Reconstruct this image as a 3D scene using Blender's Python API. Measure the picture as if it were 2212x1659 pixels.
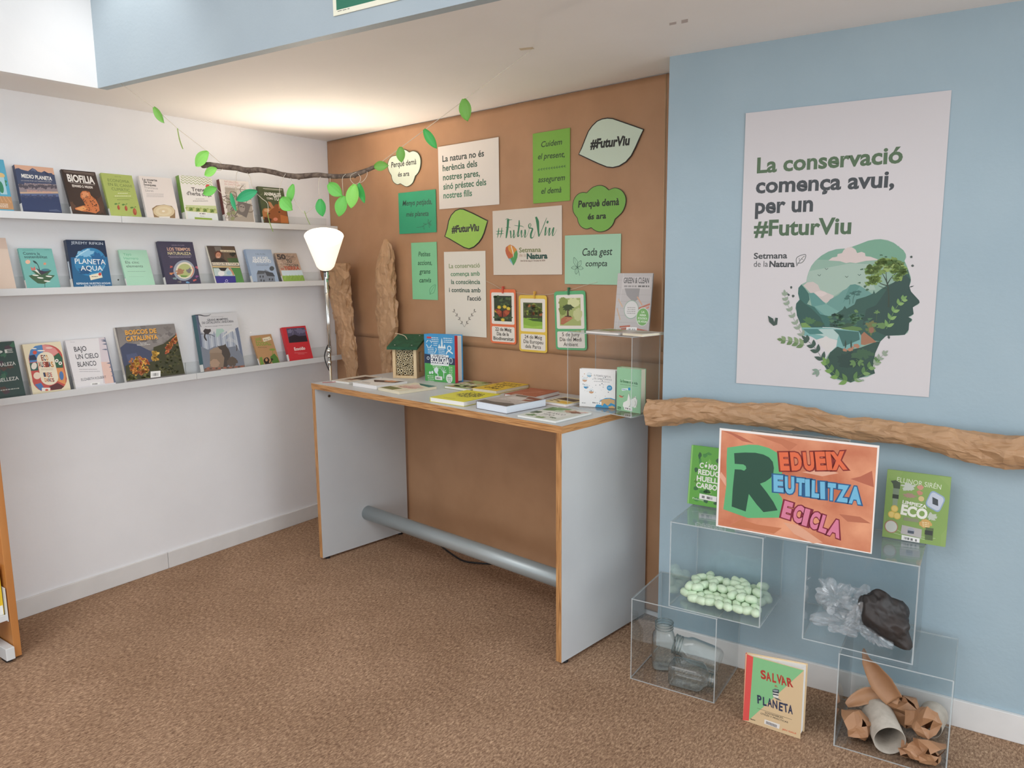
import bpy, bmesh, math, random
from mathutils import Vector, Matrix, noise
random.seed(7)
SC = bpy.context.scene
COL = SC.collection
for o in list(bpy.data.objects): bpy.data.objects.remove(o)

# ------------------------------------------------------------------ camera, world, lights, exposure
FPX = 1662.5
YAW, PITCH, ROLL = -.618, .1528, -.0088
CAM = Vector((3.6767, -3.2808, 1.5393))
cy_, sy_, cp_, sp_ = math.cos(YAW), math.sin(YAW), math.cos(PITCH), math.sin(PITCH)
FWD = Vector((sy_*cp_, cy_*cp_, -sp_)); RT = Vector((cy_, -sy_, 0)); UPV = RT.cross(FWD)
RT, UPV = (RT*math.cos(ROLL)+UPV*math.sin(ROLL)), (UPV*math.cos(ROLL)-RT*math.sin(ROLL))
cam = bpy.data.cameras.new('camera'); cam.sensor_width = 36; cam.lens = FPX*36/2212; cam.clip_start = .05
cam_o = bpy.data.objects.new('camera', cam); COL.objects.link(cam_o)
cam_o.matrix_world = Matrix(((RT.x, UPV.x, -FWD.x, CAM.x), (RT.y, UPV.y, -FWD.y, CAM.y), (RT.z, UPV.z, -FWD.z, CAM.z), (0, 0, 0, 1)))
SC.camera = cam_o
SC.cycles.transparent_max_bounces = 40
SC.view_settings.view_transform = 'Standard'; SC.view_settings.look = 'None'
SC.view_settings.gamma = 1; SC.view_settings.use_curve_mapping = False
SC.view_settings.exposure = .48
W = bpy.data.worlds.new('world'); SC.world = W; W.use_nodes = True
W.node_tree.nodes['Background'].inputs[0].default_value = (.88, .95, 1.0, 1)
W.node_tree.nodes['Background'].inputs[1].default_value = 1.10

def area(name, loc, rot, sx, sy, power, color):
    l = bpy.data.lights.new(name, 'AREA'); l.shape = 'RECTANGLE'; l.size = sx; l.size_y = sy
    l.energy = power; l.color = color
    o = bpy.data.objects.new(name, l); COL.objects.link(o); o.location = loc; o.rotation_euler = rot
    return o
area('ceiling_light', (2.0, -4.2, 3.2), (0, 0, 0), 2.4, 2.6, 55, (.97, .98, 1.0))
area('side_fill_light', (7.2, -2.3, 1.5), (0, math.radians(90), 0), 2.0, 2.6, 50, (.92, .96, 1.0))  # added fill lamp out of view at the right, lifts the left wall
def spot(name, loc, target, power, ang, blend, color, rad=.05):
    l = bpy.data.lights.new(name, 'SPOT'); l.energy = power; l.spot_size = math.radians(ang); l.spot_blend = blend
    l.color = color; l.shadow_soft_size = rad
    o = bpy.data.objects.new(name, l); COL.objects.link(o); o.location = loc
    o.rotation_euler = (Vector(target)-Vector(loc)).to_track_quat('-Z', 'Y').to_euler(); return o
spot('ceiling_spot', (.72, -1.86, 3.1), (.62, -1.5, 2.2), 15, 70, .8, (1, .98, .95))
spot('ceiling_spot', (1.2, -2.4, 3.1), (.3, -2.2, 2.5), 6, 80, .9, (1, .98, .95))

# ------------------------------------------------------------------ world geometry constants
HC = 2.287                                                   # low ceiling height
AB = -.1313; BD = Vector((math.cos(AB), math.sin(AB), 0)); BN = Vector((-BD.y, BD.x, 0))      # brown wall
AL = .05; LD = Vector((math.cos(AL), math.sin(AL), 0)); LN = Vector((-LD.y, LD.x, 0)); LP = Vector((2.442, -.533, 0))   # blue wall
SP = Vector((.3218, -1.5303, 0))                             # soffit corner
def ray(x, y): return (RT*((x-1106)/FPX)-UPV*((y-829.5)/FPX)+FWD)
def hit(x, y, p, n):
    d = ray(x, y); n = Vector(n); return CAM+d*((Vector(p)-CAM).dot(n)/d.dot(n))
def on_brown(x, y, off=0): return hit(x, y, -off*BN, BN)
def on_blue(x, y, off=0): return hit(x, y, LP-off*LN, LN)
def on_z(x, y, z): return hit(x, y, (0, 0, z), (0, 0, 1))
def frame(o, a, u=None):
    """matrix with X=a, Z=u, Y=Z x X (into the thing)"""
    a = Vector(a).normalized(); u = Vector(u or (0, 0, 1)).normalized(); b = u.cross(a)
    return Matrix(((a.x, b.x, u.x, o[0]), (a.y, b.y, u.y, o[1]), (a.z, b.z, u.z, o[2]), (0, 0, 0, 1)))

# ------------------------------------------------------------------ materials
def lin(h):
    h = h.lstrip('#'); h = h if len(h) == 6 else ''.join(q*2 for q in h); c = [int(h[i:i+2], 16)/255 for i in (0, 2, 4)]
    return tuple((x/12.92 if x <= .04045 else ((x+.055)/1.055)**2.4) for x in c)+(1,)
_m = {}
def pm(hexc, rough=.55, metal=0, spec=.5, name=None):
    k = (hexc, rough, metal)
    if k in _m: return _m[k]
    m = bpy.data.materials.new(name or 'paint_'+hexc.strip('#')); m.use_nodes = True; b = m.node_tree.nodes['Principled BSDF']
    b.inputs['Base Color'].default_value = lin(hexc); b.inputs['Roughness'].default_value = rough
    b.inputs['Metallic'].default_value = metal; b.inputs['Specular IOR Level'].default_value = spec
    _m[k] = m; return m
def N(nt, t, **kw):
    n = nt.nodes.new(t)
    for k, v in kw.items(): setattr(n, k, v)
    return n
def noisy(name, c1, c2, scale, rough=.6, bump=.1, bscale=None, detail=4, stretch=(1, 1, 1), dist=.01, lo=.35, hi=.65, spec=.5, coord='Object'):
    m = bpy.data.materials.new(name); m.use_nodes = True; nt = m.node_tree; b = nt.nodes['Principled BSDF']
    tc = N(nt, 'ShaderNodeTexCoord'); mp = N(nt, 'ShaderNodeMapping'); mp.inputs['Scale'].default_value = stretch
    nt.links.new(tc.outputs[coord], mp.inputs[0])
    n = N(nt, 'ShaderNodeTexNoise'); n.inputs['Scale'].default_value = scale; n.inputs['Detail'].default_value = detail
    nt.links.new(mp.outputs[0], n.inputs[0])
    r = N(nt, 'ShaderNodeValToRGB'); r.color_ramp.elements[0].color = lin(c1); r.color_ramp.elements[1].color = lin(c2)
    r.color_ramp.elements[0].position = lo; r.color_ramp.elements[1].position = hi
    nt.links.new(n.outputs[0], r.inputs[0]); nt.links.new(r.outputs[0], b.inputs['Base Color'])
    b.inputs['Roughness'].default_value = rough; b.inputs['Specular IOR Level'].default_value = spec
    if bump:
        n2 = N(nt, 'ShaderNodeTexNoise'); n2.inputs['Scale'].default_value = bscale or scale; n2.inputs['Detail'].default_value = 5
        nt.links.new(mp.outputs[0], n2.inputs[0])
        bp = N(nt, 'ShaderNodeBump'); bp.inputs['Strength'].default_value = bump; bp.inputs['Distance'].default_value = dist
        nt.links.new(n2.outputs[0], bp.inputs['Height']); nt.links.new(bp.outputs[0], b.inputs['Normal'])
    return m
M_WHITE = noisy('white_wall_paint', '#EAEAEC', '#EEEEF0', 3, .75, .06, 60, spec=.3)
M_CEIL = noisy('ceiling_paint', '#E8E6E4', '#ECEAE8', 2, .8, .05, 50, spec=.2)
M_BLUE = noisy('blue_wall_paint', '#9CB1BC', '#A2B6C0', 3, .6, .08, 70, spec=.4)
M_BLUES = noisy('soffit_blue_paint', '#A3B1BA', '#A8B6BE', 3, .6, .08, 70, spec=.4)
M_SOFW = noisy('soffit_white_paint', '#E8E8E8', '#ECECEC', 3, .7, .05, 60)
M_BASE = noisy('white_baseboard', '#DAD8D6', '#E0DEDC', 8, .5, .05, 30)
M_KRAFT = noisy('kraft_paper', '#A67C5C', '#B18564', 2.2, .48, .35, 7, detail=6, dist=.012, spec=.5)
M_KRAFT2 = noisy('crumpled_kraft_paper', '#B4875F', '#C4996F', 9, .5, .3, 40, detail=8, dist=.006, spec=.5)
M_KRAFT3 = noisy('torn_kraft_paper', '#A87854', '#B98A64', 9, .55, .4, 30, detail=8, dist=.01)
M_BARK = noisy('branch_bark', '#4E4038', '#7A6A5C', 60, .85, .8, 90, stretch=(1, 1, 1), dist=.003)
M_LAM = noisy('grey_laminate', '#C3C6C9', '#C8CBCD', 4, .38, .02, 200, spec=.5)
M_METALW = pm('#DADCDD', .35, 0)
M_CHROME = pm('#D5D5D2', .18, 1)
M_BLACK = pm('#15161A', .5)
M_PAPER = pm('#EFECEA', .6)
M_PAGE = noisy('page_edges', '#E9E7E2', '#F3F1EC', 300, .8, .2, 300, stretch=(1, 8, 1), dist=.001)
M_PAGEC = noisy('cream_page_edges', '#DFD5BC', '#ECE3CC', 300, .8, .2, 300, stretch=(1, 8, 1), dist=.001)
def kraft_mat(name, c1, c2, bump=.5, scale=11, dist=.012, rough=.5, stretch=(1, 1, 1)):
    m = noisy(name, c1, c2, 6, rough, 0, detail=6, lo=.3, hi=.7); nt = m.node_tree; b = nt.nodes['Principled BSDF']
    tc = N(nt, 'ShaderNodeTexCoord'); mp = N(nt, 'ShaderNodeMapping'); mp.inputs['Scale'].default_value = stretch; nt.links.new(tc.outputs['Object'], mp.inputs[0])
    n = N(nt, 'ShaderNodeTexNoise'); n.noise_type = 'RIDGED_MULTIFRACTAL'; n.inputs['Scale'].default_value = scale; n.inputs['Detail'].default_value = 3; n.inputs['Distortion'].default_value = .6
    nt.links.new(mp.outputs[0], n.inputs[0])
    bp = N(nt, 'ShaderNodeBump'); bp.inputs['Strength'].default_value = bump; bp.inputs['Distance'].default_value = dist
    nt.links.new(n.outputs[0], bp.inputs['Height']); nt.links.new(bp.outputs[0], b.inputs['Normal']); return m
M_KRAFT2 = kraft_mat('crumpled_kraft_paper', '#A98461', '#BA9470', .55, 16, .010)
M_KRAFT2V = kraft_mat('crumpled_kraft_paper_upright', '#A98461', '#BA9470', .55, 20, .010, stretch=(1, 1, .35))
M_KRAFT3 = kraft_mat('torn_kraft_paper', '#9C7150', '#AF8360', .35, 18, .006)
M_KRAFT = kraft_mat('kraft_paper', '#AB8260', '#B68C69', .10, 1.6, .02, .46)
def ply():
    m = bpy.data.materials.new('plywood_edge'); m.use_nodes = True; nt = m.node_tree; b = nt.nodes['Principled BSDF']
    tc = N(nt, 'ShaderNodeTexCoord'); mp = N(nt, 'ShaderNodeMapping'); mp.inputs['Scale'].default_value = (1, 1, 1)
    nt.links.new(tc.outputs['UV'], mp.inputs[0])
    n = N(nt, 'ShaderNodeTexNoise'); n.inputs['Scale'].default_value = 1; n.inputs['Detail'].default_value = 6; n.inputs['Distortion'].default_value = .4
    nt.links.new(mp.outputs[0], n.inputs[0])
    r = N(nt, 'ShaderNodeValToRGB'); e = r.color_ramp.elements
    e[0].position = .30; e[0].color = lin('#6E4322'); e[1].position = .47; e[1].color = lin('#B98551')
    e2 = e.new(.7); e2.color = lin('#D3A36D')
    nt.links.new(n.outputs[0], r.inputs[0]); nt.links.new(r.outputs[0], b.inputs['Base Color']); b.inputs['Roughness'].default_value = .55
    return m
M_PLY = ply()
def carpet():
    m = bpy.data.materials.new('brown_carpet'); m.use_nodes = True; nt = m.node_tree; b = nt.nodes['Principled BSDF']
    tc = N(nt, 'ShaderNodeTexCoord')
    mp = N(nt, 'ShaderNodeMapping'); mp.inputs['Rotation'].default_value = (0, 0, .06); mp.inputs['Scale'].default_value = (2.5, 1, 1)
    nt.links.new(tc.outputs['Object'], mp.inputs[0])
    n1 = N(nt, 'ShaderNodeTexNoise'); n1.inputs['Scale'].default_value = 62; n1.inputs['Detail'].default_value = 5; n1.inputs['Roughness'].default_value = .72; n1.inputs['Distortion'].default_value = .5
    n2 = N(nt, 'ShaderNodeTexNoise'); n2.inputs['Scale'].default_value = 2.5; n2.inputs['Detail'].default_value = 3
    nt.links.new(mp.outputs[0], n1.inputs[0]); nt.links.new(tc.outputs['Object'], n2.inputs[0])
    r = N(nt, 'ShaderNodeValToRGB'); e = r.color_ramp.elements
    e[0].position = .30; e[0].color = lin('#6B5040'); e[1].position = .72; e[1].color = lin('#D8B797')
    em = e.new(.5); em.color = lin('#9E8068')
    nt.links.new(n1.outputs[0], r.inputs[0])
    mx = N(nt, 'ShaderNodeMix', data_type='RGBA', blend_type='MULTIPLY'); mx.inputs[0].default_value = 1
    r2 = N(nt, 'ShaderNodeValToRGB'); r2.color_ramp.elements[0].color = (.86, .84, .82, 1); r2.color_ramp.elements[0].position = .35; r2.color_ramp.elements[1].position = .65
    nt.links.new(n2.outputs[0], r2.inputs[0]); nt.links.new(r.outputs[0], mx.inputs[6]); nt.links.new(r2.outputs[0], mx.inputs[7])
    nt.links.new(mx.outputs[2], b.inputs['Base Color']); b.inputs['Roughness'].default_value = .95; b.inputs['Specular IOR Level'].default_value = .1
    bp = N(nt, 'ShaderNodeBump'); bp.inputs['Strength'].default_value = .6; bp.inputs['Distance'].default_value = .003
    nt.links.new(n1.outputs[0], bp.inputs['Height']); nt.links.new(bp.outputs[0], b.inputs['Normal'])
    return m
M_CARPET = carpet()
def clear(name, tint, gloss_rough, veil, veilcol='#DCE4EA', ior=1.49, edge=None, pwr=4.5):
    m = bpy.data.materials.new(name); m.use_nodes = True; nt = m.node_tree
    for n in list(nt.nodes):
        if n.type != 'OUTPUT_MATERIAL': nt.nodes.remove(n)
    out = nt.nodes[0]
    t = N(nt, 'ShaderNodeBsdfTransparent'); t.inputs[0].default_value = lin(tint)
    g = N(nt, 'ShaderNodeBsdfGlossy'); g.inputs['Roughness'].default_value = gloss_rough
    d = N(nt, 'ShaderNodeBsdfDiffuse'); d.inputs[0].default_value = lin(veilcol)
    lw = N(nt, 'ShaderNodeLayerWeight'); lw.inputs[0].default_value = .5; r0 = ((ior-1)/(ior+1))**2
    pw = N(nt, 'ShaderNodeMath', operation='POWER'); pw.inputs[1].default_value = pwr; nt.links.new(lw.outputs['Facing'], pw.inputs[0])
    f = N(nt, 'ShaderNodeMath', operation='MULTIPLY_ADD'); f.inputs[1].default_value = 1-r0; f.inputs[2].default_value = r0; nt.links.new(pw.outputs[0], f.inputs[0])
    if edge:
        mc = N(nt, 'ShaderNodeMix', data_type='RGBA'); mc.inputs[6].default_value = lin(tint); mc.inputs[7].default_value = lin(edge)
        nt.links.new(pw.outputs[0], mc.inputs[0]); nt.links.new(mc.outputs[2], t.inputs[0])
    m1 = N(nt, 'ShaderNodeMixShader'); m1.inputs[0].default_value = veil
    nt.links.new(t.outputs[0], m1.inputs[1]); nt.links.new(d.outputs[0], m1.inputs[2])
    m2 = N(nt, 'ShaderNodeMixShader'); nt.links.new(f.outputs[0], m2.inputs[0])
    nt.links.new(m1.outputs[0], m2.inputs[1]); nt.links.new(g.outputs[0], m2.inputs[2])
    nt.links.new(m2.outputs[0], out.inputs[0]); return m
M_ACR = clear('clear_acrylic', '#FCFDFD', .02, .010)
M_ACRE = clear('acrylic_cut_edge', '#DDE6E8', .15, .42, '#E8EEF0')
M_GLASS = clear('jar_glass', '#F4F8F8', .03, .035, '#E6EEEE', ior=1.6, edge='#6F7F80', pwr=2.2)
M_GLASSR = clear('jar_glass_rim', '#D4DCDC', .05, .12, '#AEBBBB', ior=1.9)
M_WRAP = clear('clear_plastic_film', '#F8FAFB', .16, .16, '#E6E8EC', ior=1.75)

# ------------------------------------------------------------------ object helpers
def mobj(name, v, f, mats, parent=None, mw=None, fm=None, smooth=False):
    me = bpy.data.meshes.new(name); me.from_pydata([tuple(p) for p in v], [], f)
    for m in (mats if isinstance(mats, (list, tuple)) else [mats]): me.materials.append(m)
    if fm: me.polygons.foreach_set('material_index', fm)
    if smooth: me.polygons.foreach_set('use_smooth', [True]*len(me.polygons))
    me.update()
    o = bpy.data.objects.new(name, me); COL.objects.link(o)
    if parent: o.parent = parent
    if mw is not None:
        if parent: o.matrix_local = mw
        else: o.matrix_world = mw
    return o
def tag(o, label=None, cat=None, group=None, kind=None):
    if label: o['label'] = label
    if cat: o['category'] = cat
    if group: o['group'] = group
    if kind: o['kind'] = kind
    return o
def thing(name, label, cat, mw, group=None):
    o = bpy.data.objects.new(name, None); COL.objects.link(o); o.empty_display_size = .05; o.matrix_world = mw
    return tag(o, label, cat, group)
def bm_obj(name, bm, mats, parent=None, mw=None, smooth=False):
    me = bpy.data.meshes.new(name); bm.to_mesh(me); bm.free()
    for m in (mats if isinstance(mats, (list, tuple)) else [mats]): me.materials.append(m)
    if smooth: me.polygons.foreach_set('use_smooth', [True]*len(me.polygons))
    o = bpy.data.objects.new(name, me); COL.objects.link(o)
    if parent: o.parent = parent
    if mw is not None:
        if parent: o.matrix_local = mw
        else: o.matrix_world = mw
    return o
def bm_box(bm, lo, hi, mi=0, bev=0):
    c = bmesh.ops.create_cube(bm, size=1); vs = c['verts']
    for v in vs: v.co = Vector([lo[i]+(v.co[i]+.5)*(hi[i]-lo[i]) for i in range(3)])
    fs = {f for v in vs for f in v.link_faces}
    if bev:
        r = bmesh.ops.bevel(bm, geom=list({e for v in vs for e in v.link_edges}), offset=bev, segments=2, affect='EDGES', profile=.5)
        fs = set(r['faces']) | {f for v in r['verts'] for f in v.link_faces}
    for f in fs: f.material_index = mi
    return fs
def box(name, lo, hi, m, parent=None, mw=None, bev=0):
    bm = bmesh.new(); bm_box(bm, lo, hi, 0, bev); return bm_obj(name, bm, m, parent, mw)
def tube_mesh(pts, rad, seg=8, cap=True):
    """verts, faces of a tube along pts; rad number or list"""
    pts = [Vector(p) for p in pts]; n = len(pts)
    if not isinstance(rad, (list, tuple)): rad = [rad]*n
    v, f = [], []; prev = None
    for i, p in enumerate(pts):
        t = (pts[min(i+1, n-1)]-pts[max(i-1, 0)]).normalized()
        if prev is None:
            a = t.orthogonal().normalized()
        else: a = (prev-t*prev.dot(t)).normalized()
        prev = a; b = t.cross(a)
        for k in range(seg):
            th = 2*math.pi*k/seg; v.append(p+(a*math.cos(th)+b*math.sin(th))*rad[i])
    for i in range(n-1):
        for k in range(seg): f.append((i*seg+k, i*seg+(k+1) % seg, (i+1)*seg+(k+1) % seg, (i+1)*seg+k))
    if cap: f.append(tuple(range(seg))[::-1]); f.append(tuple(range((n-1)*seg, n*seg)))
    return v, f
def tube(name, pts, rad, m, parent=None, seg=8, smooth=True, mw=None):
    v, f = tube_mesh(pts, rad, seg); return mobj(name, v, f, m, parent, mw, smooth=smooth)
def lathe(name, prof, m, parent=None, mw=None, seg=32, smooth=True, mats=None, fm=None):
    v, f = [], []
    for r, z in prof:
        for k in range(seg): th = 2*math.pi*k/seg; v.append((r*math.cos(th), r*math.sin(th), z))
    for i in range(len(prof)-1):
        for k in range(seg): f.append((i*seg+k, i*seg+(k+1) % seg, (i+1)*seg+(k+1) % seg, (i+1)*seg+k))
    return mobj(name, v, f, m, parent, mw, smooth=smooth)
def smooth_curve(pts, n):
    pts = [Vector(p) for p in pts]; out = []
    m = len(pts)
    for i in range(m-1):
        p0, p1, p2, p3 = pts[max(i-1, 0)], pts[i], pts[i+1], pts[min(i+2, m-1)]
        for k in range(n):
            t = k/n; out.append(.5*((2*p1)+(p2-p0)*t+(2*p0-5*p1+4*p2-p3)*t*t+(3*p1-p0-3*p2+p3)*t**3))
    out.append(pts[-1]); return out

# ------------------------------------------------------------------ flat print
_txt = {}
def text_geo(s, off=0., res=3):
    k = (s, off, res)
    if k in _txt: return _txt[k]
    c = bpy.data.curves.new('t', 'FONT'); c.body = s; c.resolution_u = res; c.offset = off
    o = bpy.data.objects.new('t', c); TC.objects.link(o); TVL.update()
    ev = o.evaluated_get(bpy.context.evaluated_depsgraph_get()); me = ev.to_mesh()
    g = ([(v.co.x, v.co.y) for v in me.vertices], [tuple(p.vertices) for p in me.polygons])
    ev.to_mesh_clear(); bpy.data.objects.remove(o); bpy.data.curves.remove(c)
    _txt[k] = g; return g
TC = COL; TVL = bpy.context.view_layer
def solve(A, b):
    n = len(b); M_ = [r[:]+[b[i]] for i, r in enumerate(A)]
    for i in range(n):
        p = max(range(i, n), key=lambda r: abs(M_[r][i])); M_[i], M_[p] = M_[p], M_[i]
        for r in range(n):
            if r != i:
                k = M_[r][i]/M_[i][i]
                for c in range(i, n+1): M_[r][c] -= k*M_[i][c]
    return [M_[i][n]/M_[i][i] for i in range(n)]
def soft(h, k=.07, g=176):
    h = h.lstrip('#'); h = h if len(h) == 6 else ''.join(q*2 for q in h)
    return '#'+''.join('%02X' % round(int(h[i:i+2], 16)*(1-k)+g*k) for i in (0, 2, 4))
class Art:
    """flat print laid out on a sheet of w x h metres; source quad = TL,TR,BR,BL (y down)"""
    def __init__(s, w, h, quad=((0, 0), (100, 0), (100, 100), (0, 100)), step=2e-5):
        s.w, s.h = w, h; s.v, s.f, s.fm, s.mats = [], [], [], []; s.z = step; s.step = step
        dst = ((0, h), (w, h), (w, 0), (0, 0)); A, b = [], []
        for (x, y), (X, Y) in zip(quad, dst):
            A.append([x, y, 1, 0, 0, 0, -x*X, -y*X]); b.append(X); A.append([0, 0, 0, x, y, 1, -x*Y, -y*Y]); b.append(Y)
        s.H = solve(A, b)
    def mp(s, x, y):
        H = s.H; d = H[6]*x+H[7]*y+1; return ((H[0]*x+H[1]*y+H[2])/d, (H[3]*x+H[4]*y+H[5])/d)
    def add(s, pts, faces, col, keep=False, clip=True, rough=.45):
        m = col if not isinstance(col, str) else pm(soft(col), rough)
        if m not in s.mats: s.mats.append(m)
        mi = s.mats.index(m); b = len(s.v)
        for x, y in pts:
            X, Y = s.mp(x, y)
            if clip: X = min(max(X, 0), s.w); Y = min(max(Y, 0), s.h)
            s.v.append((X, -s.z, Y))
        for f in faces: s.f.append(tuple(b+i for i in f)); s.fm.append(mi)
        if not keep: s.z += s.step
    def poly(s, pts, col, **k): s.add(pts, [tuple(range(len(pts)))], col, **k); return s
    def rect(s, x0, y0, x1, y1, col, **k): return s.poly([(x0, y0), (x1, y0), (x1, y1), (x0, y1)], col, **k)
    def full(s, col): s.add([], [], col); s.v += [(0, -s.z, 0), (s.w, -s.z, 0), (s.w, -s.z, s.h), (0, -s.z, s.h)]; b = len(s.v)-4; s.f.append((b, b+1, b+2, b+3)); s.fm.append(s.mats.index(pm(soft(col), .45) if isinstance(col, str) else col)); s.z += s.step; return s
    def ell(s, cx, cy, rx, ry, col, n=20, rot=0, **k):
        c, q = math.cos(rot), math.sin(rot)
        return s.poly([(cx+rx*math.cos(t)*c-ry*math.sin(t)*q, cy+rx*math.cos(t)*q+ry*math.sin(t)*c) for t in [2*math.pi*i/n for i in range(n)]], col, **k)
    def blob(s, cx, cy, rx, ry, col, seed=0, amp=.25, n=28, fr=3, **k):
        pts = []
        for i in range(n):
            t = 2*math.pi*i/n; r = 1+amp*noise.noise(Vector((math.cos(t)*fr+seed*7.3, math.sin(t)*fr, seed)))*1.8
            pts.append((cx+rx*math.cos(t)*r, cy+ry*math.sin(t)*r))
        return s.poly(pts, col, **k)
    def line(s, pts, w, col, **k):
        if not isinstance(w, (list, tuple)): w = [w]*len(pts)
        L_, R_ = [], []
        for i, (x, y) in enumerate(pts):
            a = pts[max(i-1, 0)]; b = pts[min(i+1, len(pts)-1)]; dx, dy = b[0]-a[0], b[1]-a[1]; q = math.hypot(dx, dy) or 1
            L_.append((x-dy/q*w[i]/2, y+dx/q*w[i]/2)); R_.append((x+dy/q*w[i]/2, y-dx/q*w[i]/2))
        n = len(pts); s.add(L_+R_, [(i, i+1, n+i+1, n+i) for i in range(n-1)], col, **k); return s
    def stroke(s, pts, w, col, n=5, **k):
        P = smooth_curve([(x, y, 0) for x, y in pts], n)
        if isinstance(w, (list, tuple)):
            ww = [w[min(int(i/n), len(w)-1)]+(w[min(int(i/n)+1, len(w)-1)]-w[min(int(i/n), len(w)-1)])*((i % n)/n) for i in range(len(P))]
        else: ww = w
        return s.line([(p.x, p.y) for p in P], ww, col, **k)
    def leaf(s, x0, y0, x1, y1, w, col, n=7, **k):
        dx, dy = x1-x0, y1-y0; q = math.hypot(dx, dy); nx, ny = -dy/q, dx/q; A, B_ = [], []
        for i in range(n+1):
            t = i/n; ww = w/2*math.sin(math.pi*t**.8); A.append((x0+dx*t+nx*ww, y0+dy*t+ny*ww)); B_.append((x0+dx*t-nx*ww, y0+dy*t-ny*ww))
        return s.poly(A+B_[-2:0:-1], col, **k)
    def text(s, t, p0, p1, h, col, bold=0., shear=0., outline=None, oc=None, keep=False, hs=1.08):
        """p0,p1: left/right ends of the baseline in source units, h: cap height"""
        base = text_geo(t, 0.)[0]; xs = [p[0] for p in base]; x0, x1 = min(xs), max(xs)
        P0, P1 = Vector(s.mp(*p0)), Vector(s.mp(*p1)); dx, dy = p1[0]-p0[0], p1[1]-p0[1]; q = math.hypot(dx, dy)
        mx, my = (p0[0]+p1[0])/2, (p0[1]+p1[1])/2; dl = (P1-P0).normalized(); ul = Vector((-dl.y, dl.x))
        hl = abs((Vector(s.mp(mx+dy/q*h, my-dx/q*h))-Vector(s.mp(mx, my))).dot(ul))*hs
        for off, c in (([(outline, oc)] if outline else [])+[(bold, col)]):
            v, f = text_geo(t, off); m = pm(soft(c), .45) if isinstance(c, str) else c
            if m not in s.mats: s.mats.append(m)
            mi = s.mats.index(m); b = len(s.v)
            for X, Y in v:
                up = Y/.68*hl; p = P0.lerp(P1, (X-x0)/(x1-x0))+ul*up+dl*(up*shear); s.v.append((p.x, -s.z, p.y))
            for f_ in f: s.f.append(tuple(b+i for i in f_)); s.fm.append(mi)
            if not keep: s.z += s.step
        return s
    def greek(s, x0, x1, y, h, col, lines=1, gap=1.8, seed=1):
        """rows too small to read in the photograph: fine dashes"""
        rnd = random.Random(seed)
        for l in range(lines):
            x = x0+rnd.random()*2; yy = y+l*h*gap; P, F = [], []
            while x < x1:
                w = h*(.8+2.2*rnd.random()); b = len(P); xe = min(x+w, x1)
                P += [(x, yy), (xe, yy), (xe, yy+h*.75), (x, yy+h*.75)]; F.append((b, b+1, b+2, b+3)); x += w+h*.6
            s.add(P, F, col, keep=True)
        s.z += s.step; return s
    def bars(s, x0, y0, x1, y1, tilt=0):
        s.poly([(x0, y0), (x1, y0+tilt), (x1, y1+tilt), (x0, y1)], '#F1F1EE')
        rnd = random.Random(int(x0*13+y0)); P, F = [], []; n = 22; W_ = (x1-x0)*.7; H_ = (y1-y0)
        for i in range(n):
            if rnd.random() < .35: continue
            a = x0+(x1-x0)*.15+W_*i/n; b = len(P); c = a+W_/n*.8; k = tilt*(a-x0)/(x1-x0)
            P += [(a, y0+H_*.3+k), (c, y0+H_*.3+k), (c, y0+H_*.75+k), (a, y0+H_*.75+k)]; F.append((b, b+1, b+2, b+3))
        s.add(P, F, '#333338'); return s
    def build(s, parent, name='print'):
        return mobj(name, s.v, s.f, s.mats, parent, Matrix(), s.fm)

# ------------------------------------------------------------------ the setting
def quad_wall(name, p, q, z0, z1, m, thick, nrm):
    """wall slab from p to q, thickness away from the room (along nrm)"""
    p, q, nrm = Vector(p), Vector(q), Vector(nrm)
    a = (q-p).normalized(); M_ = frame((p.x, p.y, 0), a); d = (q-p).length; t = nrm.dot(M_.col[1].to_3d())*thick
    return box(name, (0, min(0, t), z0), (d, max(0, t), z1), m, None, M_)
fl = box('floor', (-.2, -7, -.05), (7.5, .3, 0), M_CARPET); tag(fl, kind='structure')
w = quad_wall('wall_left', (0, -7, 0), (0, .3, 0), 0, 3.3, M_WHITE, .1, (-1, 0, 0)); tag(w, kind='structure')
BR = BD*2.46
w = quad_wall('wall_back', (0, 0, 0), (BR.x, BR.y, 0), 0, 2.35, M_WHITE, .1, BN); tag(w, kind='structure')
LE = LP+LD*3.2
w = quad_wall('wall_right', LP, LE, 0, 2.35, M_BLUE, .12, LN); tag(w, kind='structure')
rt0 = LP+LN*.12; w = quad_wall('wall_return', rt0, rt0+LN*.2, 0, 2.35, M_BLUE, .03, LD); tag(w, kind='structure')
# low ceiling with its soffit step up to the high ceiling
S0 = SP; S1 = SP+LD*5
bm = bmesh.new(); top = HC+.06
pts = [(0, -7), (SP.x-.002, -7), (SP.x-.002, SP.y+.002), (S1.x, S1.y+.002), (5.4, .3), (0, .3)]
lo = [bm.verts.new((x, y, HC)) for x, y in pts]; hi = [bm.verts.new((x, y, top)) for x, y in pts]
bm.faces.new(lo[::-1]); bm.faces.new(hi)
for i in range(6): bm.faces.new((lo[i], lo[(i+1) % 6], hi[(i+1) % 6], hi[i]))
ce = bm_obj('ceiling', bm, M_CEIL); tag(ce, kind='structure')
w = quad_wall('wall_soffit_side', (SP.x, -7, 0), (SP.x, SP.y, 0), HC-.0005, 3.3, M_SOFW, .04, (-1, 0, 0)); tag(w, kind='structure')
w = quad_wall('wall_soffit_front', SP, S1, HC-.0005, 3.3, M_BLUES, .04, LN); tag(w, kind='structure')
w = box('ceiling_high', (-.1, -7, 3.3), (7.5, .3, 3.36), M_CEIL); tag(w, kind='structure')
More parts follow.
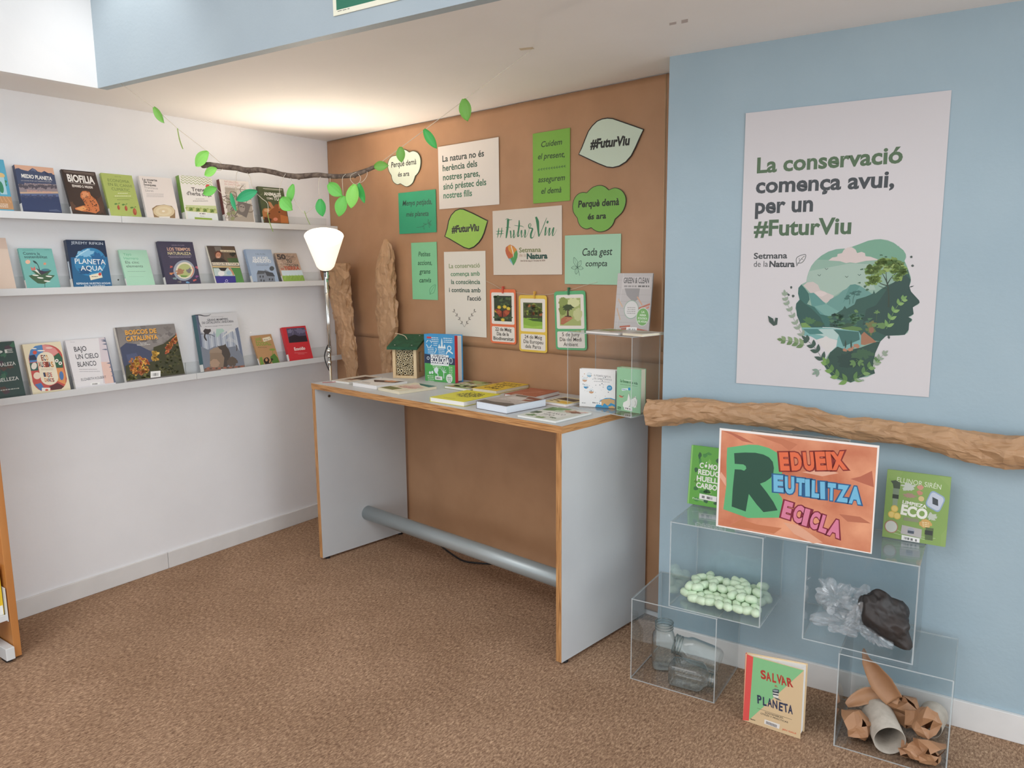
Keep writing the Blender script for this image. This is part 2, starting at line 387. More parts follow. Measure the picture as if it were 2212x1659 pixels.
# two spots left on the ceiling where tape was pulled off
for x0, y0, x1, y1 in ((1446, 47, 1461, 52), (1472, 41, 1486, 48)):
    P = [on_z(*p, HC-.0006) for p in ((x0, y0+3), (x1, y0), (x1, y1), (x0, y1+3))]
    tag(mobj('tape_residue', P+[p+Vector((0, 0, .0005)) for p in P], [(0, 1, 2, 3), (7, 6, 5, 4), (0, 4, 5, 1), (1, 5, 6, 2), (2, 6, 7, 3), (3, 7, 4, 0)], pm('#BDB2AE', .8)),
        'pale grey tape mark on the low ceiling, '+('the longer left one' if x0 < 1460 else 'the squarer right one'), 'tape mark')
# baseboards
HB = .085
def base_l(y0, y1, n): tag(box(n, (0, y0, 0), (.012, y1, HB), M_BASE, None, None, .002), kind='structure')
yj = hit(365, 1224, (.012, 0, 0), (1, 0, 0)).y
base_l(-6.9, yj-.0012, 'baseboard_left'); base_l(yj+.0012, -.03, 'baseboard_left')
tag(box('baseboard_right', (.0, -.014, 0), (3.2, 0, .095), M_BASE, None, frame(LP, LD), .002), kind='structure')

# ------------------------------------------------------------------ brown paper backdrop
def paper_sheet(name, label, x0, x1, z0, z1, off, nx, nz, amp, seed, bottom=None):
    v, f = [], []
    for j in range(nz+1):
        for i in range(nx+1):
            x = x0+(x1-x0)*i/nx; z = z0+(z1-z0)*j/nz
            q = noise.noise(Vector((x*1.6+seed, z*1.1, seed)))+.35*noise.noise(Vector((x*6, z*4+seed, 3.)))
            d = off+amp*(.5+q)
            cr = abs(noise.noise(Vector((x*3.1+seed*2, z*2.3, 9.1)))); d += amp*.5*max(0, .12-cr)/.12
            if bottom and j == 0: z += bottom(x)
            if bottom and j < 4: d += .006*(4-j)*(1+math.sin(x*5))/2
            p = BD*x-BN*d; v.append((p.x, p.y, z))
    for j in range(nz):
        for i in range(nx):
            a = j*(nx+1)+i; f.append((a, a+1, a+nx+2, a+nx+1))
    n = len(v); v += [tuple(Vector(p)+BN*.0008) for p in v]; f += [tuple(n+i for i in q[::-1]) for q in f]
    b = [i for i in range(nx+1)]; 
    for i in range(nx): f.append((i+1, i, n+i, n+i+1)); t = nz*(nx+1)+i; f.append((t, t+1, n+t+1, n+t))
    return tag(mobj(name, v, f, M_KRAFT, smooth=True), label, 'paper backdrop')
paper_sheet('paper_backdrop', 'lower brown kraft paper sheet covering the wall behind the table', .004, 2.40, .012, 1.15, .003, 90, 44, .0035, 2.,
            lambda x: .012+.014*math.sin(x*4.2)**2)
up = paper_sheet('paper_backdrop', 'upper brown kraft paper sheet behind the posters', .004, 2.385, 1.128, HC-.003, .0075, 90, 46, .0035, 5.)
# thin rolled edge of the upper sheet, hanging free at the right
pts = [on_brown(1439-(y-155)*.0165, y, .035) for y in range(160, 800, 40)]
tube('curled_edge', pts, .0045, M_KRAFT2, None, 8)
ce_ = bpy.data.objects['curled_edge']; ce_.parent = up

# ------------------------------------------------------------------ table
TZ = .95; TT = .028
T0 = Vector((.5646, -.6878, 0)); TW, TD = 1.6616, .585
tb = thing('counter_table', 'tall grey laminate display table with plywood edges and tube footrest', 'table', frame(T0, BD))
def lam_panel(name, lo, hi, thin, parent):
    bm = bmesh.new(); bm_box(bm, lo, hi); uv = bm.loops.layers.uv.new('uv')
    for f in bm.faces:
        n = f.normal; ax = max(range(3), key=lambda i: abs(n[i])); f.material_index = 0 if ax == thin else 1
        long_ax = [i for i in range(3) if i != ax and i != thin]
        for l in f.loops:
            c = l.vert.co; l[uv].uv = (c[long_ax[0]]*9+ax*3.3, c[thin]*330) if long_ax and ax != thin else (c[0], c[1])
    return bm_obj(name, bm, [M_LAM, M_PLY], parent, Matrix())
lam_panel('tabletop', (0, 0, TZ-TT), (TW, TD, TZ), 2, tb)
lam_panel('side_panel', (0.002, .002, .012), (.029, TD-.002, TZ-TT), 0, tb)
lam_panel('side_panel', (TW-.029, .002, .012), (TW-.002, TD-.002, TZ-TT), 0, tb)
v, f = tube_mesh([(.029, .30, .19), (TW-.029, .30, .19)], .039, 32)
r_ = mobj('footrest', v, f, pm('#AEB7B9', .38, .35), tb, Matrix(), smooth=True); r_['label'] = 'grey metal tube footrest'
for x, y in ((.016, .04), (.016, TD-.05), (TW-.016, .04), (TW-.016, TD-.05)):
    lathe('foot', [(0, .012), (.008, .012), (.008, .006), (.013, .005), (.014, .0005), (0, .0005)], M_BLACK, tb, Matrix.Translation((x, y, 0)), 14)
v, f = tube_mesh([(.029, .085, .875), (.032, .085, .875)], .0075, 14)
mobj('screw_cap', v, f, pm('#8F8A80', .3, .8), tb, Matrix()); v, f = tube_mesh([(.0315, .085, .875), (.0335, .085, .875)], .003, 10); mobj('screw_cap', v, f, M_BLACK, tb, Matrix())

# power cable on the floor behind the table
cp = [(884, 1142), (905, 1147), (930, 1162), (955, 1181), (975, 1196), (1000, 1211), (1030, 1216), (1062, 1218)]
tag(tube('power_cable', smooth_curve([on_z(x, y, .006) for x, y in cp], 6), .0045, M_BLACK, None, 8), 'black power cable lying on the carpet under the brown paper', 'cable')

# ------------------------------------------------------------------ wall ledges
def ledge(y0, y1, ztop, label, lipz=.026):
    t = thing('picture_ledge', label, 'shelf', Matrix.Translation((0, y0, ztop-lipz)), 'white picture ledges on the left wall')
    d = y1-y0
    box('ledge_base', (.002, 0, 0), (.1, d, .008), M_METALW, t, Matrix(), .0008)
    box('front_lip', (.097, 0, -.004), (.103, d, lipz), M_METALW, t, Matrix(), .001)
    box('back_plate', (.0015, 0, .008), (.006, d, .075), M_METALW, t, Matrix(), .0008)
    k = 0
    while .09+k*.62 < d:
        v, f = tube_mesh([(.006, .09+k*.62, .052), (.0072, .09+k*.62, .052)], .0035, 8); mobj('screw', v, f, pm('#55504C', .5, .5), t, Matrix()); k += 1
    return t
LZ = (1.781, 1.462, 1.008)
ledge(-2.058, -1.3585, LZ[0], 'white wall ledge, top row, left unit under the mountain lake book')
ledge(-1.3565, -.045, LZ[0], 'white wall ledge, top row, right unit behind the hanging branch')
ledge(-2.058, -1.0445, LZ[1], 'white wall ledge, middle row, left unit under the blue planet book')
ledge(-1.0425, -.12, LZ[1], 'white wall ledge, middle row, right unit ending behind the lamp')
ledge(-2.058, -1.0365, LZ[2], 'white wall ledge, bottom row, left unit under the autumn forest book')
ledge(-1.0345, -.05, LZ[2], 'white wall ledge, bottom row, right unit under the red book')

# ------------------------------------------------------------------ books
def make_book(label, M_, w, h, th, cover, art=None, spine=None, back=None, page=None, group=None, fan=None, cat='book', hard=.0, spine_print=None, z_ext=0):
    """X width, Y depth, Z up; front cover at y=0. z_ext: extra length at the bottom (sits behind a ledge lip)"""
    t = thing('book', label, cat, M_, group); c = .0016; cv = pm(soft(cover), .35) if isinstance(cover, str) else cover
    bk = pm(soft(back), .4) if back else cv
    zb = -z_ext
    fc = box('front_cover', (0, 0, zb), (w, c, h), cv, t, Matrix(), .0004)
    sm = pm(soft(spine), .4) if spine else cv
    thr = fan if fan else th
    # back cover (may be fanned open towards the right)
    v = [(0, th-c, zb), (w, thr-c, zb), (w, thr, zb), (0, th, zb)]; v += [(x, y, h) for x, y, _ in v]
    F6 = [(3, 2, 1, 0), (4, 5, 6, 7), (0, 1, 5, 4), (1, 2, 6, 5), (2, 3, 7, 6), (3, 0, 4, 7)]
    mobj('back_cover', v, F6, bk, t, Matrix())
    sp = box('spine', (-.0012, 0, zb), (0.0004, th, h), sm, t, Matrix(), .0004)
    g = .002+hard
    v = [(.0005, c, zb+g), (w-g, c, zb+g), (w-g, thr-c, zb+g), (.0005, th-c, zb+g)]; v += [(x, y, h-g) for x, y, _ in v]
    mobj('page_block', v, F6, page or M_PAGE, t, Matrix())
    if art: art.build(fc, 'cover_print')
    if spine_print:
        bm = bmesh.new(); bm_box(bm, (-.0016, th*.25, h*.1+zb), (-.0012, th*.75, h*.55)); bm_obj('spine_print', bm, pm(spine_print, .5), sp, Matrix())
    if z_ext:   # spine sticker
        bm = bmesh.new(); bm_box(bm, (-.0018, .001, zb+.012), (-.0012, th-.001, zb+.05)); bm_obj('spine_sticker', bm, pm('#EDEBE6', .5), sp, Matrix())
    return t
def ledge_book(row, y, z, w, h, th_, ph, thick, label, cover, art, spine=None, xb=.085, page=None, **k):
    n = Vector((math.cos(ph), math.sin(ph), 0)); a = Vector((-math.sin(ph), math.cos(ph), 0)); u = Vector((0, 0, math.cos(th_)))-n*math.sin(th_)
    xb = min(xb, .0945-w*max(0, -math.sin(ph)))
    floor_z = LZ[row]-.026+.008
    ext = (z-floor_z)/math.cos(th_)-.0012-thick*math.sin(th_)/math.cos(th_)*0
    # keep the whole book clear of the ledge floor: lower back corner drops by thick*sin(th)
    ext -= thick*math.tan(th_)
    ext = max(ext, .0005)
    return make_book(label, frame((xb, y, z), a, u), w, h, thick, cover, art, spine, page=page, z_ext=ext, group='books on the wall ledges', **k)

# ------------------------------------------------------------------ cover designs (source coordinates: enlarged views of the photograph)
def Q(px, ox, oy, s): return [((x-ox)*s, (y-oy)*s) for x, y in px]
def wall_book(row, fit, px, view, thick, label, cover, draw, spine=None, **k):
    y, z, w, h, th_, ph = fit
    ph = max(ph, -.03); thick = max(.006, min(thick, (.083-h*math.sin(th_)-w*max(0, math.sin(ph)))/math.cos(th_)))
    a = Art(w, h, Q(px, *view)); draw(a)
    return ledge_book(row, y, z, w, h, th_, ph, thick, label, cover, a, spine, **k)
V1 = (0, 320, 4.8786); V2 = (380, 320, 4.8786); V3 = (0, 660, 5.267); V4 = (390, 650, 5.672)
CREAM = '#EFE8D8'
def d_medio(a):
    a.full('#2E3A5C'); a.poly([(135, 165), (560, 205), (575, 280), (150, 220)], '#D9A88C')
    a.poly([(140, 230), (165, 212), (200, 208), (225, 222), (262, 232), (300, 240), (345, 208), (375, 222), (400, 245), (440, 255), (470, 240), (510, 262), (545, 262), (600, 300), (600, 420), (190, 400)], '#3A4463')
    a.poly([(345, 208), (375, 222), (385, 250), (350, 235), (330, 240)], '#5C6480'); a.poly([(470, 240), (510, 262), (520, 300), (480, 270)], '#2B3350')
    a.poly([(190, 380), (600, 380), (620, 470), (205, 470)], '#8B7F84')
    for i in range(12): a.blob(215+i*34, 395+(i % 3)*7, 20, 20, '#4B4650', i, .5, 14)
    a.poly([(205, 462), (620, 455), (630, 490), (210, 490)], '#C7A78B'); a.poly([(210, 480), (630, 475), (650, 560), (220, 560)], '#56648A')
    a.poly([(220, 500), (640, 510), (660, 680), (240, 680)], '#28365C')
    for i in range(9): a.blob(240+i*42, 505+(i % 2)*12, 18, 16, '#3B4262', i+20, .5, 12)
    a.poly([(520, 650), (600, 640), (650, 665), (640, 690), (530, 690)], '#4A5674')
    a.text('MEDIO PLANETA', (232, 308), (550, 340), 34, '#F2EEE8', .03); a.text('LA LUCHA POR LAS TIERRAS SALVAJES', (225, 345), (545, 358), 9, '#D8CFC8'); a.text('EN LA ERA DE LA SEXTA EXTINCIÓN', (262, 378), (540, 388), 11, '#C2A8A0', .02)
    a.text('EDWARD O. WILSON', (292, 463), (548, 476), 22, '#D4A090', .02)
def d_bio(a):
    a.full('#33241F'); a.line([(665, 240), (1000, 268)], 3, '#B9A79A'); a.line([(675, 252), (995, 282)], 2, '#B9A79A')
    a.text('BIOFILIA', (720, 352), (1000, 374), 66, '#F0ECE6', .035); a.line([(735, 366), (1003, 386)], 3, '#CFC6BD')
    a.text('EDWARD O. WILSON', (765, 412), (980, 426), 22, '#EDE6DC', .03)
    a.blob(1050, 600, 60, 90, '#4A3024', 3, .4); a.blob(740, 620, 50, 50, '#54382A', 5, .4)
    a.poly([(850, 480), (870, 455), (905, 452), (945, 462), (960, 500), (1010, 540), (1040, 600), (1050, 655), (1010, 685), (940, 672), (880, 668), (800, 652), (790, 635), (850, 615), (900, 600), (880, 560), (865, 535), (850, 520)], '#C66E3C')
    a.poly([(870, 465), (930, 465), (940, 500), (900, 535), (868, 520)], '#D98F5F'); a.poly([(800, 640), (880, 612), (920, 640), (860, 665)], '#E09A5C')
    rnd = random.Random(4)
    for i in range(60):
        x, y = 880+rnd.random()*150, 500+rnd.random()*165
        a.blob(x, y, 3+rnd.random()*6, 2+rnd.random()*5, '#4A2418', i, .4, 8, keep=True)
    a.z += a.step; a.ell(868, 490, 5, 4, '#2A1510'); a.ell(925, 462, 12, 8, '#8A4424')
def d_eco(a):
    a.full('#A9B95F'); a.text('Xavier Vila', (1208, 303), (1275, 306), 9, '#56663A')
    G = '#5C7038'
    a.text('ECONOMIA', (1138, 350), (1365, 368), 26, G); a.text('EN EL CANVI', (1142, 393), (1392, 415), 26, G); a.text('CLIMÀTIC', (1178, 442), (1372, 458), 26, G)
    a.greek(1240, 1345, 472, 7, '#EEF0DA'); a.greek(1208, 1380, 500, 7, '#EEF0DA'); a.line([(1190, 515), (1400, 528)], 2, '#6F7D3C'); a.greek(1235, 1365, 540, 6, '#5C6A34')
    for cx, cy, s in ((1243, 610, 1), (1322, 618, 1.1), (1415, 650, 1.5)):
        a.leaf(cx-40*s**.3, cy-22, cx-2, cy-26, 18, '#4F8034'); a.leaf(cx+2, cy-28, cx+22, cy-34, 10, '#4F8034'); a.line([(cx, cy-26), (cx+6, cy-8)], 3, '#7A4A30')
        a.ell(cx+6, cy+14*s, 13*s, 25*s, '#A5452E', rot=-.2); a.ell(cx+10, cy+8*s, 4*s, 14*s, '#C46A4A', rot=-.2)
    a.rect(1290, 712, 1400, 740, '#F0F0EC')
def d_muerte(a):
    a.full('#EAE2DD'); K = '#45403E'
    for i, (t, x0, y0, x1, y1) in enumerate((('La muerte', 1503, 344, 1655, 352), ('de los', 1512, 370, 1600, 376), ('bosques', 1520, 400, 1645, 408))): a.text(t, (x0, y0), (x1, y1), 22, K, .03)
    a.text('Francisco', (1528, 432), (1665, 440), 22, '#8D8785'); a.text('Lloret', (1535, 464), (1620, 469), 22, '#8D8785')
    a.greek(1545, 1725, 487, 4, '#9A9492', 4, 2.6)
    a.poly([(1605, 640), (1650, 610), (1730, 600), (1810, 615), (1845, 660), (1845, 740), (1630, 740)], '#8C6E4B'); a.ell(1728, 668, 112, 64, '#D8C49E'); a.ell(1726, 668, 84, 46, '#E2D2B0'); a.ell(1722, 668, 52, 28, '#DCC9A2'); a.ell(1722, 668, 16, 9, '#F2EADA')
    a.rect(1680, 722, 1790, 745, '#F2F0EC')
def d_trenes(a):
    a.full('#EDEBE8')
    for r in range(4):
        P = [(52+i*22, 292+r*26+i*2.0+(0 if i % 2 else -20)) for i in range(17)]; a.line(P, 7, '#8FA65A')
    K = '#3D3A38'; a.text('Trenes', (170, 455), (335, 462), 36, K, .02); a.text("d'herba dolça", (118, 493), (375, 512), 34, K, .02)
    a.ell(335, 405, 22, 22, '#D24A44'); a.greek(210, 300, 535, 6, '#8A8583'); a.greek(180, 340, 552, 5, '#8A8583', 2)
    a.poly([(100, 600), (425, 610), (440, 690), (120, 665)], '#C4D39C')
    for i in range(9):
        x = 118+i*37; a.leaf(x-20, 625+i*3, x+42, 660+i*3, 34, '#7F9A45' if i % 2 else '#A9B86A'); a.leaf(x-15, 660+i*3, x+40, 618+i*3, 22, '#5F7C33' if i % 2 else '#C5CC8C')
    a.poly([(120, 668), (440, 695), (447, 760), (130, 745)], '#E6EDEE'); a.rect(235, 676, 325, 700, '#F4F3EF'); a.bars(235, 676, 325, 702, 4); a.text('Pòrtic', (258, 722), (300, 723), 9, '#444'); a.poly([(198, 728), (380, 740), (382, 762), (200, 752)], '#8FB03F')
def d_natur(a):
    a.full('#E4DEDA'); a.text('NATURALISTAS', (510, 365), (665, 378), 20, '#C08A84'); a.text('EN ZAPATILLAS', (515, 395), (680, 404), 18, '#C08A84'); a.text('Joan Luis Gallego', (520, 416), (640, 423), 10, '#7A6A66')
    a.greek(690, 745, 372, 4, '#8B8583', 5, 2.6)
    a.poly([(515, 420), (800, 440), (825, 780), (560, 770)], '#A59C90'); a.poly([(640, 440), (800, 450), (812, 590), (660, 600)], '#C9C3BA')
    rnd = random.Random(9)
    for i in range(26):
        x, y = 520+rnd.random()*260, 440+rnd.random()*300; q = rnd.random()*6.28
        a.stroke([(x, y), (x+45*math.cos(q), y+45*math.sin(q)), (x+70*math.cos(q+1), y+70*math.sin(q+1)), (x+85*math.cos(q+2), y+70*math.sin(q+2))], 5+rnd.random()*4, rnd.choice(['#5E544A', '#857A6A', '#6D6252', '#BFB49F', '#7B7F54']), 4)
    a.poly([(655, 560), (795, 600), (745, 735), (650, 690)], '#6B6460'); a.ell(700, 640, 32, 40, '#958C86'); a.ell(690, 625, 12, 5, '#3F3A38'); a.ell(715, 630, 10, 5, '#3F3A38')
    for x, y in ((560, 700), (610, 690), (600, 745), (640, 650)): a.blob(x, y, 22, 18, '#8E9268', x, .4)
def d_anim(a):
    a.full('#3E4B2C'); a.line([(920, 425), (1120, 440)], 6, '#D8D3C8'); a.line([(935, 438), (1090, 450)], 3, '#9AA186')
    a.text('ANIMALES', (932, 496), (1108, 508), 30, '#F1EFE9', .03); a.text('COMO', (960, 536), (1025, 542), 18, '#E9E6DD', .03); a.text('TÚ', (1035, 548), (1085, 552), 36, '#F1EFE9', .03)
    a.blob(980, 690, 85, 60, '#A86A38', 2, .25); a.poly([(1010, 640), (1050, 590), (1110, 590), (1160, 640), (1190, 790), (930, 790), (960, 700)], '#8A4B22')
    a.poly([(970, 560), (1000, 570), (1035, 625), (1010, 640), (985, 610)], '#B87A55'); a.poly([(1080, 560), (1110, 560), (1118, 620), (1085, 640)], '#B87A55')
    a.blob(955, 655, 30, 18, '#C89A6E', 5, .3); a.ell(1090, 672, 10, 7, '#20140E'); a.ell(985, 690, 9, 6, '#20140E'); a.ell(1050, 750, 24, 18, '#C77862'); a.poly([(1100, 700), (1180, 720), (1190, 795), (1110, 795)], '#B0652F'); a.poly([(930, 725), (1010, 745), (1000, 790), (935, 785)], '#3A2113')
wall_book(0, (-1.766, 1.787, .153, .195, .229, -.019), [(31, 355), (114.8, 363), (134.3, 457), (51, 455)], V1, .022, 'paperback with a dusk mountain lake cover, titled MEDIO PLANETA', '#2A3352', d_medio)
wall_book(0, (-1.566, 1.787, .148, .204, .351, -.007), [(131, 365.5), (206, 371.2), (229.6, 461.5), (158, 460)], V1, .014, 'dark brown book with a jaguar, titled BIOFILIA', '#2E211C', d_bio)
wall_book(0, (-1.396, 1.785, .145, .202, .307, -.007), [(218, 373.7), (284.5, 378.4), (306.9, 467.6), (240.3, 463.5)], V1, .015, 'olive green book with three small red fruits, titled ECONOMIA', '#A3B35B', d_eco)
wall_book(0, (-1.222, 1.784, .163, .202, .256, -.027), [(299, 380), (370.7, 384.6), (387.5, 471.7), (320, 468.6)], V1, .016, 'white book with a sawn tree trunk disc on its cover', '#E6DEDA', d_muerte)
wall_book(0, (-1.022, 1.784, .184, .217, .165, .013), [(386, 378), (457, 385.6), (471.8, 475.8), (402, 472.7)], V2, .028, 'white book with green zigzags and a grass braid, green spine', '#E9E7E4', d_trenes, '#6F9A3C')
wall_book(0, (-.794, 1.784, .175, .218, .189, -.047), [(472, 387.5), (538.9, 391.8), (550.8, 478.9), (490, 477)], V2, .024, 'pale grey book with twisted twigs and a maroon spine', '#DED8D5', d_natur, '#6B3430')
wall_book(0, (-.558, 1.785, .167, .198, .190, -.021), [(557, 402.4), (611.6, 407.1), (625, 482.4), (570, 480.5)], V2, .018, 'dark green book with brown fawns, titled ANIMALES', '#38452A', d_anim)
# partly visible first book of the top row
def d_tree(a):
    a.full('#4FA3C0'); a.rect(0, 74, 100, 100, '#B98A5E')
    for i, (x, y) in enumerate(((45, 50), (66, 44), (84, 47), (55, 32))): a.blob(x, y, 12, 9, '#2F7F5A', i, .4)
    a.rect(62, 50, 68, 76, '#6F4A30'); a.ell(86, 32, 9, 5, '#D8B87A'); a.rect(76, 36, 92, 70, '#A8CCD6'); a.ell(80, 56, 6, 12, '#2F7F5A')
    for i in range(7): a.line([(40+i*8, 74), (36+i*10, 86)], 1.2, '#D9A77C')
    a.greek(20, 88, 89, 1.6, '#F0E6D8', 3)
a = Art(.155, .212); d_tree(a)
ledge_book(0, -1.958, 1.787, .155, .212, .24, -.01, .016, 'book with blue sky and tree roots at the left end of the top row', '#4FA3C0', a)

def d_contra(a):
    a.full('#6FB3AC'); a.greek(235, 350, 1071, 6, '#4F8A86'); a.greek(470, 520, 1071, 5, '#4F8A86')
    a.text('Contra la', (245, 1122), (422, 1126), 26, '#2F4F52', .015); a.text('sostenibilitat', (258, 1158), (500, 1162), 26, '#2F4F52', .015)
    a.ell(293, 1199, 26, 22, '#E8B89A'); a.ell(473, 1220, 15, 13, '#D98F6E')
    a.poly([(302, 1345), (380, 1325), (330, 1290), (440, 1310), (500, 1290), (545, 1288), (500, 1335), (578, 1342), (530, 1390), (470, 1430), (400, 1425), (340, 1380)], '#3C5B3F')
    for x, y in ((375, 1340), (425, 1368), (515, 1352), (495, 1402)): a.ell(x, y, 34, 7, '#E9E9E0', rot=.1)
    a.poly([(380, 1265), (430, 1290), (520, 1300), (440, 1335)], '#3B3143'); a.ell(480, 1285, 45, 14, '#3D7D8A'); a.stroke([(350, 1190), (395, 1225), (420, 1290)], 8, '#2E4A4A'); a.leaf(345, 1185, 400, 1225, 20, '#2E4A4A')
    a.poly([(322, 1250), (350, 1270), (365, 1245), (378, 1285), (335, 1290)], '#D0685F'); a.poly([(365, 1290), (385, 1280), (430, 1338)], '#EDE6DC'); a.line([(472, 1425), (475, 1470)], 5, '#2E4A4A')
def d_aqua(a):
    a.full('#152746'); a.poly([(745, 1150), (1150, 1150), (1190, 1460), (780, 1460)], '#1F5E8C')
    a.text('JEREMY RIFKIN', (748, 1008), (1088, 1023), 26, '#C9D6E2')
    a.ell(950, 1200, 168, 148, '#2C7DB0', 40); a.blob(900, 1110, 80, 40, '#7FB9DA', 3, .5); a.blob(1040, 1180, 60, 70, '#1C5C92', 4, .5); a.blob(900, 1290, 70, 40, '#184F80', 6, .5); a.stroke([(800, 1150), (870, 1100), (930, 1065)], 14, '#A9D4EA'); a.stroke([(960, 1330), (1050, 1310), (1105, 1240)], 10, '#5FA6CE')
    a.text('PLANETA', (792, 1216), (1113, 1230), 48, '#F4F4F2', .005); a.text('AQUA', (852, 1290), (1082, 1294), 46, '#F4F4F2', .005)
    a.poly([(940, 1340), (1065, 1312), (1080, 1365), (955, 1392)], '#EADFC4'); a.ell(1052, 1330, 16, 16, '#C8413A'); a.greek(965, 1030, 1352, 8, '#555555')
    a.text('REPENSAR NUESTRO HOGAR', (808, 1434), (1165, 1434), 17, '#DDE6EC', .02); a.text('EN EL UNIVERSO', (890, 1458), (1105, 1458), 14, '#DDE6EC', .02)
def d_cinc(a):
    a.full('#A6D6BC'); a.text('Yayo', (1300, 1134), (1385, 1134), 26, '#5FAE86'); a.text('Herrero', (1308, 1176), (1460, 1178), 26, '#5FAE86'); a.text('Els cinc', (1325, 1220), (1468, 1220), 26, '#43544C'); a.text('elements', (1335, 1260), (1510, 1260), 26, '#43544C')
    a.greek(1345, 1535, 1302, 4, '#5E7A6C'); a.greek(1360, 1520, 1356, 4, '#8DB8A2')
def d_tiempos(a):
    a.full('#383550'); a.text('HELEN PILCHER', (1810, 1029), (1945, 1031), 11, '#9A8FA4'); a.text('LOS TIEMPOS', (1765, 1078), (2005, 1084), 28, '#E0B49A', .025); a.text('de la', (1780, 1096), (1835, 1097), 10, '#C08A80'); a.text('NATURALEZA', (1772, 1122), (2015, 1126), 26, '#D9CFA0', .025)
    a.greek(1775, 2020, 1137, 5, '#BDB4C4'); a.greek(1790, 2010, 1152, 5, '#BDB4C4')
    a.ell(1940, 1290, 112, 108, '#98A3B4', 36); a.ell(1945, 1290, 90, 88, '#E9E1CC', 32); a.ell(1945, 1292, 74, 72, '#B5BE7E', 28)
    a.blob(1900, 1300, 36, 30, '#A87A5C', 2, .5); a.blob(1990, 1295, 26, 26, '#77747C', 3, .5); a.poly([(1900, 1340), (1980, 1345), (1960, 1362), (1910, 1360)], '#6B9A4A'); a.stroke([(2025, 1250), (2040, 1300), (2010, 1360)], 8, '#D97A52')
    for x, y, c in ((1805, 1250, '#C45A52'), (1812, 1320, '#D98A5A'), (1845, 1375, '#7E9A9C'), (1890, 1410, '#6E6A68'), (1980, 1415, '#6FA6D0'), (2050, 1395, '#D0605A'), (2075, 1355, '#8A4F8A'), (2085, 1260, '#C45A72')): a.blob(x, y, 20, 10, c, x, .6, 12)
def d_tothom(a):
    a.full('#5B5B52'); a.poly([(325, 1025), (480, 1028), (520, 1110), (560, 1205), (380, 1205)], '#4B3E38'); a.poly([(480, 1028), (625, 1035), (665, 1210), (520, 1205)], '#5E4C3E'); a.poly([(400, 1040), (470, 1040), (490, 1090), (420, 1090)], '#76706A')
    a.blob(600, 1125, 30, 26, '#20241F', 3, .6); a.poly([(540, 1165), (650, 1165), (668, 1215), (560, 1210)], '#3F5B34')
    a.blob(445, 1120, 40, 36, '#5A2C20', 5, .2); a.ell(447, 1135, 28, 36, '#C98A6C'); a.ell(437, 1128, 4, 3, '#2A1A14'); a.ell(458, 1128, 4, 3, '#2A1A14'); a.stroke([(436, 1150), (447, 1157), (460, 1150)], 4, '#F0E4DC'); a.poly([(370, 1205), (410, 1165), (490, 1165), (545, 1205)], '#26201F')
    a.poly([(465, 1075), (622, 1082), (628, 1104), (475, 1098)], '#E9D9B8'); a.text('JOSÉ LUIS GALLEGO', (480, 1095), (615, 1100), 10, '#5A4A3A', .02)
    a.poly([(375, 1208), (660, 1215), (668, 1245), (385, 1240)], '#F0E6D2'); a.text('ECOLOGIA PER A TOTHOM', (385, 1236), (655, 1240), 20, '#40362E', .02); a.poly([(385, 1248), (672, 1256), (675, 1266), (390, 1260)], '#E9C98E')
    a.poly([(390, 1268), (675, 1270), (720, 1435), (440, 1438)], '#4E8A48'); a.poly([(395, 1270), (580, 1270), (625, 1350), (415, 1350)], '#BFD2D4'); a.poly([(450, 1268), (540, 1268), (520, 1300), (480, 1300)], '#1E1C20'); a.ell(480, 1325, 34, 28, '#EDEFEF'); a.ell(560, 1320, 26, 22, '#9CC0D4'); a.stroke([(560, 1270), (590, 1300), (610, 1345)], 16, '#C98A6C')
    a.poly([(410, 1352), (625, 1352), (638, 1440), (430, 1440)], '#2E2C8A')
    for k in range(3): t = k*2.094-1.57; a.ell(535+20*math.cos(t), 1420+20*math.sin(t), 14, 14, '#C9C9EE'); a.ell(535+20*math.cos(t), 1420+20*math.sin(t), 9, 9, '#2E2C8A')
    a.greek(650, 705, 1415, 6, '#8FB88A')
def d_islas(a):
    a.full('#9FB3CE'); a.text('CAL FLYN', (840, 1121), (938, 1124), 13, '#5D6478'); a.text('ISLAS DEL', (815, 1172), (980, 1174), 28, '#EEF0F2', .02); a.text('ABANDONO', (808, 1202), (1003, 1204), 28, '#EEF0F2', .02)
    a.greek(845, 980, 1218, 5, '#5D6478', 2, 2.6)
    a.ell(1010, 1265, 25, 25, '#4A5058'); a.poly([(860, 1425), (850, 1330), (880, 1290), (930, 1310), (935, 1275), (970, 1290), (1040, 1345), (1050, 1425)], '#7F8896'); a.poly([(850, 1325), (862, 1285), (940, 1290), (930, 1320)], '#50565E'); a.poly([(930, 1290), (1020, 1310), (1045, 1350), (960, 1345)], '#41474F')
    for x, y in ((880, 1340), (910, 1340), (890, 1380), (920, 1385), (980, 1370), (1010, 1372)): a.rect(x, y, x+14, y+22, '#3B4048')
    a.blob(860, 1420, 60, 14, '#5A6068', 2, .5); a.blob(1010, 1420, 70, 16, '#4A5058', 5, .5)
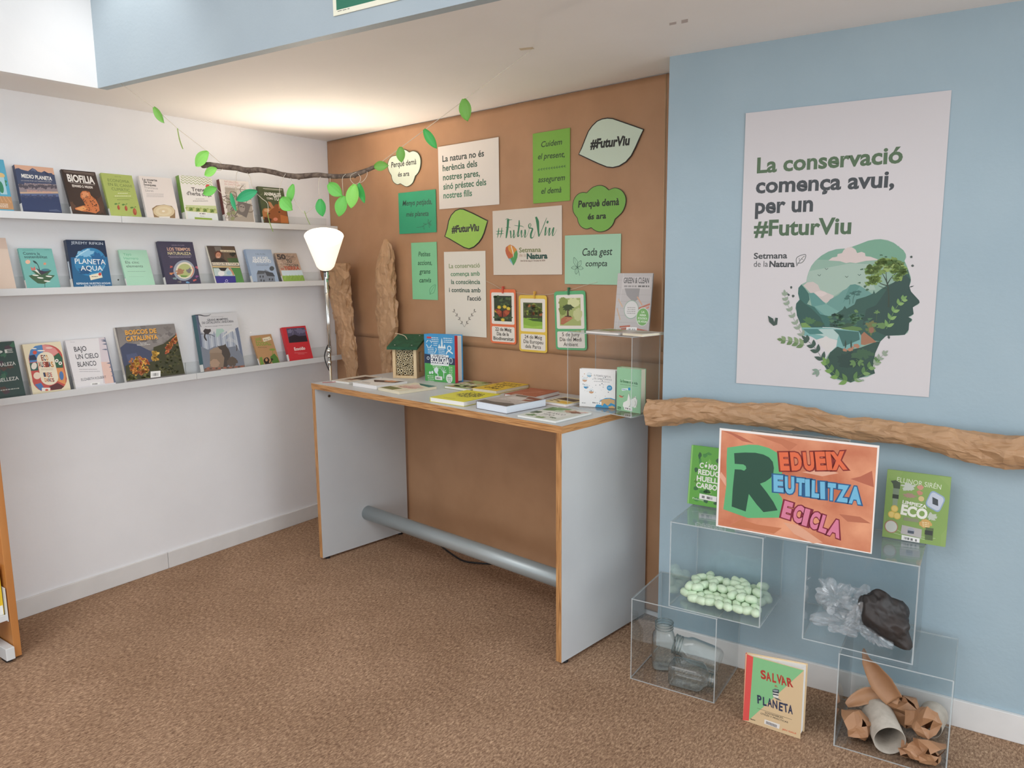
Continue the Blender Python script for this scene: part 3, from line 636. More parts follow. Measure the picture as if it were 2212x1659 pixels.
def d_cosas(a):
    a.full('#BFA693')
    rnd = random.Random(2)
    for i in range(46): a.line([(1060+rnd.random()*230, 1115+rnd.random()*170) for _ in '12'], 2.5, rnd.choice(['#7F6A60', '#E0CFC0', '#8A7266', '#A48674']), keep=True)
    a.z += a.step
    a.text('50', (1075, 1170), (1160, 1172), 46, '#4A4544', .05); a.text('COSAS QUE', (1165, 1150), (1250, 1158), 14, '#6B605A', .02); a.text('TÚ', (1170, 1212), (1225, 1212), 32, '#5A5350', .04); a.text('puedes hacer para', (1105, 1225), (1290, 1240), 12, '#6B605A'); a.text('SALVAR', (1180, 1252), (1300, 1256), 24, '#5A5350', .03); a.text('la', (1112, 1282), (1140, 1282), 18, '#B5543E', .02); a.text('TIERRA', (1150, 1286), (1305, 1286), 32, '#B5543E', .04)
    a.poly([(1110, 1290), (1325, 1290), (1345, 1350), (1125, 1350)], '#CFE4EE'); a.poly([(1125, 1345), (1340, 1345), (1370, 1430), (1140, 1430)], '#8FB84E')
    for i in range(28): x = 1125+i*8; a.leaf(x, 1400, x+3+(i % 3)*3, 1330+(i % 4)*7, 9, '#7CA63E' if i % 2 else '#A6C96A', keep=True)
    a.z += a.step
wall_book(1, (-1.782, 1.464, .135, .172, .263, .021), [(39, 535.7), (111.7, 537.3), (130, 619.3), (59.5, 621)], V1, .012, 'teal book with a green plant and boat drawing, titled Contra la sostenibilitat', '#6FB3AC', d_contra)
wall_book(1, (-1.591, 1.461, .171, .211, .152, 0.), [(142, 517.2), (226.5, 519.9), (241.9, 618.3), (160, 619.3)], V1, .024, 'dark blue book with a blue globe, titled PLANETA AQUA', '#16243C', d_aqua, spine_print='#C9D6E2')
wall_book(1, (-1.346, 1.459, .138, .178, .307, .021), [(255.8, 539.8), (316.7, 540.4), (335.6, 616.8), (276.8, 617.7)], V1, .010, 'small mint green book with plain text cover, titled Els cinc elements', '#A6D6BC', d_cinc)
wall_book(1, (-1.15, 1.457, .187, .221, .234, .001), [(341, 521), (415.9, 523), (434.9, 615.2), (361, 616.2)], V1, .020, 'dark violet book with a round dish drawing, titled LOS TIEMPOS', '#302D46', d_tiempos)
wall_book(1, (-.872, 1.453, .173, .213, .323, .04), [(445, 530.5), (507, 532.6), (528, 613.6), (470, 615.2)], V2, .016, 'book with a photo of a smiling person above a blue recycling bin', '#EBE4D4', d_tothom)
wall_book(1, (-.646, 1.452, .17, .196, .305, .005), [(530, 538.3), (584.6, 539.4), (604.5, 612), (548, 613.2)], V2, .018, 'pale blue book with an abandoned house, titled ISLAS DEL ABANDONO', '#93A9C4', d_islas)
wall_book(1, (-.443, 1.448, .156, .185, .370, .035), [(593.2, 546), (640.4, 548), (659.8, 612), (615, 612.5)], V2, .010, 'small book with a cracked earth and grass cover, nearest the lamp', '#B79E8B', d_cosas)
a = Art(.15, .215); a.full('#D9C3B2'); a.rect(0, 0, 100, 22, '#CDB4A4')
ledge_book(1, -1.975, 1.464, .15, .205, .25, 0, .014, 'plain beige book cut off at the left end of the middle row', '#D9C3B2', a)

def d_ausias(a):
    a.full('#EBE0C0')
    def arch(cx, cy, rx, ry, hh, n=14): return [(cx+rx*math.cos(math.pi+math.pi*i/n)+0, cy+ry*math.sin(math.pi+math.pi*i/n)) for i in range(n+1)]+[(cx+45+rx*math.cos(math.pi*i/n), cy+hh+ry*math.sin(math.pi*i/n)) for i in range(n+1)]
    o = arch(520, 600, 195, 155, 235); a.poly(o, '#C4504A')
    a.poly([(330, 590), (345, 510), (400, 460), (480, 447), (500, 560), (420, 640), (340, 650)], '#4E86C0'); a.poly([(480, 447), (560, 455), (630, 490), (670, 540), (610, 575), (500, 540)], '#E0938F'); a.poly([(670, 540), (712, 600), (720, 710), (640, 712), (605, 590)], '#2F5F45')
    a.poly([(640, 715), (722, 712), (748, 800), (745, 900), (655, 860)], '#E2955A'); a.poly([(335, 655), (430, 650), (440, 740), (355, 745)], '#39635A'); a.poly([(335, 570), (395, 560), (430, 620), (335, 625)], '#26314C'); a.poly([(360, 750), (440, 745), (470, 850), (380, 850)], '#C8504E')
    a.poly([(400, 900), (470, 880), (520, 960), (460, 965)], '#4E77B0'); a.poly([(560, 925), (655, 880), (730, 920), (700, 955), (590, 962)], '#5C2E30'); a.ell(398, 535, 24, 22, '#D9543E'); a.ell(390, 490, 28, 7, '#F2EFE6'); a.ell(470, 515, 45, 8, '#F2EFE6'); a.ell(560, 485, 40, 7, '#F2E0D6')
    a.ell(390, 690, 32, 40, '#EEE8DA', rot=.3); a.ell(425, 800, 42, 40, '#F0DCC8'); a.ell(648, 632, 20, 20, '#F2EFE6'); a.ell(648, 632, 8, 8, '#4A2E20'); a.ell(687, 660, 20, 20, '#F2EFE6'); a.ell(687, 660, 8, 8, '#4A2E20'); a.ell(700, 800, 24, 50, '#4E77B0', rot=-.1); a.rect(480, 935, 575, 975, '#F4F1E8'); a.ell(535, 960, 18, 12, '#D0604A')
    a.poly(arch(520, 615, 100, 85, 205), '#F0E6CC')
    cs = ['#8A3A2E', '#2E3A5C', '#D08A3A', '#B5543E', '#31425F', '#C4504A']
    for i, ch in enumerate('ECO'): a.text(ch, (478+i*27, 628), (500+i*27, 626), 56, cs[i], .03)
    for i, ch in enumerate('AUSIAS'): a.text(ch, (446+i*29, 703), (470+i*29, 700), 54, cs[(i+3) % 6], .03)
    a.greek(470, 605, 722, 4, '#8A7F70', 2, 3)
    for i, ch in enumerate('IREDE'): a.text(ch, (508+i*19, 812), (522+i*19, 810), 42, cs[(i+1) % 6], .03)
    for i, ch in enumerate('DAÑOS'): a.text(ch, (514+i*22, 868), (532+i*22, 866), 36, cs[(i+2) % 6], .03)
def d_bajo(a):
    a.full('#E6E4E6'); a.poly([(1120, 368), (1200, 362), (1325, 880), (1180, 885)], '#D8CDD4'); a.poly([(1150, 640), (1280, 640), (1325, 880), (1200, 890)], '#E6C3B8')
    a.poly([(1190, 362), (1210, 362), (1335, 880), (1300, 880)], '#5A6580')
    for i, (x, y, l) in enumerate(((1140, 395, 60), (1150, 408, 50), (1160, 440, 46), (1155, 500, 60), (1210, 655, 40), (1240, 700, 30), (1255, 750, 30), (1262, 800, 40), (1180, 372, 20))): a.poly([(x, y), (x+l*.6, y-7), (x+l, y-9), (x+l, y+8), (x+l*.5, y+4)], '#6A7389')
    K = '#3E3E46'; a.text('BAJO', (850, 522), (988, 512), 50, K, .01); a.text('UN CIELO', (868, 608), (1125, 590), 50, K, .01); a.text('BLANCO', (888, 694), (1100, 678), 50, K, .01)
    a.greek(900, 1105, 720, 5, '#77747A'); a.greek(905, 1140, 745, 5, '#77747A'); a.text('ELIZABETH KOLBERT', (925, 856), (1212, 824), 26, '#55535A'); a.greek(800, 850, 412, 4, '#8A8890')
    a.bars(1030, 878, 1140, 912, -10)
def d_boscos(a):
    a.full('#6E6A6A'); a.poly([(1330, 240), (2010, 210), (2050, 420), (1380, 600)], '#837D7B')
    rnd = random.Random(3)
    for i in range(24): a.blob(1400+rnd.random()*600, 250+rnd.random()*180, 40, 26, rnd.choice(['#77716F', '#8E8885', '#6C6767']), i, .5, 14)
    a.poly([(1370, 480), (1440, 425), (1560, 440), (1640, 480), (1760, 540), (1780, 640), (1700, 760), (1440, 800)], '#3F4761'); a.poly([(1440, 560), (1560, 540), (1600, 620), (1480, 700)], '#4A5474')
    a.poly([(1445, 855), (1430, 690), (1500, 650), (1750, 640), (1760, 480), (1880, 440), (2035, 330), (2115, 780)], '#3A3B26')
    for i in range(120):
        x, y = 1760+rnd.random()*310, 440+rnd.random()*330
        if y > 760-(x-1700)*.95: a.blob(x, y, 16, 13, rnd.choice(['#2F3320', '#4A4A2C', '#3E4227', '#5C5A34', '#343A24']), i, .6, 10, keep=True)
    a.z += a.step
    for i in range(90):
        t = rnd.random()*6.28; r = rnd.random()**.5; x, y = 1590+120*r*math.cos(t), 690+105*r*math.sin(t)
        a.blob(x, y, 17, 15, rnd.choice(['#D88A3A', '#C8663A', '#E0B04A', '#B85A3A', '#CFA23E', '#A8683A']), i+9, .6, 10, keep=True)
    for i in range(60):
        q = rnd.random(); x = 1890+q*150+rnd.random()*30; y = 490-q*170+rnd.random()*60; a.blob(x, y, 15, 15, rnd.choice(['#C8603C', '#D98A4A', '#B5543E', '#D9A24E']), i, .6, 10, keep=True)
    for i in range(24): a.blob(1745+rnd.random()*70, 530+rnd.random()*110, 15, 14, rnd.choice(['#D8A23A', '#E0B65A', '#B98A3A']), i, .6, 10, keep=True)
    for i in range(50): a.blob(1460+rnd.random()*360, 790+rnd.random()*70, 18, 13, rnd.choice(['#4A4A2A', '#6A6A34', '#38381F']), i, .6, 10, keep=True)
    a.z += a.step
    a.text('BOSCOS DE', (1440, 336), (1802, 318), 46, '#3A2A1A', .05); a.text('BOSCOS DE', (1436, 332), (1799, 314), 46, '#E8A84C', .04); a.text('CATALUNYA', (1452, 410), (1815, 388), 46, '#3A2A1A', .05); a.text('CATALUNYA', (1448, 406), (1812, 384), 46, '#E8A84C', .04)
    a.text('David Boada', (1604, 436), (1680, 434), 11, '#E6E2DC', .02); a.text('Fotografies: Jordi Bonet', (1570, 458), (1722, 450), 11, '#E6E2DC', .02); a.bars(1722, 752, 1836, 824, -8)
def d_mami(a):
    a.full('#D2D2D6'); a.poly([(165, 420), (760, 380), (800, 815), (240, 875)], '#AEB6C4')
    for i in range(12): x = 250+i*40; a.poly([(x, 380), (x+12, 380), (x+34, 640), (x+14, 640)], '#C4CBD4' if i % 2 else '#8C97AC')
    a.poly([(170, 165), (215, 170), (250, 440), (275, 870), (235, 875), (175, 400)], '#56607A'); a.poly([(690, 350), (730, 330), (800, 810), (770, 815), (730, 560)], '#6A7690')
    a.stroke([(175, 165), (240, 168), (300, 182), (355, 178), (382, 158)], [10, 12, 9, 7, 3], '#33333C'); a.stroke([(205, 200), (225, 260), (250, 320)], 7, '#3A3C4A')
    a.poly([(275, 370), (300, 340), (345, 348), (372, 345), (380, 372), (360, 390), (340, 412), (300, 410)], '#3B3436'); a.stroke([(300, 400), (292, 440), (305, 470), (320, 490)], [16, 22, 20, 10], '#3B3436'); a.stroke([(240, 405), (300, 405), (370, 415), (425, 440)], 7, '#3A3A42'); a.stroke([(360, 415), (372, 460)], 4, '#3A3A42')
    K = '#4A4A52'; a.text('GRANS MAMÍFERS', (333, 248), (605, 240), 24, K, .012); a.text('DE CATALUNYA I ANDORRA', (265, 282), (675, 270), 24, K, .012); a.greek(385, 545, 195, 4, '#77777F'); a.text('Distribució, biologia, ecologia i conservació', (302, 318), (652, 306), 8, K)
    a.poly([(450, 345), (530, 345), (555, 375), (500, 405), (470, 440), (445, 455), (440, 400)], '#A8C8BC')
    for i in range(5): a.stroke([(520+i*20, 455-i*10), (570+i*14, 410-i*6), (620+i*12, 370), (680, 355+i*20)], 4, '#E2E2DE')
    for i in range(4): a.stroke([(575, 485+i*6), (620, 455+i*14), (690, 500+i*8)], 3, '#E2E2DE')
    a.poly([(240, 560), (330, 600), (420, 560), (560, 580), (700, 560), (790, 700), (800, 815), (260, 875)], '#7A8290')
    a.poly([(455, 550), (470, 560), (545, 545), (560, 530), (570, 560), (600, 600), (620, 660), (600, 760), (560, 830), (480, 830), (470, 700), (480, 620)], '#4A423E'); a.blob(430, 640, 78, 66, '#9B8674', 3, .18); a.poly([(355, 640), (500, 640), (540, 700), (520, 850), (350, 850)], '#8B7765')
    a.blob(410, 770, 62, 54, '#AD9079', 5, .2); a.blob(640, 750, 60, 60, '#5C5048', 8, .25); a.poly([(245, 840), (330, 810), (460, 820), (600, 810), (795, 790), (798, 815), (250, 875)], '#8A6A5C')
    for i in range(14): a.blob(290+i*36, 836-i*2, 14, 9, '#A8634E' if i % 2 else '#5B4A42', i, .6, 10)
    a.stroke([(690, 545), (705, 570), (700, 620)], 9, '#4A423E'); a.rect(492, 838, 606, 860, '#ECECEA')
def d_jane(a):
    a.full('#B98C60'); a.text('JANE', (918, 498), (992, 490), 38, '#7E9A3E', .03); a.text('GOODALL', (932, 556), (1115, 546), 42, '#7E9A3E', .03)
    a.poly([(1002, 460), (1095, 436), (1118, 476), (1020, 508)], '#EADFC4'); a.greek(1020, 1075, 478, 9, '#7A6A50'); a.ell(1092, 462, 10, 12, '#D9CBA8'); a.greek(950, 1060, 573, 7, '#5C4A34')
    a.line([(1130, 690), (1130, 610)], 7, '#7E9A3E')
    for t in range(7): q = math.pi+math.pi*t/6; a.leaf(1126, 612, 1126+44*math.cos(q), 606+26*math.sin(q), 10, '#7E9A3E')
    a.poly([(1100, 690), (1150, 650), (1190, 700), (1215, 775), (1140, 780), (1110, 740)], '#4E7A34'); a.poly([(970, 700), (1000, 690), (1030, 790), (990, 795)], '#6E9440')
    a.blob(1055, 735, 34, 38, '#2A211E', 3, .1); a.ell(1055, 726, 15, 18, '#C9946C'); a.ell(1050, 722, 2.5, 2.5, '#20140E'); a.ell(1062, 722, 2.5, 2.5, '#20140E'); a.poly([(1035, 775), (1060, 745), (1110, 770), (1100, 785), (1045, 785)], '#2A211E'); a.blob(1120, 722, 14, 14, '#2A211E', 4, .3); a.stroke([(1095, 775), (1115, 735)], 9, '#2A211E')
def d_ecoc(a):
    a.full('#CE2A33'); a.poly([(1295, 335), (1518, 328), (1558, 495), (1330, 512)], '#4E4A66'); a.poly([(1322, 440), (1360, 425), (1400, 410), (1450, 430), (1540, 425), (1560, 497), (1332, 512)], '#251F2A'); a.blob(1470, 370, 60, 30, '#6E6A88', 4, .5); a.blob(1340, 370, 30, 24, '#7A7896', 6, .5); a.line([(1374, 412), (1380, 370), (1368, 350)], 5, '#8E8AA0')
    a.text('Ecocidio', (1398, 606), (1530, 595), 34, '#F3EDEA', .03); a.greek(1395, 1555, 633, 4, '#EFAFAF'); a.greek(1440, 1520, 648, 4, '#EFAFAF')
wall_book(2, (-1.803, 1.014, .156, .213, .253, -.001), [(48, 743.5), (131, 738.2), (151.9, 837.5), (72, 848)], V3, .018, 'cream book with a colourful arch of pictures around the title ECO', '#E2D6B4', d_ausias)
wall_book(2, (-1.623, 1.013, .178, .218, .295, -.023), [(141, 735), (226.9, 729.3), (250.6, 826), (164, 836.6)], V3, .017, 'white book with blue shore at the edge, titled BAJO UN CIELO BLANCO', '#DEDCE0', d_bajo)
wall_book(2, (-1.392, 1.013, .297, .259, .261, -.066), [(248, 706.5), (380.7, 700.3), (401, 807.7), (274, 822.3)], V3, .018, 'large wide book with an autumn forest cover, titled BOSCOS DE CATALUNYA', '#6E6A6A', d_boscos, '#D8D2C8')
wall_book(2, (-.980, 1.008, .239, .298, .159, -.075), [(421.5, 678.7), (516, 676), (530.5, 793.2), (439, 803.5)], V4, .034, 'tall book with bears and a squirrel in a pale wood, teal spine', '#C9CACF', d_mami, '#2F5C66')
wall_book(2, (-.634, 1.001, .135, .176, .380, .03), [(542, 725.8), (586, 721.4), (604.7, 784.9), (564, 790)], V4, .010, 'small kraft brown book with a palm, a black ape and green lettering', '#B08358', d_jane)
wall_book(2, (-.431, .999, .166, .207, .298, -.033), [(609, 706.8), (659.7, 703.8), (677.7, 776.6), (627, 782.2)], V4, .020, 'bright red book with a dark stormy picture, titled Ecocidio', '#C4262F', d_ecoc)
a = Art(.165, .23); a.full('#2F4642')
for i in range(22): a.blob(random.random()*100, random.random()*100, 7, 5, random.choice(['#24564A', '#4A3A44', '#3C6A52', '#533F3A']), i, .5, 12)
for y in (22, 46, 74): a.text(('DE', 'LA NATURALEZA', 'DE LA BELLEZA')[(y > 30)+(y > 60)], (8 if y > 30 else 40, y), (92, y-1), 6, '#D8DAD6', .01)
a.greek(30, 88, 88, 2.4, '#B8BDB8')
ledge_book(2, -1.998, 1.015, .165, .23, .25, 0, .018, 'dark green leafy book cut off at the left end of the bottom row', '#2B3F3C', a)

# ------------------------------------------------------------------ paper signs on the brown wall
def poster(label, px, view, base, draw, wall='brown', off=.0135, name='paper_sign', cat='poster', group=None, outline=None, wh=None):
    f_ = on_brown if wall == 'brown' else on_blue
    P = [f_(x, y, off) for x, y in px]
    w = ((P[1]-P[0]).length+(P[2]-P[3]).length)/2; h = ((P[3]-P[0]).length+(P[2]-P[1]).length)/2
    a_ = ((P[1]-P[0])+(P[2]-P[3])).normalized(); u_ = ((P[0]-P[3])+(P[1]-P[2])).normalized(); n_ = a_.cross(u_); u_ = n_.cross(a_)
    o_ = sum(P, Vector())/4-a_*w/2-u_*h/2
    M_ = frame(o_, a_, u_); t = thing(name, label, cat, M_, group)
    a = Art(w, h, Q(px, *view), 1e-5 if w > .55 else 2e-5); draw(a)
    if outline is None:
        box('sheet', (0, 0, 0), (w, .0007, h), pm(base, .55), t, Matrix())
    else:
        V = [a.mp(*p) for p in outline]; n = len(V)
        v = [(x, 0, y) for x, y in V]+[(x, .0012, y) for x, y in V]
        fcs = [tuple(range(n)), tuple(range(2*n-1, n-1, -1))]+[(i, n+i, n+(i+1) % n, (i+1) % n) for i in range(n)]
        mobj('sheet', v, fcs, pm(base, .55), t, Matrix())
    a.build(t); return t
VA = (820, 240, 5.927); VB = (1100, 240, 5.925); VC = (820, 500, 6.381); VD = (1040, 500, 5.53); VF = (1060, 440, 10.369); VP = (1560, 180, 2.37)
DK, GR = '#24483A', '#3B6E50'
def d(a):
    for t, x0, y0, x1, y1, c in (('La natura no és', 805, 650, 1335, 578, '#2A3A33'), ('herència dels', 810, 770, 1250, 708, '#2C5240'), ('nostres pares,', 815, 888, 1283, 832, '#2F6248'), ('sinó préstec dels', 820, 1006, 1366, 945, '#2F6A4C'), ('nostres fills', 822, 1120, 1185, 1085, '#3B7A5A')): a.text(t, (x0, y0), (x1, y1), 72, c, .022)
poster('white paper with five lines of dark green lettering, starting La natura no és', [(945.5, 317.5), (1076.5, 296.5), (1079, 441), (949.5, 452.5)], VA, '#E9E2DA', d)
def d(a):
    a.text('Menys petjada,', (292, 1215), (668, 1190), 62, '#1B332A', .012, .22); a.text('més planeta', (342, 1352), (625, 1340), 56, '#1B332A', .012, .22)
    a.stroke([(475, 1490), (530, 1485), (580, 1460), (625, 1438), (660, 1440)], 4, '#1F4A3A')
    for x, y, X, Y in ((560, 1468, 575, 1515), (600, 1450, 560, 1440), (625, 1438, 625, 1385), (630, 1440, 665, 1400), (630, 1445, 665, 1462), (640, 1440, 640, 1495)): a.stroke([(x, y), ((x+X)/2+7, (y+Y)/2-4), (X, Y)], 3, '#1F4A3A'); a.stroke([(x, y), ((x+X)/2-7, (y+Y)/2+4), (X, Y)], 3, '#1F4A3A')
poster('dark emerald square note reading Menys petjada', [(859.5, 417.5), (940.5, 409), (943.3, 501.5), (863.5, 505.5)], VA, '#2FA075', d)
def d(a):
    K = '#1E3A22'
    for t, x0, y0, x1, y1 in (('Cuidem', 405, 466, 672, 430), ('el present,', 365, 622, 710, 592), ('assegurem', 370, 918, 706, 888), ('el demà', 408, 1062, 664, 1042)): a.text(t, (x0, y0), (x1, y1), 66, K, .012, .22)
    a.stroke([(358, 765), (430, 745), (520, 735), (600, 730), (720, 708)], 4, '#3C6A3A')
    for i in range(11): x = 372+i*33; y = 758-i*4.5; a.leaf(x, y, x+18, y-20, 9, '#3C6A3A'); a.leaf(x, y, x+20, y+14, 8, '#3C6A3A')
poster('tall bright green note reading Cuidem el present', [(1150.5, 289), (1232, 276), (1230.5, 433), (1152, 440)], VB, '#7FB548', d)
def leaf_outline(P, R_):  # pointed leaf: two corners and two rounded ends
    return P
LF1 = [(898, 562), (930, 470), (965, 360), (1000, 255), (1045, 185), (1105, 125), (1170, 97), (1240, 88), (1310, 96), (1420, 135), (1560, 185), (1705, 240), (1670, 350), (1630, 470), (1590, 570), (1530, 650), (1450, 705), (1370, 727), (1290, 722), (1180, 682), (1050, 628)]
def inset(P, d):
    cx, cy = sum(p[0] for p in P)/len(P), sum(p[1] for p in P)/len(P); out = []
    n = len(P)
    for i in range(n):
        a_, b_ = P[i-1], P[(i+1) % n]; dx, dy = b_[0]-a_[0], b_[1]-a_[1]; q = math.hypot(dx, dy); nx, ny = -dy/q, dx/q
        if (cx-P[i][0])*nx+(cy-P[i][1])*ny < 0: nx, ny = -nx, -ny
        out.append((P[i][0]+nx*d, P[i][1]+ny*d))
    return out
def d(a): a.poly(inset(LF1, 13), '#CFE0CC'); a.text('#FuturViu', (1055, 480), (1542, 430), 104, '#1C1E1C', .045, .1)
poster('pale green leaf-shaped sign with black outline reading #FuturViu', [(1250, 254), (1388, 254), (1388, 364), (1250, 364)], VB, '#1A1412', d, outline=LF1)
LF2 = [(830, 1608), (862, 1500), (880, 1400), (915, 1325), (970, 1268), (1030, 1245), (1080, 1250), (1200, 1305), (1385, 1402), (1368, 1480), (1346, 1559), (1318, 1625), (1282, 1680), (1220, 1740), (1155, 1768), (1090, 1752), (1000, 1702), (900, 1645)]
def d(a): a.poly(inset(LF2, 12), '#97C74E'); a.text('#FuturViu', (930, 1555), (1272, 1530), 78, '#1C1E1C', .045, .1)
poster('bright green leaf-shaped sign with black outline reading #FuturViu', [(960, 450), (1054, 450), (1054, 540), (960, 540)], VA, '#1A1412', d, outline=LF2)
def cloud(*segs):
    out = []
    for g in segs: out += [(p.x, p.y) for p in smooth_curve([(x, y, 0) for x, y in g], 4)][:-1]
    return out
CL1 = cloud([(990, 1040), (1060, 975), (1145, 950), (1215, 965), (1270, 1010)], [(1270, 1010), (1345, 985), (1425, 1015), (1480, 1090), (1490, 1180), (1455, 1290), (1370, 1380)], [(1370, 1380), (1340, 1460), (1270, 1525), (1185, 1548), (1120, 1530), (1070, 1495)], [(1070, 1495), (1005, 1515), (935, 1485), (895, 1430), (880, 1375)], [(880, 1375), (825, 1300), (808, 1210), (825, 1120), (870, 1060), (930, 1035), (990, 1040)])
CL2 = cloud([(218, 563), (262, 510), (320, 490), (380, 525)], [(380, 525), (430, 510), (490, 540), (524, 610), (526, 700), (505, 780), (465, 830)], [(465, 830), (440, 910), (395, 955), (345, 968), (275, 932)], [(275, 932), (235, 945), (185, 915), (160, 870), (152, 825)], [(152, 825), (115, 765), (100, 690), (115, 620), (155, 575), (218, 563)])
def d(a): a.poly(inset(CL1, 7), '#76B048'); a.text('Perquè demà', (888, 1232), (1405, 1200), 78, '#1C221C', .03, .1); a.text('és ara', (1020, 1388), (1252, 1370), 66, '#1C221C', .03, .1)
poster('green cloud-shaped sign reading Perquè demà és ara', [(1235, 398), (1354, 398), (1354, 502), (1235, 502)], VB, '#1F2A1E', d, outline=CL1)
def d(a): a.poly(inset(CL2, 7), '#E6F1DC'); a.text('Perquè demà', (152, 722), (470, 678), 62, '#2A2A24', .02, .1); a.text('és ara', (243, 840), (386, 825), 54, '#2A2A24', .02, .1)
poster('cream cloud-shaped sign reading Perquè demà és ara', [(835, 321), (911, 321), (911, 405), (835, 405)], VA, '#3A4A34', d, outline=CL2)
def d(a):
    for t, x0, x1, y in (('Petites', 535, 695, 345), ('accions,', 527, 720, 465), ('grans', 550, 697, 585), ('canvis', 548, 708, 705)): a.text(t, (x0, y), (x1, y-1), 58, '#1F5136', .014, .18)
    a.stroke([(700, 865), (690, 815), (715, 765), (770, 735), (765, 790), (745, 845), (700, 865)], 4, '#2F7A50'); a.stroke([(692, 872), (725, 805), (765, 745)], 3, '#2F7A50')
poster('narrow mint green note reading Petites accions', [(887.5, 524.5), (943, 522.5), (946, 648), (892, 646.5)], VC, '#86CB9A', d)
def d(a):
    for t, x0, y0, x1, y1, c in (('La conservació', 957, 512, 1385, 500, '#8A9A6A'), ('comença amb', 982, 622, 1382, 614, '#4F8A5E'), ('la consciència', 988, 732, 1386, 732, '#2F6248'), ('i continua amb', 960, 842, 1390, 848, '#24483A'), ("l'acció", 1212, 958, 1396, 962, '#1E2E28')): a.text(t, (x0, y0), (x1, y1), 56, c, .02)
    for s in (-1, 1):
        P = [(1167+s*2, 1318), (1167+s*30, 1270), (1167+s*62, 1215), (1167+s*98, 1165), (1167+s*135, 1110), (1167+s*144, 1075)]
        a.stroke(P, 3.5, '#5A564C')
        for i in range(1, 5): x, y = P[i]; a.leaf(x, y+6, x+s*30, y+2, 11, '#6A6458'); a.leaf(x, y, x+s*2, y-36, 11, '#6A6458')
poster('long white paper with right-aligned green lettering above a V-shaped twig drawing', [(958.5, 544.5), (1049.5, 541.5), (1050, 729.5), (963, 722)], VC, '#E4DED2', d)
GRN = '#2E7A50'
def d(a):
    def s(p, w, c=GRN): a.stroke(p, w, c)
    s([(180, 545), (170, 640), (150, 765)], [14, 26, 8]); s([(248, 535), (240, 640), (215, 762)], [12, 24, 8]); s([(115, 620), (200, 615), (285, 608)], [8, 16, 8]); s([(118, 678), (200, 672), (290, 668)], [8, 18, 8])
    s([(388, 350), (380, 500), (362, 650), (345, 770)], [52, 46, 42, 24]); s([(325, 358), (375, 335), (420, 362), (480, 352)], [6, 14, 16, 6]); s([(335, 535), (390, 525), (440, 532)], [7, 14, 6])
    s([(440, 600), (450, 680), (452, 765), (500, 690), (520, 600)], [30, 28, 12, 8, 8]); s([(515, 590), (520, 680), (515, 765), (560, 710), (610, 600)], [28, 30, 18, 7, 5])
    s([(635, 368), (635, 480), (618, 620), (608, 735), (650, 690), (680, 600)], [18, 38, 34, 26, 7, 6]); s([(525, 485), (620, 498), (690, 500), (742, 530)], [7, 14, 14, 6])
    s([(690, 590), (690, 660), (690, 750), (740, 690), (765, 595)], [30, 28, 12, 8, 8]); s([(768, 580), (775, 660), (762, 755), (815, 700), (865, 560)], [28, 30, 16, 7, 5])
    s([(865, 560), (900, 480), (880, 440), (850, 480), (860, 540), (920, 550), (935, 575), (900, 680), (905, 765), (960, 740), (1000, 620)], [6, 14, 8, 20, 22, 24, 34, 40, 32, 8, 4])
    s([(1010, 295), (1045, 400), (1062, 560), (1078, 735)], [38, 66, 48, 22]); s([(1078, 738), (1140, 600), (1200, 450), (1250, 315)], [18, 12, 16, 8])
    a.ell(1270, 412, 22, 32, GRN, rot=.3)
    s([(1235, 520), (1225, 620), (1215, 710), (1260, 650), (1310, 540)], [30, 34, 16, 8, 8]); s([(1325, 540), (1310, 630), (1305, 715), (1360, 640), (1385, 560)], [30, 30, 14, 8, 8]); s([(1410, 530), (1395, 620), (1385, 715), (1430, 680), (1478, 575)], [30, 32, 16, 7, 4])
    a.poly([(435, 912), (520, 955), (580, 1020), (608, 1120), (600, 1200), (565, 1300), (515, 1385), (440, 1290), (395, 1220), (345, 1120), (330, 1040), (360, 960)], '#C86A35')
    a.poly([(475, 945), (545, 985), (588, 1060), (555, 1090), (470, 1145), (405, 1050), (385, 960), (430, 915)], '#DB9440'); a.poly([(405, 1050), (385, 960), (430, 915), (340, 980), (332, 1060), (360, 1150), (400, 1222), (470, 1190), (500, 1150)], '#C4623A')
    a.poly([(545, 1080), (590, 1040), (608, 1120), (600, 1200), (565, 1300), (515, 1385), (470, 1325), (430, 1235), (500, 1190)], '#4E9A52'); a.poly([(400, 1225), (445, 1232), (480, 1300), (515, 1385), (455, 1310)], '#7FB8CC'); a.poly([(450, 930), (470, 945), (515, 1100), (520, 1215), (500, 1120)], '#F0E6D8')
    a.text('Setmana', (642, 1090), (1125, 1075), 96, '#6E7A3A', .012); a.text('de la', (642, 1187), (795, 1182), 68, '#C4A890', .0); a.text('Natura', (820, 1235), (1270, 1222), 110, '#1F4A40', .045); a.text('Del 22 de maig al 7 de juny de 2026', (675, 1296), (1225, 1284), 30, '#7A5A4A', .012)
poster('square white sign with brush lettering #FuturViu above a Setmana de la Natura leaf logo', [(1063.5, 456), (1213, 443.5), (1215, 593), (1066.5, 594)], VF, '#DDD3C6', d)
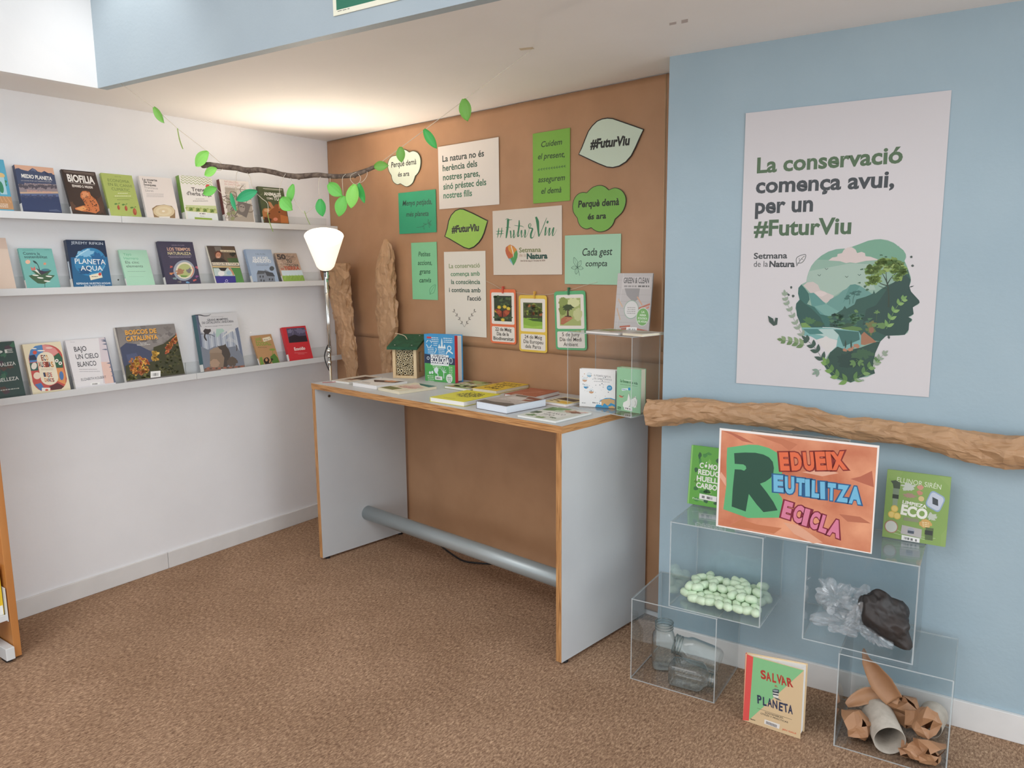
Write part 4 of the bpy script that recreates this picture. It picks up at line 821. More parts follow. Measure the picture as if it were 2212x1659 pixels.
def d(a):
    a.text('Cada gest', (1200, 292), (1556, 282), 80, '#1F3028', .012, .18); a.text('compta', (1243, 418), (1500, 416), 62, '#1F3028', .012, .18)
    c = (1148, 432)
    for x, y, w in ((1105, 312, 46), (1190, 350, 44), (1076, 437, 40), (1218, 445, 40), (1133, 512, 40)):
        dx, dy = x-c[0], y-c[1]; q = math.hypot(dx, dy); nx, ny = -dy/q*w/2, dx/q*w/2
        a.stroke([c, (c[0]+dx*.5+nx, c[1]+dy*.5+ny), (x, y), (c[0]+dx*.5-nx, c[1]+dy*.5-ny), c], 3.5, '#24483A'); a.line([c, (x, y)], 2, '#24483A')
    a.line([c, (1165, 480), (1176, 530)], 3.5, '#24483A')
poster('mint green wide note with a line-drawn sprig, reading Cada gest compta', [(1219.3, 509), (1341.5, 504.5), (1340, 615.7), (1221, 613.3)], VD, '#A6CFB2', d)

# dated cards pegged on a string
def rr(x0, y0, x1, y1, r, n=5, jt=lambda x, y: (x, y)):
    out = []
    for cx, cy, a0 in ((x1-r, y0+r, -90), (x1-r, y1-r, 0), (x0+r, y1-r, 90), (x0+r, y0+r, 180)):
        for i in range(n+1): t = math.radians(a0+90*i/n); out.append(jt(cx+r*math.cos(t), cy+r*math.sin(t)))
    return out
def card(label, px, color, photo, lines, peg, plabel):
    P = [on_brown(x, y, .018) for x, y in px]; w = (P[1]-P[0]).length; h = (P[3]-P[0]).length
    a_ = (P[1]-P[0]).normalized(); n_ = a_.cross((P[0]-P[3]).normalized()); u_ = n_.cross(a_)
    t = thing('date_card', label, 'card', frame(P[3], a_, u_), 'date cards pegged on the string')
    a = Art(w, h, ((0, 0), (100, 0), (100, 200), (0, 200))); O = rr(0, 0, 100, 200, 9)
    V = [a.mp(*p) for p in O]; n = len(V)
    mobj('card_board', [(x, 0, y) for x, y in V]+[(x, .001, y) for x, y in V], [tuple(range(n)), tuple(range(2*n-1, n-1, -1))]+[(i, n+i, n+(i+1) % n, (i+1) % n) for i in range(n)], pm(color, .45), t, Matrix())
    a.poly(rr(6, 12, 94, 128, 5), '#ECE6DC'); a.poly(rr(6, 137, 94, 193, 5), '#ECE6DC'); photo(a)
    for i, (s, x0, x1) in enumerate(lines): a.text(s, (x0, 153+i*17), (x1, 153+i*17), 11.5, '#4A443C', .012)
    a.build(t)
    q = on_brown(*peg[:2], .018); L_ = .034
    c = thing('clothes_peg', plabel, 'clothes peg', frame(q, a_, u_), 'small coloured pegs on the string')
    box('peg_arm', (-.0035, -.0075, -L_/2), (.0035, -.0025, L_/2), pm(peg[2], .5), c, Matrix(), .0006); box('peg_arm', (-.0035, .002, -L_/2), (.0035, .006, L_/2), pm(peg[2], .5), c, Matrix(), .0006)
    v, f = tube_mesh([(-.0042, .0, .002), (.0042, .0, .002)], .0024, 8); mobj('spring', v, f, M_CHROME, c, Matrix())
def ph1(a):
    a.rect(16, 24, 84, 117, '#2E3B26'); rnd = random.Random(1)
    for i in range(40): a.blob(18+rnd.random()*64, 26+rnd.random()*88, 6, 5, rnd.choice(['#3F5230', '#26321F', '#4C6138']), i, .5, 8, keep=True)
    a.z += a.step
    for x, y in ((36, 66), (72, 70), (50, 112), (25, 80), (58, 64)):
        for k in range(8): q = k*.785; a.leaf(x, y, x+9*math.cos(q), y+8*math.sin(q), 3.6, '#E0C23E', n=3)
    a.poly([(18, 74), (34, 72), (48, 82), (62, 74), (80, 78), (66, 98), (52, 102), (36, 100)], '#8A3422'); a.blob(34, 84, 9, 8, '#B0502E', 3, .4); a.blob(66, 86, 9, 8, '#B0502E', 4, .4); a.rect(47, 78, 51, 102, '#2A1A14')
def ph2(a):
    a.rect(16, 26, 84, 117, '#4F5A2E'); rnd = random.Random(2)
    for i in range(30): a.blob(20+rnd.random()*60, 28+rnd.random()*40, 7, 6, rnd.choice(['#A85E30', '#3A4522', '#6A7A34', '#8A9A44', '#2C3520']), i, .5, 8, keep=True)
    a.z += a.step; a.rect(16, 72, 84, 80, '#39401F'); a.rect(16, 80, 84, 117, '#86B23C'); a.poly([(30, 84), (84, 80), (84, 92), (50, 90)], '#3A5A24'); a.poly([(16, 104), (50, 110), (84, 104), (84, 117), (16, 117)], '#9CC64E')
    for x in (24, 46, 70): a.rect(x, 50, x+3, 82, '#33281C')
def ph3(a):
    a.rect(16, 24, 84, 117, '#A9B46E'); a.blob(60, 40, 22, 16, '#D8DCA4', 1, .2); a.blob(30, 40, 14, 20, '#8A9A52', 2, .2); a.blob(74, 80, 14, 22, '#C8CC94', 3, .2); a.blob(26, 66, 12, 16, '#7F9148', 4, .2)
    a.blob(42, 56, 17, 11, '#3A4A2A', 5, .4, 20); a.poly([(41, 62), (45, 62), (46, 84), (40, 84)], '#4A3524'); a.ell(43, 86, 11, 3, '#3A2A1E')
    a.poly([(18, 112), (20, 94), (32, 86), (56, 88), (58, 92), (48, 100), (38, 106), (26, 114)], '#B5704F'); a.line([(40, 92), (56, 92)], 1.5, '#D4977A'); a.line([(36, 98), (50, 97)], 1.5, '#D4977A')
card('orange-framed card with butterfly photo, dated 22 de Maig', [(1059, 624.5), (1115, 625), (1115, 743), (1060, 740.5)], '#E5764C', ph1, (('22 de Maig', 20, 82), ('Dia de la', 26, 72), ('Biodiversitat', 12, 90)), (1087, 626, '#D05A44'), 'orange-red peg holding the butterfly card')
card('yellow-framed card with park photo, dated 24 de Maig', [(1125, 637.5), (1186, 638.5), (1184, 762), (1122, 758)], '#E3C04E', ph2, (('24 de Maig', 20, 82), ('Dia Europeu', 16, 86), ('dels Parcs', 22, 78)), (1155.5, 637, '#D8A84A'), 'yellow peg holding the park card')
card('green-framed card with a hand holding a small tree, dated 5 de Juny', [(1194.5, 630), (1262, 627.5), (1267, 753), (1201, 755)], '#5FB079', ph3, (('5 de Juny', 22, 78), ('Dia del Medi', 14, 84), ('Ambient', 26, 72)), (1229, 629, '#3E7A56'), 'green peg holding the small tree card')
tag(tube('card_string', smooth_curve([on_brown(x, y, .016) for x, y in ((1048, 606), (1065, 614), (1087, 626), (1120, 633), (1155, 637), (1192, 635), (1229, 627), (1262, 617), (1290, 609))], 5), .0007, pm('#D8CFC0', .8), None, 5), 'thin pale string carrying the three dated cards', 'string')

# ------------------------------------------------------------------ crumpled kraft paper trunks
def trunk(name, label, rows, place, cat='paper roll', twist=2.2, seed=1, seg=150, sub=14, squash=.75, amp=.22, open_ends=True, mat=None, axis='v'):
    """rows: (c0, c1, s) image edges -> centre and half width on the given surface"""
    C_, R_ = [], []
    for e0, e1 in rows:
        p, q = place(*e0), place(*e1); C_.append((p+q)/2); R_.append((p-q).length/2)
    Cs = smooth_curve(C_, sub); n = len(Cs); rnd = random.Random(int(seed*10))
    cum = [0.]
    for i in range(1, n): cum.append(cum[-1]+(Cs[i]-Cs[i-1]).length)
    na = 20; step = .030 if axis == 'v' else .034; nr = max(8, int(cum[-1]/step)); G = []
    def samp(L_):
        L_ = min(max(L_, 0), cum[-1]*.99999); i = 0
        lo_, hi_ = 0, n-1
        while hi_-lo_ > 1:
            m_ = (lo_+hi_)//2
            if cum[m_] <= L_: lo_ = m_
            else: hi_ = m_
        t_ = (L_-cum[lo_])/max(1e-6, cum[hi_]-cum[lo_]); k = (lo_+t_)/sub; j = min(int(k), len(R_)-2)
        r = R_[j]+(R_[j+1]-R_[j])*(k-j); T_ = (Cs[min(lo_+3, n-1)]-Cs[max(lo_-2, 0)]).normalized()
        nrm = -(BN if axis == 'v' else LN); side = T_.cross(nrm).normalized(); return Cs[lo_].lerp(Cs[hi_], t_), r, side, side.cross(T_).normalized()
    for i in range(nr+1):
        row = []
        for s in range(na):
            th = 2*math.pi*(s+.5*(i % 2)+rnd.uniform(-.32, .32))/na; L_ = cum[-1]*(i+(rnd.uniform(-.42, .42) if 0 < i < nr else rnd.uniform(-.2, .2)))/nr
            c, r, side, nn = samp(L_); tw = th+L_*twist*1.6
            q = .9*noise.noise(Vector((math.cos(tw)*1.3+seed, math.sin(tw)*1.3, L_*5)))+1.5*(.5-abs(noise.noise(Vector((math.cos(tw)*1.9-seed, math.sin(tw)*1.9, L_*4.)))*2.4))*.45+rnd.uniform(-.42, .42)
            rr_ = r*(1+amp*q)*.97; row.append(c+side*math.cos(th)*rr_+nn*math.sin(th)*rr_*squash)
        G.append(row)
    bm = bmesh.new(); GV = [[bm.verts.new(p) for p in row] for row in G]
    for i in range(nr):
        for s in range(na):
            a_, b_ = GV[i][s], GV[i][(s+1) % na]; c_, d_ = GV[i+1][s], GV[i+1][(s+1) % na]
            for t_ in (((a_, b_, d_), (a_, d_, c_)) if i % 2 else ((a_, b_, c_), (b_, d_, c_))): bm.faces.new(t_)
    bmesh.ops.subdivide_edges(bm, edges=bm.edges[:], cuts=2, use_grid_fill=True)
    for v_ in bm.verts: p = v_.co; v_.co = p+Vector((noise.noise(p*60), noise.noise(p*60+Vector((9, 0, 0))), noise.noise(p*60+Vector((0, 9, 0)))))*.0032+Vector((noise.noise(p*25), noise.noise(p*25+Vector((9, 0, 0))), noise.noise(p*25+Vector((0, 9, 0)))))*.004
    bm.verts.index_update(); v = [v_.co.copy() for v_ in bm.verts]; f = [tuple(q.index for q in f_.verts) for f_ in bm.faces]; bm.free()
    o = mobj(name, v, f, mat or M_KRAFT2, smooth=False); m = o.modifiers.new('s', 'SOLIDIFY'); m.thickness = .0008; m.offset = -1
    return tag(o, label, cat)
bp = lambda off: (lambda x, y: on_brown(x, y, off))
def zr(rows, ox, oy, s): return [((a/s+ox, y/s+oy), (b/s+ox, y/s+oy)) for y, a, b in rows]
trunk('kraft_paper_roll', 'wide crumpled brown paper trunk taped beside the lamp in the corner',
      zr([(385, 215, 397), (450, 218, 400), (540, 232, 402), (660, 245, 398), (760, 262, 410), (880, 285, 428), (1000, 312, 444), (1100, 322, 450), (1200, 345, 468), (1320, 372, 485), (1440, 392, 492), (1560, 400, 500)], 660, 480, 4.367), bp(.10), amp=.34, seed=3.3, mat=M_KRAFT2V, squash=.42, twist=1.4)
tk = bpy.data.objects['kraft_paper_roll']
P = [on_brown(660+x/4.367, 480+y/4.367, .085+o_) for x, y, o_ in ((108, 412, .02), (150, 400, .02), (215, 480, .0), (245, 620, -.01), (285, 780, -.01), (312, 940, .0), (296, 945, .01), (262, 800, .015), (232, 640, .02), (165, 480, .03))]
n = len(P); o = mobj('hanging_flap', P+[p+BN*.001 for p in P], [tuple(range(n)), tuple(range(2*n-1, n-1, -1))]+[(i, n+i, n+(i+1) % n, (i+1) % n) for i in range(n)], M_KRAFT3); o.parent = tk
trunk('kraft_paper_roll', 'narrow twisted brown paper trunk with a pointed top, left of the insect house',
      zr([(165, 738, 752), (220, 722, 800), (290, 712, 826), (330, 704, 828), (372, 700, 832), (395, 672, 834), (430, 676, 836), (520, 680, 842), (640, 684, 848), (760, 690, 856), (880, 690, 862), (980, 692, 858), (1080, 697, 848), (1180, 704, 822), (1300, 715, 815), (1430, 722, 820), (1560, 725, 820)], 660, 480, 4.367), bp(.062), amp=.33, seed=8.1, mat=M_KRAFT2V, squash=.45, twist=1.6)
bl = lambda off: (lambda x, y: on_blue(x, y, off))
tl = [(1399, 863.5, 919.5), (1440, 863, 917), (1512, 861.5, 913.5), (1560, 865, 915), (1606, 869, 919), (1650, 872, 923), (1692, 873, 926.5), (1724, 876, 927), (1756, 884, 931), (1790, 893, 938), (1824, 901, 945), (1875, 906, 953), (1925, 911, 960), (1972, 916, 966), (2019, 920, 974), (2050, 925, 982), (2080, 930, 990), (2132, 936, 1002), (2175, 939, 1009), (2212, 941, 1013), (2300, 948, 1024), (2390, 958, 1034)]
trunk('kraft_paper_roll', 'long horizontal crumpled brown paper trunk across the blue wall', [((x, a), (x, b)) for x, a, b in tl], bl(.058), seed=5.2, squash=.8, twist=2.0, axis='h', sub=12, amp=.22)

# ------------------------------------------------------------------ floor lamp
LX = .45
lp0 = hit(712, 822, (LX, 0, 0), (1, 0, 0)); lp1 = hit(703, 575, (LX, 0, 0), (1, 0, 0))
lx, ly = lp1.x, lp1.y
lamp = thing('floor_lamp', 'slim chrome floor lamp with lit white cone shade in the corner', 'lamp', Matrix.Translation((lx, ly, 0)))
lathe('base', [(0, .028), (.05, .026), (.068, .018), (.072, .004), (.072, 0), (0, 0)], pm('#B9B9B6', .3, .9), lamp, Matrix())
zj = hit(708, 770, (LX, 0, 0), (1, 0, 0)).z
tube('pole', [(0, 0, .02), (0, 0, zj-.05)], .0085, M_CHROME, lamp, 14, mw=Matrix()); tube('pole', [(-.001, 0, zj-.02), (0, 0, 1.46)], .0095, M_CHROME, lamp, 14, mw=Matrix()); tube('pole', [(.012, .0, zj+.02), (.008, 0, 1.42)], .003, M_CHROME, lamp, 8, mw=Matrix())
bm = bmesh.new()
for z, r in ((zj+.03, .014), (zj, .011), (zj-.035, .014)):
    q = bmesh.ops.create_uvsphere(bm, u_segments=14, v_segments=8, radius=r); bmesh.ops.translate(bm, verts=q['verts'], vec=(0, -.004, z))
bm_box(bm, (-.006, -.008, zj-.05), (.006, .008, zj+.045), 0, .003); bm_obj('elbow_joint', bm, M_CHROME, lamp, Matrix(), True)
tube('cable', smooth_curve([(0, -.01, zj+.06), (-.02, -.012, zj+.02), (-.026, -.012, zj-.01), (-.014, -.01, zj-.05), (0, -.008, zj-.075)], 6), .0028, M_BLACK, lamp, 8, mw=Matrix())
bm = bmesh.new(); bm_box(bm, (-.008, -.011, 1.40), (.008, .011, 1.49), 0, .004); bm_box(bm, (-.012, -.006, 1.475), (.012, .012, 1.525), 0, .004); bm_obj('neck_bracket', bm, M_CHROME, lamp, Matrix())
ax = (Vector((0, 0, 1))*.86+Vector((CAM.x-lx, CAM.y-ly, 0)).normalized()*.50+Vector((-.04, .03, 0))).normalized()
Ms = Matrix.Translation((0, 0, 1.528)) @ ax.to_track_quat('Z', 'Y').to_matrix().to_4x4()
lathe('socket', [(0, -.012), (.016, -.012), (.02, .0), (.02, .022), (0, .022)], M_BLACK, lamp, Ms, 16)
sm = bpy.data.materials.new('lit_white_shade'); sm.use_nodes = True; b_ = sm.node_tree.nodes['Principled BSDF']
b_.inputs['Base Color'].default_value = (.9, .88, .84, 1); b_.inputs['Emission Color'].default_value = (1, .86, .66, 1); b_.inputs['Emission Strength'].default_value = .62
SL, R0, R1 = .195, .047, .101
pr = [(.0, .006), (.02, .004), (.036, .008), (R0, .022)]+[(R0+(R1-R0)*t/8, .022+(SL-.022)*t/8) for t in range(1, 9)]
pr += [(R1-.002, SL)]+[(R0+(R1-R0)*t/8-.0025, .024+(SL-.024)*t/8) for t in range(7, -1, -1)]+[(.034, .011), (.018, .008), (0, .009)]
lathe('shade', pr, sm, lamp, Ms, 48)
bm_ = bmesh.new(); bmesh.ops.create_uvsphere(bm_, u_segments=20, v_segments=12, radius=.028); bmesh.ops.translate(bm_, verts=bm_.verts, vec=(0, 0, .075))
be = bpy.data.materials.new('lit_bulb'); be.use_nodes = True; b_ = be.node_tree.nodes['Principled BSDF']; b_.inputs['Emission Color'].default_value = (1, .84, .62, 1); b_.inputs['Emission Strength'].default_value = 14
bm_obj('bulb', bm_, be, lamp, Ms, True)
pl = bpy.data.lights.new('lamp_bulb_light', 'POINT'); pl.energy = 15; pl.color = (1, .86, .70); pl.shadow_soft_size = .03
po = bpy.data.objects.new('lamp_bulb_light', pl); COL.objects.link(po); po.parent = lamp; po.matrix_local = Ms @ Matrix.Translation((0, 0, .125))
po['label'] = 'warm light of the bulb'

# ------------------------------------------------------------------ hanging branch with paper leaves
PL = on_z(262, 181, HC); PR = on_z(1152, 105, HC); PNM = (PR-PL).cross(Vector((0, 0, 1))).normalized()
if PNM.dot(CAM-PL) < 0: PNM = -PNM
def on_str(x, y, off=0): return hit(x, y, PL+PNM*off, PNM)
bpx = [(437, 357), (455, 357), (480, 360), (510, 363), (533, 368), (560, 367), (590, 372), (615, 378), (645, 381), (685, 378), (720, 381), (750, 380), (770, 376), (792, 368), (806, 362), (811, 361)]
br = [5, 5.4, 5, 4.8, 5.2, 4.6, 4.5, 4.4, 4.8, 4.2, 4.0, 3.8, 4.4, 3.4, 3.2, 2.8]
bt = thing('hanging_branch', 'bare grey-brown branch hung on strings in front of the corner', 'branch', Matrix.Translation(on_str(620, 370)))
inv = bt.matrix_world.inverted()
Pb = smooth_curve([on_str(x, y) for x, y in bpx], 5); rb = []
for i in range(len(Pb)): k = i/5; j = min(int(k), len(br)-1); rb.append((br[j]+(br[min(j+1, len(br)-1)]-br[j])*(k-j))*.00225*(1+.12*noise.noise(Vector((i*.7, 0, 0)))))
tube('branch_wood', [inv @ p for p in Pb], rb, M_BARK, bt, 12, mw=Matrix())
for x, y, X, Y, r in ((535, 368, 537, 375, .007), (645, 382, 646, 388, .007), (768, 377, 765, 384, .007), (806, 362, 814, 357, .0055)):
    tube('twig_stub', [inv @ on_str(x, y), inv @ on_str((x+X)/2, (y+Y)/2), inv @ on_str(X, Y)], [r, r*.9, r*.6], M_BARK, bt, 8, mw=Matrix())
M_STR = pm('#CFC6B6', .8)
tag(tube('hanging_string', [on_str(x, y) for x, y in ((262, 181), (345, 243), (385, 279), (450, 329), (480, 355))], .0011, M_STR, None, 6), 'thin string from the ceiling to the left end of the hanging branch', 'string')
tag(tube('hanging_string', [on_str(x, y) for x, y in ((808, 362), (866, 319), (918, 280), (1003, 216), (1152, 105))], .0011, M_STR, None, 6), 'thin string from the ceiling to the right end of the hanging branch', 'string')
tape = [on_z(x, y, HC-.001) for x, y in ((1121, 105), (1150, 102), (1154, 106), (1125, 109))]
tag(mobj('adhesive_tape', tape+[p+Vector((0, 0, .0008)) for p in tape], [(0, 1, 2, 3), (7, 6, 5, 4), (0, 4, 5, 1), (1, 5, 6, 2), (2, 6, 7, 3), (3, 7, 4, 0)], pm('#CDBFA8', .5)), 'strip of clear tape fixing the right string to the ceiling', 'tape')
LG = {'b': '#8BD25E', 'm': '#6DBE52', 'd': '#3FA84E', 'e': '#2FA06A', 'o': '#8FAE52', 'k': '#6FA844'}
def pleaf(label, base, tip, wpx, col, off=.012, yaw=0., loop=None, bend=.12):
    """flat cut-out leaf between two image points, loop = its string"""
    b0, t0 = on_str(*base, off), on_str(*tip, off); L_ = (t0-b0).length; ux = (t0-b0).normalized()
    sd = PNM.cross(ux).normalized(); sd = (sd*math.cos(yaw)+PNM*math.sin(yaw)).normalized(); nn = ux.cross(sd); w_ = wpx*.00215/max(math.cos(yaw), .25)
    t = thing('paper_leaf', label, 'paper leaf', Matrix.Translation(b0), 'green paper leaves of the hanging mobile')
    nI, nJ = 10, 4; v, f = [], []
    for i in range(nI+1):
        s = i/nI; hw = w_/2*(math.sin(math.pi*min(1, s*.94+.05))**.75)*(1.0 if s < .97 else .55)
        for j in range(nJ+1):
            q = j/nJ*2-1; v.append(ux*(L_*s)+sd*(q*hw)+nn*(bend*w_*(q*q-.5)+.1*w_*math.sin(3*s)))
    for i in range(nI):
        for j in range(nJ): a_ = i*(nJ+1)+j; f.append((a_, a_+1, a_+nJ+2, a_+nJ+1))
    o = mobj('leaf_blade', v, f, pm(LG[col], .5), t, Matrix()); m = o.modifiers.new('s', 'SOLIDIFY'); m.thickness = .0006
    if loop:
        P = smooth_curve([on_str(x, y, off*.5) for x, y in loop], 5); tube('string_loop', [p-b0 for p in P], .0010, M_STR, t, 5, mw=Matrix())
    return t
pleaf('folded green leaf highest on the left string, below the ceiling', (332, 231), (355, 266), 15, 'k')
pleaf('thin olive leaf on the left string, seen edge-on', (383.5, 277.5), (395.5, 322), 8, 'o', yaw=.9)
pleaf('big bright leaf at the left tip of the branch', (450, 328), (424, 359.5), 24, 'b')
pleaf('small bright leaf hanging just under the left tip of the branch', (468, 364), (442.5, 379), 17, 'b', loop=[(447, 360), (447, 372), (458, 362), (466, 366), (476, 368), (484, 362)])
pleaf('leaf in front of the white grass-braid book', (468, 407), (439.5, 419), 18, 'm', loop=[(468, 407), (480, 418), (498, 422)])
pleaf('narrow emerald leaf hanging steeply in front of the maroon-spined book', (499, 417), (511, 456), 12, 'e', yaw=.3)
pleaf('wide emerald leaf lying almost level under the branch', (555, 413), (511, 433), 20, 'e', loop=[(521, 361), (512, 372), (510, 388), (508, 414)])
pleaf('long thin leaf dangling lowest, over the top ledge', (577.8, 459.4), (590, 500.5), 5, 'o', yaw=1.0, loop=[(534, 372), (541, 385), (544, 400), (551, 414), (565, 428), (578, 440), (579, 462)])
pleaf('upright leaf above the fawn book, the upper of an overlapping pair', (634, 398), (624, 441), 16, 'm', loop=[(628, 384), (631, 392), (634, 399)])
pleaf('broad leaf above the fawn book, the lower of an overlapping pair', (606.5, 428), (632, 454), 25, 'm', off=.02, loop=[(617, 375), (608, 392), (604, 410), (605, 428)])
pleaf('tiny sliver of a leaf hanging right of the fawn book', (657.8, 456), (670, 485), 3.5, 'o', yaw=1.1, loop=[(634, 428), (642, 443), (658, 461), (672, 452), (686, 441)])
pleaf('oval green leaf hanging alone left of the wall corner', (691.6, 429.5), (697.8, 467.6), 21, 'd', loop=[(696, 377), (689, 388), (688, 405), (691, 430)])
pleaf('leaf overlapping the wall corner just under the branch', (709, 397), (740, 423), 23, 'm', loop=[(713, 380), (713, 397)])
pleaf('leaf hanging low over the corner, pointed at the bottom', (744, 423.5), (732.5, 468), 24, 'm', off=.02, loop=[(747, 376), (740, 384), (740, 402), (742, 424)])
pleaf('large pointed leaf, front one of the pair near the right end', (767, 398), (759, 450), 25, 'b', off=.02, loop=[(770, 372), (759, 378), (757, 388), (766, 398), (776, 394), (779, 384), (774, 376)])
pleaf('darker leaf half hidden behind the large pointed leaf', (775, 395), (788, 439), 13, 'd', off=.008, loop=[(792, 366), (793, 378), (785, 391), (774, 396)])
pleaf('leaf pointing sideways at the right tip of the branch', (808, 360), (839.5, 357.5), 17, 'k')
pleaf('leaf in front of the cream cloud sign', (865.6, 317), (868, 351), 17, 'k')
pleaf('slanting leaf right of the cream cloud sign', (916, 279), (944, 321), 16, 'd')
pleaf('leaf highest on the right string, where paper meets ceiling', (1002, 213), (1010.5, 262), 22, 'k')

# ------------------------------------------------------------------ flat books on the table
def flat_book(fit, th, label, cover, draw, zb=TZ, page=None, back=None, **k):
    x, y, w, h, ph = fit; a_ = Vector((math.cos(ph), math.sin(ph), 0)); u_ = Vector((-a_.y, a_.x, 0))
    a = Art(w, h); draw(a)
    return make_book(label, frame((x, y, zb+th+.0006), a_, u_), w, h, th, cover, a, page=page, back=back, group='books lying on the table', **k)
def d(a): a.full('#D8CDBF'); a.rect(35, 18, 100, 60, '#3B2A22'); a.blob(70, 40, 26, 14, '#5A4032', 1, .4); a.rect(25, 60, 70, 78, '#8A6A56'); a.text('ANIMAL', (20, 90), (70, 90), 7, '#6A4A3A')
b1 = flat_book((.638, -.612, .13, .231, -.029), .011, 'flat book with a dark photo cover and red ribbon, at the left table end', '#D9D0C4', d)
tube('ribbon', smooth_curve([(.03, .006, -.001), (.02, .0065, -.012), (-.004, .0085, -.03), (-.022, .0105, -.026), (-.035, .0108, -.034)], 5), .0013, pm('#B0202C', .6), b1, 6, mw=Matrix())
def d(a): a.full('#E4E0DC'); a.poly([(8, 40), (100, 10), (100, 42), (40, 62)], '#3A2E2C'); a.blob(70, 30, 20, 12, '#C98A66', 2, .4); a.blob(40, 46, 16, 8, '#5A4440', 3, .4); a.text('TERRA', (10, 86), (50, 86), 8, '#55504C'); a.greek(10, 60, 92, 1.6, '#8A8580')
flat_book((.827, -.643, .184, .200, -.102), .019, 'flat thick white book with a dark photo band, second from the left', '#E6E3DF', d, page=M_PAPER)
def d(a):
    a.full('#E6DFC8'); a.rect(2, 70, 62, 96, '#6E7440'); a.blob(60, 45, 34, 18, '#D8B0A4', 2, .5); a.blob(50, 30, 20, 12, '#E7C9BE', 4, .5); a.poly([(20, 2), (100, 0), (100, 22), (50, 16)], '#2F6A62'); a.text('PLANTES', (20, 60), (80, 56), 7, '#7A4A44')
flat_book((1.032, -.672, .175, .221, -.206), .014, 'flat cream book with pink flowers and an olive block', '#E6DFC8', d, page=M_PAGEC)
def d(a):
    a.full('#A9B77A'); rnd = random.Random(5)
    for i in range(30): a.blob(rnd.random()*100, rnd.random()*100, 12, 7, rnd.choice(['#5E7A3A', '#C9A27A', '#E0D2B0', '#8A9A56', '#B5673F', '#3F5A34']), i, .5, 12, keep=True)
    a.z += a.step; a.rect(15, 40, 70, 60, '#D9D8BE'); a.text('EL BOSC', (20, 56), (64, 56), 9, '#3F5A34', .02)
flat_book((1.262, -.452, .15, .21, -.103), .013, 'flat book with a leafy green and orange cover, right of the ecology book', '#9AA86A', d, page=M_PAPER)
def d(a):
    a.full('#E0BE34')
    for i, (t, x0, x1) in enumerate((('NO HI HA', 12, 88), ('PLANETA B', 10, 92), ('ARA', 30, 72), ('O MAI', 22, 80))): a.text(t, (x0, 24+i*20), (x1, 24+i*20), 12, '#4A3A14', .03)
flat_book((1.435, -.45, .149, .243, -.076), .017, 'flat mustard yellow book with four rows of dark lettering', '#DDBB33', d, page=M_PAGEC)
def d(a):
    a.full('#E3DC2E')
    for i, (t, x0, x1) in enumerate((('¿CÓMO', 30, 74), ('COCINAR', 24, 82), ('EL FUTURO', 22, 84), ('HOY?', 36, 70))): a.text(t, (x0, 26+i*12), (x1, 27+i*12), 8.5, '#2A2612', .05, .1)
    a.greek(25, 60, 86, 2, '#6A661E')
flat_book((1.451, -.772, .203, .238, -.075), .021, 'flat bright yellow book with clustered black lettering, at the front table edge', '#E3DC2E', d, page=M_PAPER)
def d(a): a.full('#A85A40'); a.stroke([(10, 70), (40, 60), (60, 45), (90, 52)], [1, 4, 3, 1], '#D09A84'); a.stroke([(30, 40), (55, 30), (85, 34)], [1, 5, 1], '#C98A74'); a.blob(60, 30, 8, 5, '#C4806A', 3, .3); a.text('TIERRA', (12, 88), (50, 88), 6, '#E2C0B0')
flat_book((1.667, -.513, .162, .203, -.025), .018, 'flat rust red book behind the thick white one', '#A85A40', d, page=M_PAPER)
def d(a):
    a.full('#B9B0AC'); a.poly([(0, 66), (60, 62), (100, 80), (100, 100), (0, 100)], '#55504E'); a.poly([(0, 66), (50, 60), (90, 74), (40, 84), (0, 80)], '#A8A09C'); a.rect(20, 20, 90, 58, '#D4CCC8'); a.poly([(50, 4), (100, 10), (100, 26), (60, 22)], '#7A3A2C'); a.poly([(70, 30), (100, 24), (100, 40), (74, 44)], '#8A4A3A'); a.poly([(10, 6), (46, 2), (48, 12), (20, 16)], '#5A4A3E'); a.greek(26, 80, 44, 2, '#9A918E', 4)
flat_book((1.723, -.791, .181, .234, -.173), .032, 'flat very thick book with bluish white page edges at the front', '#77706E', d, page=noisy('bluish_page_edges', '#D9E1EC', '#E9EEF4', 300, .7, .2, 300, stretch=(1, 6, 1), dist=.001))
def d(a): a.full('#E7D9A8'); a.poly([(10, 10), (92, 16), (88, 52), (0, 46)], '#3A2A26'); a.poly([(30, 12), (80, 18), (78, 28), (36, 24)], '#7A706C'); a.rect(46, 62, 96, 92, '#E8B93E'); a.rect(4, 56, 26, 66, '#4A3A2A'); a.rect(4, 74, 20, 82, '#4A3A2A'); a.rect(34, 68, 44, 78, '#3A2A26')
flat_book((1.900, -.545, .125, .14, -.182), .012, 'flat yellow and black photo book half under the clear box', '#E6D8A6', d, page=M_PAPER, back='#D9B8B0')
def d(a):
    a.full('#DDE2DA'); rnd = random.Random(8)
    for x, y, r, c in ((12, 20, 22, '#5F8A5A'), (30, 8, 20, '#7FA878'), (8, 60, 14, '#3F5A3E'), (20, 84, 12, '#6A8A5A'), (50, 90, 10, '#7A9A5A'), (64, 18, 18, '#C9A58E'), (78, 22, 12, '#8A5A44'), (90, 12, 10, '#D8B8B0'), (40, 30, 12, '#C3D6C0'), (74, 78, 9, '#4F6A4A')): a.blob(x, y, r, r*.7, c, x, .45, 18)
    a.poly([(22, 36), (84, 40), (84, 78), (20, 76)], '#EDEDEA'); a.text('BLANCO', (30, 54), (76, 55), 9, '#3A3A38', .0); a.text('TIPO', (30, 70), (62, 71), 9, '#3A3A38', .0); a.greek(30, 70, 73, 1.4, '#8A8A86')
